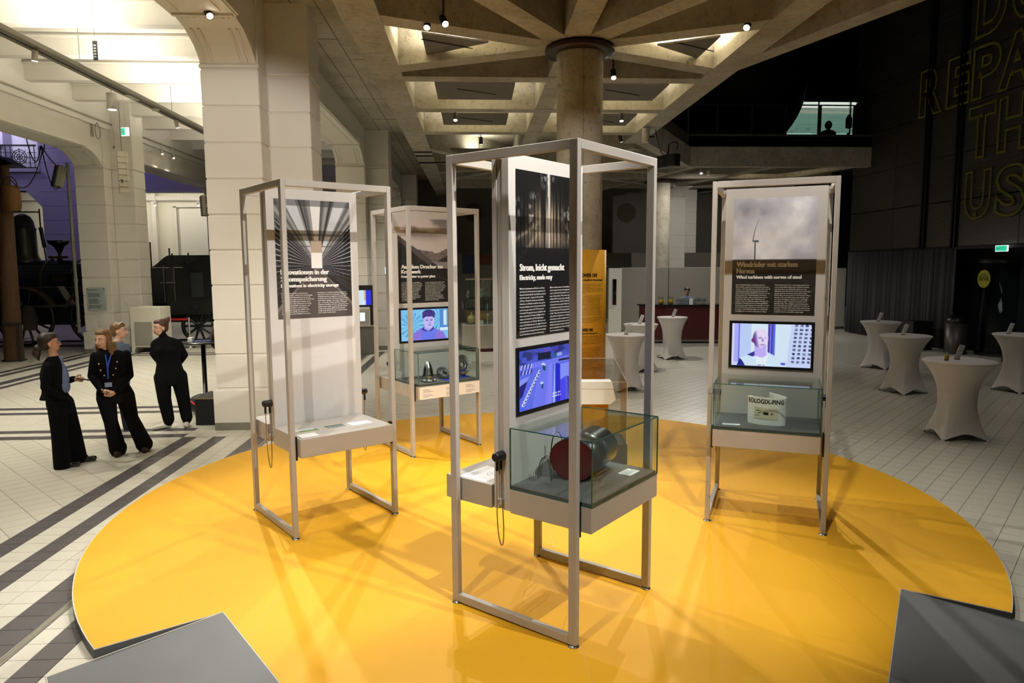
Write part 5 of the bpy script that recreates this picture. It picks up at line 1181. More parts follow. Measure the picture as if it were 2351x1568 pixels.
def menu(x,y,rz,label):
    o=thing('menu_card',label,'menu card',(x,y,1.12),rz,group='menu cards on the cocktail tables')
    MB().bbox(-.035,.035,-.02,.02,0,.022,.003).build('wooden_holder',mat('pale_wood','#B79B6B',.6),o)
    MB().add([(-.045,-.003,.02),(.045,-.003,.02),(.045,.003,.02),(-.045,.003,.02),(.035,-.003,.22),(.115,-.003,.20),(.115,.003,.20),(.035,.003,.22)],[(0,3,2,1),(4,5,6,7),(0,1,5,4),(1,2,6,5),(2,3,7,6),(3,0,4,7)]).build('menu_sheet',WHITE,o)
    m=MB()
    for i in range(5): z=.05+.03*i; m.add([(-.02+.35*(z-.02),-.0036,z),(.045+.35*(z-.02),-.0036,z),(.045+.35*(z-.02),-.0036,z+.006),(-.02+.35*(z-.02),-.0036,z+.006)],[(0,1,2,3)])
    m.build('menu_lines',mat('grey_ink','#4A4A4C',.5),o); return o
TB=[(6.93,9.52,R(-10),.46,'nearest white covered cocktail table, with a glass of juice on it',(.0,.06)),
(8.36,13.02,R(15),.45,'white covered cocktail table in the second row right of the wind turbine stand',(-.06,.0)),
(9.76,16.2,R(-57),.44,'farthest white covered cocktail table on the right, before the grey curtain',(-.05,.02)),
(10.62,12.95,R(14),.45,'white covered cocktail table cut off by the right edge',(-.20,.05)),
(5.28,18.35,R(5),.40,'white covered cocktail table directly in front of the red bar',(.0,-.05)),
(3.02,13.75,R(8),.40,'white covered cocktail table right of the yellow column, in front of another',(.0,.0)),
(3.92,16.25,R(20),.40,'white covered cocktail table partly hidden behind the near stand post',(-.03,.0))]
MC=['menu card on the nearest right cocktail table','menu card on the second row right cocktail table','menu card on the farthest right cocktail table','menu card on the table at the right edge','menu card on the table in front of the red bar','menu card on the table right of the yellow column','menu card on the table behind the near stand post']
for (x,y,rz,r,lb,(cx,cy)),ml in zip(TB,MC):
    table(x,y,rz,r,lb,0); menu(x+cx,y+cy,R(0),ml)
o=thing('juice_glass','small glass of yellow juice on the nearest cocktail table','glass',(6.72,9.50,1.12)); MB().lathe([(.028,0),(.035,.125),(.033,.125),(.026,.006),(.0,.006)],20).build('tumbler',glass('clear_glass','#F4F8F6'),o); MB().lathe([(.0,.007),(.026,.007),(.031,.08),(.0,.08)],20).build('juice',mat('yellow_juice','#C9AE3A',.2),o)

# ================================================================ BAR AND REAR OF THE HALL
BRED=mat('bar_red','#4A1014',0.4,coat=.2); PART=mat('partition_grey','#7E7A70',.7)
b=thing('bar_counter','dark red curved bar counter with a black top behind the white tables','bar counter',(5.6,21.9,0))
arc=[(-.25+.0,.55),(-.1,.2),(.1,.03),(.5,0),(3.6,-.35),(3.6,.35),(.55,.7)]
MB().prism(arc,.12,1.20).build('bar_front',BRED,b); MB().prism([(a,c+.04) for a,c in arc],0,.06).build('bar_base',BLACK,b); MB().prism([(a,c+.01) for a,c in arc],.06,.12).build('kick_strip',STEEL,b)
MB().prism([(-.32,.55),(-.16,.15),(.07,-.04),(.5,-.08),(3.65,-.43),(3.65,.40),(.55,.75)],1.20,1.245).build('bar_top',mat('bar_top','#161416',.25),b)
CG=glass('clear_glass','#F4F8F6')
def drink(x,y,kind,label):
    o=thing({'jug':'juice_jug','glass':'drinking_glass','bottle':'water_bottle'}[kind],label,{'jug':'jug','glass':'glass','bottle':'bottle'}[kind],(x,y,1.245),group={'jug':'juice jugs on the bar','glass':'glasses on the bar','bottle':'bottles on the bar'}[kind])
    if kind=='jug':
        MB().lathe([(.07,0),(.085,.10),(.075,.24),(.073,.24),(.08,.10),(.066,.006),(.0,.006)],18).build('jug_glass',CG,o); MB().lathe([(.0,.008),(.066,.008),(.08,.10),(.078,.16),(.0,.16)],18).build('juice',mat('orange_juice','#D8A82A',.3),o)
    elif kind=='glass': MB().lathe([(.032,0),(.008,.008),(.006,.09),(.035,.13),(.034,.20),(.032,.20),(.033,.13),(.0,.095)],14).build('glass_body',mat('glass_pale','#B9C2C0',.08,coat=.5,trans=.6),o)
    else: MB().lathe([(.04,0),(.042,.18),(.016,.25),(.015,.32),(.0,.32)],14).build('bottle_body',mat('bottle_pale','#9FB0AE',.1,coat=.5,trans=.5),o); MB().lathe([(.017,.32),(.017,.345),(.0,.345)],10).build('bottle_cap',BLK,o)
    return o
drink(5.95,22.0,'jug','left jug of orange juice on the bar'); drink(6.28,22.05,'jug','right jug of orange juice on the bar')
rr=random.Random(5); GL=['glass among the cluster on the bar counter']
ORD=['leftmost','second','third','fourth','fifth','sixth','seventh','eighth','ninth','tenth','eleventh','twelfth','rightmost']
for i in range(26): drink(6.45+.075*(i//2)+.02*rr.random(),21.85+.14*(i%2)+.02*rr.random(),'glass','%s drinking glass from the left in the %s row on the bar'%(ORD[i//2],'back' if i%2 else 'front') if 0<i//2<12 else '%s drinking glass of the %s row on the bar'%(ORD[i//2],'back' if i%2 else 'front'))
for i,x in enumerate((8.05,8.25,8.45,8.7)): drink(x,21.85+.05*(i%2),'bottle',['leftmost bottle of the four','second bottle from the left','third bottle from the left','rightmost bottle of the four'][i]+' at the right end of the bar')
o=thing('bar_card','small white card standing on the bar','card',(6.85,21.75,1.245)); MB().box(-.06,.06,-.004,.004,0,.20).build('card_sheet',WHITE,o)
for i,(x0,x1) in enumerate(((5.5,7.3),(7.32,9.1),(9.12,10.9),(10.92,13.4))):
    if i==0: pt=MB().box(5.48,13.42,26.12,26.16,0,2.38).build('wall_partition',PART,kind='structure')
    MB().bbox(x0,x1,26.02,26.12,.02,2.42,.01).build('partition_panel',PART,pt)
o=thing('white_pylon','white exhibition wall end with a mirror strip left of the grey partition','display wall',(5.05,25.6,0)); MB().bbox(-.12,.36,-.1,.3,0,2.40,.01).build('wall_panel',mat('pylon_white','#CFCBC0',.6),o); MB().box(.02,.16,-.13,-.1,1.05,2.0).build('mirror_strip',mat('mirror','#B0BCC0',.08,1.0),o); MB().box(-.62,-.12,-.02,.02,.55,2.45).build('glass_showcase',glass('case_glass','#DDE8E4'),o); MB().box(-.62,-.10,-.05,.05,.50,.55).box(-.62,-.10,-.05,.05,2.45,2.48).build('showcase_frame',STEEL,o)
o=thing('display_board','narrow white display board left of the grey curtain','panel',(14.02,26.1,0)); MB().bbox(-.22,.22,-.03,.03,.1,2.35,.005).build('panel_sheet',mat('pylon_white','#CFCBC0',.6),o); MB().box(-.2,-.17,-.1,.1,0,.1).box(.17,.2,-.1,.1,0,.1).build('panel_feet',STEEL,o)
c2=thing('rear_column','round concrete column in the dark rear behind the bar','column',(7.35,27.6,0)); MB().lathe([(.40,0),(.40,5.72)],40).build('column_shaft',CONC,c2); MB().lathe([(.40,5.70),(.62,5.72),(.62,5.79),(.56,5.8)],40).build('steel_collar',mat('rusty_steel','#4A3C30',0.4,0.7),c2)
pillar(12.55,20.1,'dim block pillar behind the bar in the dark rear hall',zt=6.4)
VG=mat('vent_disc','#4A4326',.7)
for x,y,z,lb in ((-.05,32.94,5.0,'round slatted wall vent behind the mountain poster stand'),(7.2,32.94,4.98,'round slatted wall vent right of the concrete column')):
    o=thing('wall_vent',lb,'vent',(x,y,z),group='round wall vents'); MB().cyl((0,0,0),(0,.05,0),.44,n=36).build('vent_disc',VG,o)
    for i in range(9): zz=-.36+.09*i; w_=math.sqrt(.44**2-zz*zz)*.95; MB().box(-w_,w_,-.02,0,zz-.008,zz+.012).build('vent_slat',mat('vent_slat','#2E2A1A',.7),o)
# rear wall niches and boards
for x0,x1,z0,z1,cn,nm,lb in ((-.55,.05,2.2,3.0,'#1C2A48','notice_board','dark blue board on the rear wall behind the vitrine'),(.10,1.3,2.6,3.0,'#5A2E12','notice_board','brown board on the rear wall behind the vitrine')):
    tag(MB().bbox(x0,x1,30.85,30.945,z0,z1,.01).build(nm,mat('board'+cn,cn,.6)),lb,'board')
MB().box(-3.0,14,30.95,31.05,0,3.05).build('wall_rear_screen',GREYW,kind='structure')
o=thing('orange_mural','warm orange backlit mural behind the mountain poster stand','mural',(-2.1,22.0,.9)); MB().box(-.55,.55,.0,.06,-.2,1.65).build('mural_board',BLK,o)
picture('mural_image',1.1,1.65,40,60,lambda X,Y:blend(np.stack([.80+.18*fbm(X*4,Y*9),.46+.25*fbm(X*4,Y*9),.18+.15*fbm(X*4,Y*9)],-1),(Y<.35),(.42,.12,.06)),print_mat('mural_glow',.4,.4),lambda a,b:(-.55+a,-.004,b),o)
MB().box(-.5,-.44,-.1,.1,-.9,-.2).box(.44,.5,-.1,.1,-.9,-.2).build('mural_feet',BLK,o)
# computer terminals beside the second pillar
KG=mat('kiosk_grey','#6E6A62',.6)
def t_heat(X,Y):
    C=np.stack([.86+0*X,.95+0*X,1+0*X],-1); C=blend(C,(X>.55),(.16,.20,.92)); C=blend(C,np.exp(-((X-.5)/.05)**2)*(Y>.3),(.95,.65,.2)); return C
k=thing('computer_terminal','grey computer terminal with a glowing blue screen beside the second pillar','terminal',(-3.15,20.1,0),R(6))
MB().bbox(-.24,.24,-.12,.22,0,.80,.01).build('terminal_cabinet',KG,k); MB().bbox(-.26,.26,-.14,.24,.80,.83,.004).build('terminal_shelf',mat('kiosk_light','#A9A498',.5),k); MB().bbox(.12,.22,.08,.2,.83,1.98,.01).build('terminal_post',BLK,k); MB().bbox(-.22,.20,-.02,.06,1.36,1.98,.008).build('screen_frame',BLK,k); picture('screen_image',.36,.42,20,20,t_heat,SCREEN,lambda a,b:(-.19+a,-.022,1.42+b),k)
MB().bbox(-.22,.10,-.04,.0,.86,1.30,.006).build('keyboard_panel',mat('kiosk_light','#A9A498',.5),k); MB().box(-.16,-.02,-.043,-.04,.96,1.20).build('small_screen',mat('pale_screen','#DDF0F4',.4,emit='#D6F0F8',estr=.8),k)
o=tag(MB().bbox(-2.98,-2.90,19.9,19.93,2.30,2.48,.003).build('wall_indicator',mat('pale_screen','#DDF0F4',.4,emit='#D6F0F8',estr=.8)),'small glowing indicator sign on the second pillar','indicator'); o.location=(0.28,1.24,0.0)
# vitrine with glassware
v=thing('glass_vitrine','glass vitrine with a pale curved base behind the stands','vitrine',(.25,20.9,0))
MB().lathe([(.62,.0),(.62,.10)],40).build('vitrine_kick',mat('dark_red_base','#4A1418',.5),v); MB().lathe([(.66,.10),(.66,.74),(.70,.78),(.0,.78)],40).build('vitrine_base',mat('vitrine_cream','#B9B4A6',.6),v)
for x in (-.52,.0,.52): MB().box(x-.004,x+.004,-.42,.42,.78,2.10).build('glass_pane',GLS,v)
MB().box(-.52,.52,-.425,-.417,.78,2.10).build('glass_pane',GLS,v); MB().box(-.52,.52,.417,.425,.78,2.10).build('glass_pane',GLS,v)
for z in (1.22,1.56): MB().box(-.51,.51,-.41,.41,z,z+.012).build('glass_shelf',glass('shelf_glass','#C9D8D4'),v)
MB().box(-.54,.54,-.44,.44,2.10,2.14).build('vitrine_lid',STEEL,v)
GW=mat('labware','#B8BAB8',.12,.5,coat=.6)
def flask(x,y,z,prof,label,m_=None,nm='lab_flask'): 
    o=tag(MB().lathe(prof,20).build(nm,m_ or GW,None,(x,y,z)),label,'flask','glassware in the vitrine'); return o
flask(.12,20.75,1.572,[(.10,0),(.14,.08),(.14,.22),(.10,.28),(.05,.30),(.05,.40),(.0,.42)],'large silver flask on the top shelf of the vitrine')
flask(-.20,20.75,1.572,[(.05,0),(.07,.10),(.04,.18),(.03,.22),(.0,.22)],'small silver flask on the top shelf of the vitrine')
flask(-.12,20.75,.782,[(.05,0),(.11,.05),(.13,.14),(.10,.24),(.03,.28),(.02,.36),(.0,.37)],'round cream flask on the floor of the vitrine',mat('cream_flask','#C9B98A',.3))
flask(.36,20.72,.782,[(.06,0),(.02,.03),(.015,.2),(.07,.26),(.06,.36),(.02,.42),(.03,.6),(.0,.62)],'tall slim glass vessel on the floor of the vitrine')
for i,x in enumerate((-.36,-.24,.05,.30)): flask(x,20.78,1.234,[(.04,0),(.045,.16),(.03,.20),(.03,.24),(.0,.24)],['leftmost metal vessel on the middle shelf of the vitrine','second metal vessel on the middle shelf of the vitrine','third metal vessel on the middle shelf of the vitrine','rightmost metal vessel on the middle shelf of the vitrine'][i],DGM)
o=thing('vitrine_card','white card leaning in the vitrine','card',(.16,20.60,.782)); MB().box(-.07,.07,-.003,.003,0,.12).build('card_sheet',WHITE,o)
# ceiling panels, conduits and small fittings in the coffers
APM=mat('acoustic_panel','#6E665A',.55,noise=.2,nscale=2)
def apanel(poly,label,z=5.93,up=60):
    cx=sum(p[0] for p in poly)/len(poly); cy=sum(p[1] for p in poly)/len(poly)
    o=thing('acoustic_panel',label,'ceiling panel',(cx,cy,z),group='acoustic panels hung in the ceiling coffers')
    MB().prism([(a-cx,b-cy) for a,b in poly],0,.03).build('panel_sheet',APM,o)
    MB().cyl((0,0,.03),(0,0,SZ-z),.012,n=6).build('hanger_rod',STEEL,o)
    MB().beam((-.35,-.25),(.42,.18),.018,-.012,0).build('panel_batten',DLAMP,o)
    li=lamp('AREA','panel_uplight',(0,0,0),up,(1.0,.95,.82),None,size=.5); li.parent=o; li.location=(0,0,.06); li.rotation_euler=(math.pi,0,0)
apanel([(-.72,13.55),(.80,13.55),(.80,14.85),(-.72,14.85)],'acoustic panel in the first square coffer left of the column')
apanel([(-.72,16.2),(.80,16.2),(.80,17.45),(-.72,17.45)],'acoustic panel in the second square coffer left of the column')
apanel([(2.15,13.55),(3.75,13.55),(3.75,14.85),(2.15,14.85)],'acoustic panel in the first square coffer right of the column')
apanel([(2.15,16.2),(3.75,16.2),(3.75,17.45),(2.15,17.45)],'acoustic panel in the second square coffer right of the column')
apanel([(-.75,10.75),(.25,11.15),(-.75,11.85)],'triangular acoustic panel left of the column collar')
apanel([(3.75,10.75),(2.9,11.2),(3.75,11.85)],'triangular acoustic panel right of the column collar')
apanel([(-.9,21.0),(.7,23.2),(.7,21.0)],'triangular acoustic panel in the far bay',up=14)
apanel([(8.6,24.6),(12.6,24.6),(11.6,26.4),(8.0,26.4)],'wide acoustic panel under the rear gallery')
m=MB()
for y in (20.6,21.3): m.tube([(-1.72,y,5.78),(-1.2,y,5.78)],.02,6)
m.tube([(-1.72,22.4,5.74),(-.3,22.0,5.70),(1.2,22.0,5.70)],.025,6).build('trim_pipe',BLK,kind='structure')
o=thing('cylinder_projector','light grey cylindrical projector under the slab edge','projector',(4.15,17.0,5.45)); MB().cyl((0,0,0),(0,0,.34),.09,n=20).build('projector_body',WLAMP,o); MB().cyl((0,0,.34),(0,0,1.0),.012,n=6).box(.09,.22,-.015,.015,.12,.15).build('projector_arm',DLAMP,o)
o=thing('stage_projector','dark projector clamped to the slab edge with loose cables','projector',(4.8,17.3,5.2),R(30)); MB().bbox(-.12,.12,-.3,.3,-.3,.0,.02).build('projector_body',BLK,o); MB().tube([(0,0,0),(0,0,.25),(.0,-.15,.3),(0,-.3,.25),(0,-.3,.1)],.02,6).build('clamp_yoke',BLK,o); MB().tube(hang((0,0,.1),(-.55,-.1,.55),.3),.01,6).build('power_cable',BLACK,o)

# ================================================================ DARK HALL ON THE RIGHT
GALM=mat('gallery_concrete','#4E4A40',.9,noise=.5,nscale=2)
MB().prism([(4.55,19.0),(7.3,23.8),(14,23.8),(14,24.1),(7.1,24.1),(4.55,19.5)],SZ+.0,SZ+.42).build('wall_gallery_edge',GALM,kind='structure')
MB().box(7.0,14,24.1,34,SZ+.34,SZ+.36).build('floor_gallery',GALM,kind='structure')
rg=thing('gallery_glass_railing','dark gallery railing with slim posts above the bar','railing',(0,23.95,SZ+.42))
for x in (7.3,8.3,9.5,10.7,11.9,13.1): MB().box(x-.03,x+.03,-.05,.02,-.5,1.0).build('railing_post',BLK,rg)
MB().cyl((6.2,0,1.0),(13.9,0,1.0),.022,n=8).build('handrail',mat('dull_steel','#3A3A38',.4,.8),rg)
for x0,x1 in ((7.33,8.27),(8.33,9.47),(9.53,10.67),(10.73,11.87),(11.93,13.07)): MB().box(x0,x1,-.006,.0,.06,.92).build('railing_glass',glass('dark_glass','#C9CCC8'),rg)
o=thing('dark_globe','huge dark sphere on the upper gallery','sphere',(10.75,29.2,9.75)); MB().ball((0,0,0),2.85,48,32).build('globe_shell',mat('globe_dark','#1A1812',.7),o); MB().lathe([(1.2,-2.45),(1.2,-2.3),(.4,-2.5)],24).build('globe_base',BLK,o)
# lit room behind the gallery
MB().box(14.0,24,34.05,34.3,SZ+.3,15.5).build('wall_gallery_rear',DARKW,kind='structure')
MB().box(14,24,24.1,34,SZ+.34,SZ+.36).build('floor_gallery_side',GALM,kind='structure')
rm=thing('lit_window','bright greenish window of a lit room on the upper gallery','window',(15.2,34.0,8.2))
picture('window_view',4.6,2.15,90,50,lambda X,Y:blend(blend(blend(np.stack([.62+.1*fbm(X*6,Y*6),.82+.1*fbm(X*6,Y*6),.76+.1*fbm(X*6,Y*6)],-1),((Y>.74)&(((Y-.74)*4+X*.3)%.42>.10)),(.97,1,.93)),(np.clip((fbm(X*16,Y*20)-.55)*6,0,1))*(Y<.45)*.5,(.22,.30,.30)),((Y*14%1<.10)&(Y<.72))*.35,(.35,.5,.48)),print_mat('window_glow',.4,.6),lambda a,b:(a,0,b),rm)
MB().box(-.1,4.7,-.03,.0,2.15,2.25).box(-.1,0,-.03,0,0,2.15).build('window_frame',BLK,rm)
for x in (1.6,3.2): MB().box(x-.03,x+.03,-.04,-.01,0,2.15).build('window_mullion',BLK,rm)
bu=thing('portrait_bust','dark portrait bust silhouetted against the lit window','bust',(15.6,30.6,SZ+.36)); MB().lathe([(.30,.0),(.30,1.05),(.0,1.05)],20).build('bust_plinth',BLK,bu)
m=MB(); m.ball((0,0,1.72),(.15,.17,.19)); m.tube([(0,0,1.60),(0,0,1.45)],.08,12); m.ball((0,0,1.34),(.36,.2,.19)); m.ball((0,0,1.18),(.30,.2,.16)); m.build('bust_figure',BLK,bu)
o=thing('hanging_lantern','slim dark hanging lamp before the lit window','lamp',(17.0,31.5,8.6)); MB().lathe([(.0,0),(.14,.05),(.14,.45),(.05,.62),(.0,.64)],16).build('lantern_body',BLK,o); MB().cyl((0,0,.64),(0,0,6.9),.01,n=6).build('lantern_cord',BLK,o); MB().lathe([(.0,-.75),(.07,-.72),(.07,-.2),(.0,-.15)],12).build('lantern_weight',BLK,o)
# mesh facade
def facade_mat():
    m=bpy.data.materials.new('metal_mesh'); m.use_nodes=True; nt=m.node_tree; b=nt.nodes['Principled BSDF']; b.inputs['Metallic'].default_value=.55; b.inputs['Roughness'].default_value=.38
    tc=nt.nodes.new('ShaderNodeTexCoord'); sp=nt.nodes.new('ShaderNodeSeparateXYZ'); nt.links.new(tc.outputs['Object'],sp.inputs[0])
    mu=nt.nodes.new('ShaderNodeMath'); mu.operation='MULTIPLY'; mu.inputs[1].default_value=170.0; nt.links.new(sp.outputs['Z'],mu.inputs[0])
    si=nt.nodes.new('ShaderNodeMath'); si.operation='SINE'; nt.links.new(mu.outputs[0],si.inputs[0])
    mr=nt.nodes.new('ShaderNodeMapRange'); mr.inputs[1].default_value=-1; nt.links.new(si.outputs[0],mr.inputs[0])
    mx=nt.nodes.new('ShaderNodeMixRGB'); mx.inputs[1].default_value=lin('#3A3732')+(1,); mx.inputs[2].default_value=lin('#66625A')+(1,); nt.links.new(mr.outputs[0],mx.inputs[0]); nt.links.new(mx.outputs[0],b.inputs['Base Color'])
    bp=nt.nodes.new('ShaderNodeBump'); bp.inputs['Strength'].default_value=.4; bp.inputs['Distance'].default_value=.01; nt.links.new(si.outputs[0],bp.inputs['Height']); nt.links.new(bp.outputs[0],b.inputs['Normal']); return m
FM=facade_mat(); FX=13.7
fc=MB().box(FX+.12,FX+.28,6,25.0,2.95,15.5).build('wall_facade',DARKW,kind='structure')
zs=[2.98+1.31*i for i in range(9)]; ys=[24.95,22.35,20.95,20.60,19.55,19.20,17.0,14.6,12.2,9.8,7.4]
for i in range(len(zs)-1):
    for j in range(len(ys)-1):
        y1,y0=ys[j],ys[j+1]
        if y1-y0<.5: continue
        MB().box(FX,FX+.05,y0+.012,y1-.012,zs[i]+.012,zs[i+1]-.012).build('mesh_panel',FM,fc)
for y in (20.85,20.70,19.45,19.30): MB().box(FX-.06,FX+.02,y-.03,y+.03,2.95,13.4).build('facade_rail',BLK,fc)
MB().box(FX-.02,FX+.1,6,25,2.90,2.98).build('facade_sill',mat('sill_dark','#2A2824',.5,.5),fc)
# outlined yellow letters on the facade
YG=mat('sign_olive','#6E6A16',.7)
sg=thing('facade_lettering','large outlined olive yellow letters DO REPA TH US on the mesh facade','lettering',(FX-.03,0,0))
def oletter(ch,yl,z,w,h):
    cu=bpy.data.curves.new('l','FONT'); cu.body=ch; cu.size=1.0; cu.offset=.035; cu.fill_mode='NONE'; cu.bevel_depth=.026; cu.bevel_resolution=0; cu.resolution_u=4
    ob=bpy.data.objects.new('l',cu); col.objects.link(ob); me=bpy.data.meshes.new_from_object(ob.evaluated_get(bpy.context.evaluated_depsgraph_get())); bpy.data.objects.remove(ob); bpy.data.curves.remove(cu)
    xs=[v.co.x for v in me.vertices]; yy=[v.co.y for v in me.vertices]; x0,x1,y0,y1=min(xs),max(xs),min(yy),max(yy)
    map_mesh(me,lambda a,b,c:(c*.4,yl-(a-x0)/(x1-x0)*w,z+(b-y0)/(y1-y0)*h)); me.materials.clear(); me.materials.append(YG); link('outlined_letter',me,sg)
LET=[('D',18.98,8.52,1.12,1.48),('O',17.72,8.52,1.05,1.48),('R',21.28,6.90,1.10,1.44),('E',20.05,6.90,.98,1.44),('P',19.02,6.90,1.08,1.44),('A',18.05,6.90,1.30,1.44),('T',19.05,5.32,1.05,1.46),('H',17.93,5.32,1.08,1.46),('U',19.02,3.68,1.0,1.36),('S',17.88,3.68,1.06,1.36)]
for ch,yl,z,w,h in LET: oletter(ch,yl,z,w,h)
def arrow(y,z,dy,dz):
    a=Vector((dy,dz)).normalized(); n_=Vector((-a.y,a.x)); MB().prism([(y+a.x*.14,z+a.y*.14),(y+n_.x*.09,z+n_.y*.09),(y-n_.x*.09,z-n_.y*.09)],-.02,.01,mp=lambda p,q,c:(c,p,q)).build('letter_arrow',YG,sg)
for q in ((20.95,7.62,-.3,.6),(18.72,7.55,-.5,-.7),(17.5,7.3,.8,-.2),(18.55,6.40,0,1),(18.60,3.86,-.5,-.6)): arrow(*q)
# curtain under the facade
m=MB(); V=[]; n=330
for i in range(n+1):
    y=24.9-(24.9-19.15)*i/n; x=FX-.02-.055*math.sin(y*24+.6*math.sin(y*2.1))-.02*math.sin(y*57); V+=[(x,y,.03),(x-.0,y,1.5),(x,y,2.92)]
F=[]
for i in range(n): F+=[[3*i,3*i+1,3*i+4,3*i+3],[3*i+1,3*i+2,3*i+5,3*i+4]]
m.add(V,F,0,True); cu_=m.build('grey_curtain',mat('curtain_grey','#4C4A4C',.9)); tag(cu_,'long grey pleated curtain hanging below the mesh facade','curtain')
so=cu_.modifiers.new('thickness','SOLIDIFY'); so.thickness=.006
o=thing('door_glass_cylinder','tall glass revolving cylinder with a round yellow sticker','glass cylinder',(14.3,18.2,0)); MB().lathe([(.50,.05),(.50,2.5),(.49,2.5),(.49,.05)],40).build('glass_wall',glass('case_glass','#DDE8E4'),o); MB().lathe([(.54,0),(.54,.08),(.0,.08)],40).build('cylinder_base',mat('sill_dark','#2A2824',.5,.5),o); MB().lathe([(.54,2.5),(.54,2.62),(.0,2.62)],40).build('cylinder_top',mat('sill_dark','#2A2824',.5,.5),o)
stk=MB(); stk.cyl((-.515,.0,2.08),(-.52,.0,2.08),.24,n=32); s_=stk.build('yellow_sticker',mat('sticker_yellow','#B5B21C',.5),o); q=MB()
for r_ in (.06,.10,.14,.18): q.tube([(-.524,r_*math.cos(t),2.03+r_*math.sin(t)) for t in [math.pi*i/14 for i in range(15)]],.006,5)
q.build('sticker_arcs',INK,s_)
tag(MB().box(14.2,14.24,16.4,17.1,1.45,2.15).build('yellow_poster',mat('sticker_yellow','#B5B21C',.5)),'yellow poster on the dark wall at the right edge','poster')
MB().box(14.4,14.6,6,25,0,2.95).build('wall_under_facade',mat('dark_blue_wall','#1A1E26',.8),kind='structure')
e2=exit_sign('exit_sign','green exit sign above the dark doorway at the right edge',(13.62,17.42,2.88),R(-90),.42,.16,False)
o=thing('waste_bin','grey cylindrical waste bin with a black lid beside the curtain','bin',(13.35,18.55,0)); MB().lathe([(.27,0),(.28,.85),(.0,.85)],32).build('bin_body',mat('bin_grey','#5A5650',.4,.5),o); MB().lathe([(.28,.85),(.29,.92),(.20,1.05),(.0,1.08)],32).build('bin_lid',BLK,o)
tag(MB().bbox(-.3,.3,-.3,.3,0,.85,.01).build('black_cube',BLK,None,(12.9,19.6,0)),'black cube plinth standing before the curtain','cube')
tag(MB().bbox(-.5,.5,-.25,.25,0,.5,.01).build('bench',mat('bench_brown','#3A2418',.6),None,(13.85,16.6,0)),'low brown bench at the right edge','bench')
# ================================================================ PEOPLE
SKIN=mat('skin','#C99A7E',.55,noise=.2,nscale=40,dark=.93); SKIN2=mat('skin_fair','#D6A88C',.55,noise=.2,nscale=40,dark=.93)
HAIRD=mat('hair_dark_brown','#2A1C14',.5,noise=.6,nscale=60,stretch=(1,1,.2)); HAIRB=mat('hair_light_brown','#7A5A34',.5,noise=.8,nscale=70,stretch=(1,1,.15),dark=.6); HAIRM=mat('hair_brown','#4A3020',.5,noise=.6,nscale=60)
CBLK=mat('cloth_black','#0B0B0D',.95,spec=.15,noise=.3,nscale=20); CDRK=mat('cloth_charcoal','#17171A',.95,spec=.15,noise=.4,nscale=16); CDEN=mat('denim_dark','#22252E',.85,noise=.5,nscale=12); CBLU=mat('cloth_blue','#6E82AE',.8,noise=.2,nscale=20); CGRY=mat('cloth_blue_grey','#55606E',.85); CBRN=mat('cloth_brown','#3A2C22',.85); SHOEB=mat('shoe_black','#0E0E10',.2,coat=.5); SHOEN=mat('shoe_brown','#33201C',.7); SHOEW=mat('shoe_white','#CFC9BC',.6); CSHT=mat('shirt_pale_blue','#7E93AE',.8,noise=.3,nscale=30)
EYEW=mat('eye_white','#E8E4DE',.3); EYED=mat('eye_dark','#1A1210',.2); LIPS=mat('lips','#A8544C',.5)
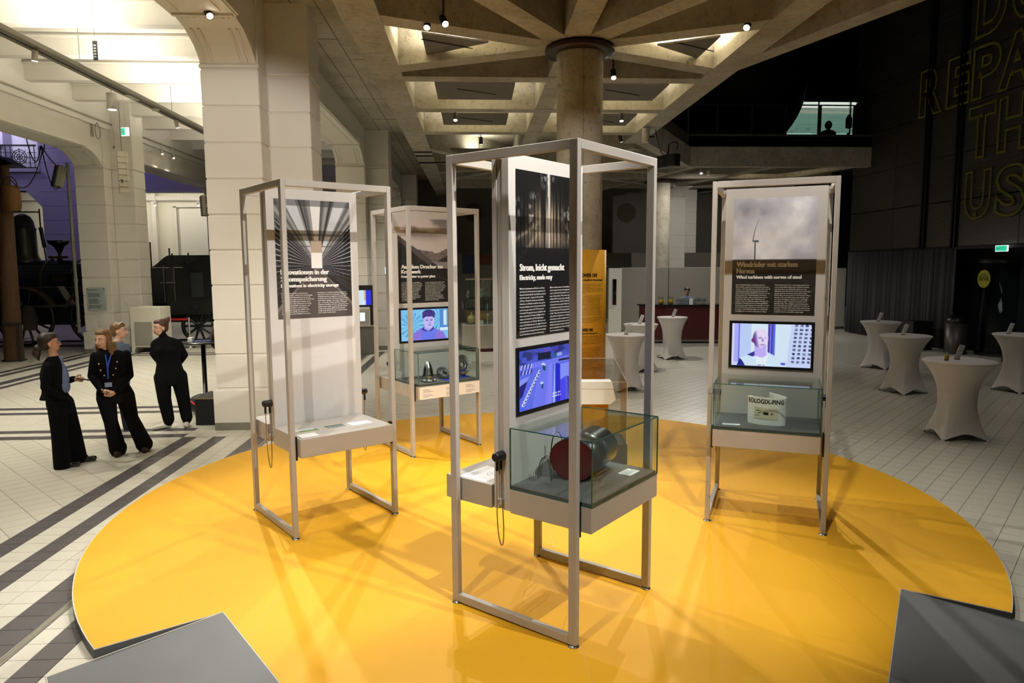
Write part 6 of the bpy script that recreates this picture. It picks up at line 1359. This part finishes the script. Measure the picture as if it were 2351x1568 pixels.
class Fig:
    def __init__(s): s.pr=[]
    def cap(s,a,b,r0,r1,zone,flat=1.0): s.pr.append(('c',Vector(a),Vector(b),r0,r1,zone,flat)); return s
    def ell(s,c,r,zone,rz=0.0,rx=0.0): s.pr.append(('e',Vector(c),Vector(r),rz,rx,zone)); return s
    def loft(s,rings,zone,ends=True):
        # rings: (centre, rx, ry, rz rotation) from top to bottom, resampled smoothly
        out=[]; n=len(rings)
        for i in range(n-1):
            for k in range(5):
                t=k/5; g=[]
                for c in range(6):
                    q=[(list(rings[min(max(j,0),n-1)][0])+list(rings[min(max(j,0),n-1)][1:]))[c] for j in (i-1,i,i+1,i+2)]
                    g.append(.5*((2*q[1])+(-q[0]+q[2])*t+(2*q[0]-5*q[1]+4*q[2]-q[3])*t*t+(-q[0]+3*q[1]-3*q[2]+q[3])*t**3))
                out.append(g)
        out.append(list(rings[-1][0])+list(rings[-1][1:])); s.pr.append(('l',out,zone)); return s
    def chain(s,pts,rs,zone):
        for i in range(len(pts)-1): s.cap(pts[i],pts[i+1],rs[i],rs[i+1],zone)
        return s
    def raw(s):
        m=MB()
        for p in s.pr:
            if p[0]=='c':
                _,a,b,r0,r1,z,fl=p
                if (b-a).length>1e-5: m.cyl(a,b,r0,r1,n=18,cap=True)
                m.ball(a,r0,16,10); m.ball(b,r1,16,10)
            elif p[0]=='l':
                V=[]; n=28
                for x,y,z,rx,ry,rot in p[1]:
                    for i in range(n):
                        t=2*math.pi*i/n; u,v=rx*math.cos(t),ry*math.sin(t); V.append((x+u*math.cos(rot)-v*math.sin(rot),y+u*math.sin(rot)+v*math.cos(rot),z))
                N=len(p[1]); m.add(V,[[(k)*n+i,(k+1)*n+i,(k+1)*n+(i+1)%n,k*n+(i+1)%n] for k in range(N-1) for i in range(n)]); m.add(V[:n],[list(range(n))]); m.add(V[-n:],[list(range(n))[::-1]])
            else:
                _,c,r,rz,rx,z=p; m.ball(c,r,22,14,rot=Matrix.Rotation(rz,3,'Z')@Matrix.Rotation(rx,3,'X'))
        return m
    def body(s,name,zones,parent,vox=.0078,smooth=5):
        me=s.raw().mesh('raw'); ob=bpy.data.objects.new('raw',me); col.objects.link(ob)
        r=ob.modifiers.new('r','REMESH'); r.mode='VOXEL'; r.voxel_size=vox; r.use_smooth_shade=True
        k=ob.modifiers.new('s','SMOOTH'); k.iterations=smooth; k.factor=.5
        out=bpy.data.meshes.new_from_object(ob.evaluated_get(bpy.context.evaluated_depsgraph_get())); bpy.data.objects.remove(ob); bpy.data.meshes.remove(me)
        out.name=name; out.materials.clear(); names=list(zones)
        for z in names: out.materials.append(zones[z])
        n=len(out.polygons); C=np.empty(n*3); out.polygons.foreach_get('center',C); C=C.reshape(-1,3); best=np.full(n,1e9); idx=np.zeros(n,int)
        for p in s.pr:
            if p[0]=='c':
                a,b=np.array(p[1]),np.array(p[2]); d=b-a; L=max(d@d,1e-9); t=np.clip(((C-a)@d)/L,0,1); D=np.linalg.norm(C-a-t[:,None]*d,axis=1)-(p[3]+(p[4]-p[3])*t); z=p[5]
            elif p[0]=='l':
                A=np.array(p[1]); A=A[np.argsort(A[:,2])]; zz=C[:,2]; it=lambda j:np.interp(zz,A[:,2],A[:,j]); ro=it(5); dx,dy=C[:,0]-it(0),C[:,1]-it(1); u=dx*np.cos(ro)+dy*np.sin(ro); v=-dx*np.sin(ro)+dy*np.cos(ro); rx,ry=it(3),it(4)
                D=(np.hypot(u/rx,v/ry)-1)*np.minimum(rx,ry); D=np.maximum(D,np.maximum(zz-A[-1,2],A[0,2]-zz)); z=p[2]
            else:
                M=np.array((Matrix.Rotation(p[3],3,'Z')@Matrix.Rotation(p[4],3,'X')).transposed()); q=(C-np.array(p[1]))@M.T; rr=np.array(p[2]); kk=np.linalg.norm(q/rr,axis=1); D=(kk-1)*rr.min(); z=p[5]
            w=D<best; best[w]=D[w]; idx[w]=names.index(z)
        out.polygons.foreach_set('material_index',idx); out.polygons.foreach_set('use_smooth',np.ones(n,bool)); out.update()
        return link(name,out,parent)
def head(F,c,yaw,pitch=0.0,s=1.0,z='skin'):
    """yaw: 0 faces image right (+x), 90 away, 180 left, 270 to the camera"""
    c=Vector(c); a=R(yaw); f=Vector((math.cos(a),math.sin(a),0)); sd=Vector((-math.sin(a),math.cos(a),0)); up=Vector((0,0,1))
    f2=(f*math.cos(R(pitch))+up*math.sin(R(pitch))); u2=(up*math.cos(R(pitch))-f*math.sin(R(pitch)))
    P=lambda x,y,w:tuple(c+(f2*x+sd*y+u2*w)*s)
    F.ell(P(-.012,0,.03),(.096*s,.077*s,.100*s),z,a); F.ell(P(.028,0,-.045),(.066*s,.060*s,.070*s),z,a); F.ell(P(.048,0,-.088),(.030*s,.030*s,.022*s),z,a)
    F.cap(P(.088,0,.008),P(.107,0,-.028),.010*s,.014*s,z); F.cap(P(.076,-.03,.026),P(.076,.03,.026),.012*s,.012*s,z)
    for e in (-1,1): F.ell(P(-.012,e*.078,-.012),(.020*s,.010*s,.032*s),z,a); F.ell(P(.060,e*.040,-.03),(.022*s,.022*s,.022*s),z,a)
    F.cap(P(.082,-.012,-.060),P(.082,.012,-.060),.010*s,.010*s,z)
    return P
def face(P,par,smile=True):
    m=MB()
    for e in (-1,1): m.ball(P(.081,e*.031,.008),(.009,.011,.0055),12,8)
    ey=m.build('eyes',EYEW,par); m=MB()
    for e in (-1,1): m.ball(P(.088,e*.031,.0075),(.0055,.0065,.006),10,6); 
    for e in (-1,1): m.tube([P(.087,e*.016,.028),P(.088,e*.032,.033),P(.078,e*.048,.028)],.0035,5)
    m.build('irises_and_brows',EYED,par); m=MB(); m.tube([P(.083,-.024,-.054),P(.094,-.01,-.061),P(.094,.01,-.061),P(.083,.024,-.054)],.0055,6); m.build('lips',LIPS,par)
def hand(F,w,d,side,z='skin',curl=.4,s=1.0):
    """wrist w, pointing d (unit), side: thumb direction"""
    w=Vector(w); d=Vector(d).normalized(); t=Vector(side); t=(t-d*t.dot(d)).normalized(); nrm=d.cross(t)
    F.ell(w+d*.045*s,(.040*s,.040*s,.028*s),z); F.cap(w,w+d*.075*s,.026*s,.030*s,z)
    for i,(o,l) in enumerate(((.028,.062),(.010,.072),(-.009,.066),(-.026,.052))):
        b=w+d*.078*s+t*o*s; k=b+d*l*.5*s+nrm*curl*.018*s; e=k+d*l*.4*s*(1-curl*.5)+nrm*curl*.04*s
        F.cap(b,k,.0105*s,.0095*s,z); F.cap(k,e,.0095*s,.008*s,z)
    b=w+d*.025*s+t*.03*s; k=b+d*.03*s+t*.025*s; F.cap(b,k,.013*s,.011*s,z); F.cap(k,k+d*.03*s+t*.004*s+nrm*curl*.012*s,.011*s,.009*s,z)
def hairmesh(prims,mat_,par,name='hair',vox=.009):
    H=Fig(); H.pr=prims.pr; return H.body(name,{'h':mat_},par,vox,3)

def conv(ox,oy,k,x0,y0,sc):
    def f(a,b,y=0.0):
        x=(x0+a/sc-ox)/k; z=(oy-(y0+b/sc))/k; return (x,y,z-.21*y*(1-max(z,0)/2.5))
    return f
# ---- woman in profile with a phone
C=conv(185,1063,178,100,740,4.483); w=thing('person','woman in black trouser suit and blue shirt holding a phone, seen in profile','person',(-5.10,9.0,0),R(29),group='people talking in the aisle')
F=Fig(); hc=C(200,188,0); P=head(F,hc,8,4)
F.cap(C(208,250,0),C(218,340,0),.050,.058,'skin'); F.loft([(C(222,318,0),.050,.07,0),(C(212,350,0),.080,.13,0),(C(204,400,0),.105,.175,0),(C(196,500,0),.130,.175,0),(C(196,600,0),.125,.165,0),(C(200,680,0),.130,.165,0),(C(192,745,0),.152,.175,0)],'jacket')
F.ell(C(272,545,.0),(.085,.10,.20),'shirt'); F.ell(C(285,630,.0),(.075,.11,.10),'shirt'); F.ell(C(262,400,.0),(.05,.06,.10),'shirt')
F.loft([(C(225,690,0),.115,.15,0),(C(235,770,0),.140,.165,0),(C(245,850,0),.145,.17,0),(C(250,910,0),.12,.16,0)],'trouser')
sh=C(165,425,-.15); el=C(135,620,-.20); wr=C(265,735,-.17); F.chain([sh,el,wr],[.056,.050,.042],'jacket'); F.cap(wr,C(300,760,-.15),.042,.04,'jacket')
sh=C(235,430,.14); el=C(250,600,.22); wr=C(370,565,.10); F.chain([sh,el,wr],[.062,.05,.040],'jacket'); hand(F,wr,(1,-.25,-.12),(0,.2,1),curl=.7)
for y,h,k,a,ft,tp in ((-.09,(225,800),(222,1110),(225,1440),(235,1478),(385,1480)),(.10,(275,800),(335,1100),(365,1375),(380,1408),(500,1400))):
    F.chain([C(*h,y),C(*k,y),C(*a,y)],[.115,.092,.098],'trouser'); F.cap(C(*a,y),(C(*a,y)[0],y,.06),.095,.085,'trouser')
    x0=C(*ft,y)[0]-.05; F.cap((x0,y,.042),(x0+.20,y-.02,.036),.042,.038,'shoe'); F.cap((x0+.05,y,.05),(x0+.12,y,.045),.045,.04,'shoe')
bd=F.body('body',{'skin':SKIN,'jacket':CBLK,'shirt':CBLU,'trouser':CBLK,'shoe':SHOEB},w); face(P,w)
H=Fig(); H.ell(P(-.035,0,.055),(.098,.086,.090),'h',R(8)); H.ell(P(-.06,0,-.0),(.075,.08,.085),'h'); H.ell(P(.0,0,.085),(.085,.078,.055),'h'); H.ell(P(-.135,0,-.045),(.05,.05,.05),'h'); H.ell(P(-.155,0,-.10),(.048,.05,.065),'h'); H.cap(P(-.16,0,-.13),P(-.145,0,-.185),.035,.015,'h'); hairmesh(H,HAIRD,w)
m=MB(); m.tube([P(.06,-.075,.01),P(.098,-.06,.012)],.004,5).tube([P(.098,-.055,.028),P(.106,-.02,.028),P(.106,-.02,-.012),P(.098,-.055,-.012)],.0035,5,closed=True); m.build('glasses',mat('glasses_blue','#6E8CC0',.3),w)
ph=Vector(C(455,577,.06)); o=thing('mobile_phone','dark mobile phone held by the woman in profile','phone',w.matrix_world@ph if False else (0,0,0)); o.rotation_euler=(0,R(16),R(29)); o.location=Matrix.Translation((-5.10,9.0,0))@Matrix.Rotation(R(29),4,'Z')@ph; MB().bbox(-.075,.08,-.036,.036,.0,.010,.003).build('phone_body',BLK,o)
# ---- woman in double breasted blazer
C=conv(300,1038,170,215,720,4.612); w=thing('person','smiling blonde woman in black double breasted blazer with a blue lanyard','person',(-4.71,9.5,0),R(27),group='people talking in the aisle')
F=Fig(); hc=C(208,238,-.02); P=head(F,hc,228,-6); F.cap(C(235,310,0),C(245,400,0),.048,.058,'skin'); F.ell(C(255,400,-.03),(.07,.05,.06),'skin')
F.loft([(C(250,345,0),.075,.07,0),(C(262,375,0),.17,.095,0),(C(266,410,0),.21,.11,0),(C(264,500,0),.19,.135,0),(C(262,600,0),.165,.125,0),(C(266,670,0),.168,.125,0),(C(276,740,0),.195,.14,0),(C(284,812,0),.225,.155,0)],'jacket'); F.loft([(C(276,740,0),.16,.12,0),(C(282,830,0),.195,.14,0),(C(285,900,0),.185,.13,0)],'jean'); F.ell(C(245,430,-.09),(.035,.03,.08),'top')
F.chain([C(125,405,0),C(85,610,-.02),C(165,765,-.16)],[.056,.050,.041],'jacket'); F.chain([C(412,405,0),C(428,630,-.02),C(290,770,-.17)],[.056,.051,.042],'jacket')
hand(F,C(175,770,-.17),(.9,-.1,-.3),(0,-1,.4),curl=.6); hand(F,C(285,785,-.17),(-.8,-.2,-.55),(0,-1,.4),curl=.7)
for y,h,k,a,ft in ((-.02,(200,850),(228,1110),(275,1410),(288,1455)),(.02,(375,850),(420,1090),(522,1385),(543,1455))):
    F.chain([C(*h,y),C(*k,y),C(*a,y)],[.118,.085,.105],'jean'); q=C(*a,y); F.cap(q,(q[0],y,.10),.105,.11,'jean')
    x0=C(*ft,y)[0]; F.cap((x0+.02,y+.02,.042),(x0-.035,y-.12,.036),.044,.038,'shoe')
F.body('body',{'skin':SKIN2,'jacket':CBLK,'top':CBLK,'jean':CDRK,'shoe':SHOEN},w); face(P,w)
H=Fig(); H.ell(P(-.035,0,.055),(.100,.088,.088),'h',R(228)); H.ell(P(-.07,0,-.03),(.06,.085,.11),'h'); H.ell(P(.0,0,.09),(.085,.075,.045),'h')
for e,dn in ((-1,.26),(1,.25)): H.cap(P(-.01,e*.078,.02),P(.0,e*.092,-.10),.030,.036,'h'); H.cap(P(.0,e*.092,-.10),P(.005,e*.115,-dn),.036,.022,'h'); H.cap(P(-.06,e*.085,-.08),P(-.05,e*.10,-dn),.045,.03,'h')
hairmesh(H,HAIRB,w)
l=MB(); l.tube([C(222,395,-.10),C(232,520,-.137),C(230,650,-.13)],.011,5).tube([C(272,400,-.10),C(248,470,-.135),C(234,540,-.14)],.011,5); l.build('lanyard',mat('lanyard_blue','#2A4FC4',.6),w)
q=C(229,712,-.135); MB().bbox(q[0]-.042,q[0]+.042,q[1]-.004,q[1]+.002,q[2]-.03,q[2]+.03,.001).build('badge',mat('badge','#8FA0BE',.4),w)
for a,b in ((158,488),(320,478),(170,556),(305,546),(198,612),(278,612)): q=C(a,b,-.128); MB().ball(q,.012,10,6).build('button',mat('gold_button','#D9CFAE',.25,.8),w)
q=C(170,760,-.19); MB().ball(q,(.014,.014,.014),10,6).build('watch',mat('gold_button','#D9CFAE',.25,.8),w)
# ---- person behind her
C=conv(295,987,150,215,720,4.612); w=thing('person','blonde person in a grey blue top, half hidden behind the woman in the blazer','person',(-5.43,10.96,0),R(27),group='people talking in the aisle')
F=Fig(); hc=C(335,165,0); P=head(F,hc,-10,0); F.cap(C(320,225,0),C(300,300,0),.050,.06,'skin'); F.loft([(C(285,270,0),.07,.07,0),(C(270,300,0),.16,.09,0),(C(262,340,0),.21,.11,0),(C(262,450,0),.18,.13,0),(C(262,580,0),.16,.12,0),(C(262,700,0),.17,.125,0)],'top'); F.loft([(C(262,690,0),.165,.12,0),(C(265,770,0),.185,.13,0),(C(265,850,0),.18,.125,0)],'jean'); F.chain([C(130,335,0),C(125,560,0),C(160,740,-.02)],[.06,.05,.045],'top'); F.chain([C(385,335,0),C(395,560,0),C(370,740,0)],[.06,.05,.045],'top'); hand(F,C(370,740,0),(-.2,0,-1),(0,-1,0)); hand(F,C(160,740,-.02),(.2,0,-1),(0,-1,0))
for h,k,a in (((205,800),(195,1010),(205,1190)),((330,800),(345,1010),(365,1200))):
    F.chain([C(*h,0),C(*k,0),C(*a,0)],[.115,.085,.085],'jean'); q=C(*a,0); F.cap(q,(q[0],0,.08),.085,.075,'jean'); F.cap((q[0],.03,.042),(q[0]+.03,-.12,.036),.042,.036,'shoe')
F.body('body',{'skin':SKIN2,'top':CGRY,'jean':CDEN,'shoe':SHOEB},w,.0095); face(P,w)
H=Fig(); H.ell(P(-.03,0,.06),(.10,.088,.085),'h'); H.ell(P(-.075,0,.0),(.055,.08,.09),'h'); H.ell(P(.0,0,.09),(.085,.075,.045),'h'); H.ell(P(-.11,0,-.02),(.05,.05,.06),'h'); hairmesh(H,HAIRB,w)
q=MB(); q.tube([P(.0,-.085,.10),P(.045,-.05,.135),P(.045,.05,.135),P(.0,.085,.10)],.010,6); q.build('sunglasses_on_head',mat('glasses_pale','#B9B0A8',.3),w)
# ---- woman in turtleneck
C=conv(405,979,145,345,710,5.406); w=thing('person','woman in black turtleneck and trousers, hands behind her back, white shoes','person',(-4.74,11.02,0),R(25),group='people talking in the aisle')
F=Fig(); hc=C(212,212,0); P=head(F,hc,205,-3); F.cap(C(225,275,0),C(245,330,0),.052,.062,'top'); F.ell(C(255,345,0),(.08,.075,.05),'top'); F.loft([(C(250,325,0),.075,.07,0),(C(260,355,0),.16,.095,0),(C(268,400,0),.205,.12,0),(C(268,490,0),.20,.145,0),(C(276,580,0),.175,.13,0),(C(285,660,0),.178,.13,0)],'top'); F.ell(C(205,485,-.085),(.085,.07,.075),'top'); F.ell(C(300,485,-.095),(.09,.07,.075),'top'); F.loft([(C(285,650,0),.172,.125,0),(C(288,740,0),.20,.14,0),(C(296,830,0),.215,.145,0),(C(300,910,0),.20,.13,0)],'trouser')
F.chain([C(145,405,.02),C(122,520,.05),C(190,640,.14)],[.058,.054,.045],'top'); F.chain([C(398,405,.02),C(462,560,.06),C(400,660,.15)],[.060,.056,.045],'top'); hand(F,C(390,668,.15),(-.9,.1,-.2),(0,0,1))
for y,h,k,a in ((0,(205,820),(212,1090),(245,1340)),(0,(385,820),(420,1090),(448,1340))):
    F.chain([C(*h,y),C(*k,y),C(*a,y)],[.125,.098,.085],'trouser')
q=C(245,1370,0); F.cap(C(245,1340,0),q,.085,.07,'trouser'); F.cap(q,(q[0],0,.08),.04,.035,'skin'); F.cap((q[0]-.0,.02,.045),(q[0]-.20,-.05,.035),.045,.036,'shoe')
q=C(448,1370,0); F.cap(C(448,1340,0),q,.085,.07,'trouser'); F.cap(q,(q[0],0,.08),.04,.035,'skin'); F.cap((q[0],.06,.045),(q[0]-.02,-.12,.038),.046,.042,'shoe')
F.body('body',{'skin':SKIN2,'top':CBLK,'trouser':CBLK,'shoe':SHOEW},w); face(P,w)
H=Fig(); H.ell(P(-.035,0,.055),(.100,.088,.088),'h',R(205)); H.ell(P(-.075,0,.0),(.055,.08,.08),'h'); H.ell(P(.0,0,.088),(.085,.075,.045),'h'); H.ell(P(-.11,0,.105),(.052,.052,.048),'h'); H.ell(P(-.13,.02,.13),(.03,.03,.03),'h'); hairmesh(H,HAIRM,w)
m=MB()
for e in (-1,1): m.tube([P(.102,e*.034+.022*math.cos(t),.004+.019*math.sin(t)) for t in [2*math.pi*i/12 for i in range(12)]],.0022,5,closed=True); m.tube([P(.098,e*.056,.008),P(-.01,e*.082,.006)],.0022,5)
m.build('glasses',mat('gold_button','#D9CFAE',.25,.8),w)
# ---- person mostly hidden by the big pillar
w=thing('person','person in a brown jacket almost hidden behind the big pillar','person',(-4.74,13.5,0),R(22),group='people talking in the aisle')
F=Fig(); P=head(F,(0,0,1.62),200); F.cap((0,0,1.52),(0,0,1.42),.05,.06,'skin'); F.loft([((0,0,1.46),.07,.07,0),((0,0,1.42),.15,.09,0),((0,0,1.36),.21,.12,0),((0,0,1.2),.19,.13,0),((0,0,.98),.18,.13,0)],'j'); F.loft([((0,0,1.0),.17,.12,0),((0,0,.88),.19,.13,0),((0,0,.78),.18,.12,0)],'t'); F.chain([(-.20,0,1.36),(-.30,-.02,1.12),(-.20,-.2,.98)],[.065,.055,.045],'j'); F.chain([(.20,0,1.36),(.25,0,1.10),(.22,-.1,.88)],[.065,.055,.045],'j'); hand(F,(-.20,-.2,.98),(.3,-.8,-.3),(1,0,0)); hand(F,(.22,-.1,.88),(0,-.3,-1),(-1,0,0))
for s in (-1,1): F.chain([(s*.1,0,.88),(s*.11,0,.48),(s*.11,.02,.10)],[.11,.08,.065],'t'); F.cap((s*.11,.04,.045),(s*.12,-.13,.036),.044,.038,'s')
F.body('body',{'skin':SKIN,'j':CBRN,'t':CDRK,'s':SHOEB},w,.011); face(P,w); H=Fig(); H.ell(P(-.03,0,.06),(.10,.088,.085),'h'); H.ell(P(-.07,0,.0),(.055,.08,.07),'h'); hairmesh(H,HAIRD,w,vox=.011)
# ---- barkeeper
w=thing('person','barkeeper in a pale blue shirt looking down behind the bar','person',(7.02,22.75,0),R(-16))
F=Fig(); P=head(F,(0,-.03,1.62),262,-22); F.cap((0,0,1.54),(0,0,1.44),.052,.06,'skin'); F.loft([((0,0,1.48),.07,.07,0),((0,0,1.44),.15,.09,0),((0,0,1.38),.21,.12,0),((0,0,1.2),.19,.13,0),((0,0,.98),.17,.125,0)],'sh'); F.loft([((0,0,1.0),.165,.12,0),((0,0,.88),.18,.13,0),((0,0,.78),.17,.12,0)],'t'); F.chain([(-.21,0,1.38),(-.28,-.06,1.12),(-.12,-.30,1.10)],[.064,.052,.04],'sh'); F.chain([(.21,0,1.38),(.28,-.06,1.12),(.12,-.30,1.10)],[.064,.052,.04],'sh'); hand(F,(-.12,-.30,1.10),(.6,-.6,0),(0,0,1)); hand(F,(.12,-.30,1.10),(-.6,-.6,0),(0,0,1))
for s in (-1,1): F.chain([(s*.1,0,.9),(s*.11,0,.48),(s*.11,.02,.10)],[.10,.075,.06],'t'); F.cap((s*.11,.04,.045),(s*.12,-.13,.036),.044,.038,'s')
F.body('body',{'skin':SKIN,'sh':CSHT,'t':CDRK,'s':SHOEB},w,.0105); face(P,w); H=Fig(); H.ell(P(-.03,0,.06),(.098,.084,.08),'h'); H.ell(P(-.07,0,.01),(.05,.075,.06),'h'); H.ell(P(.0,0,.085),(.08,.07,.04),'h'); hairmesh(H,HAIRD,w,vox=.010)
# glowing prints and lens discs light the room only by being hit, the lamps do the rest
for m_ in bpy.data.materials: m_.cycles.emission_sampling='NONE'
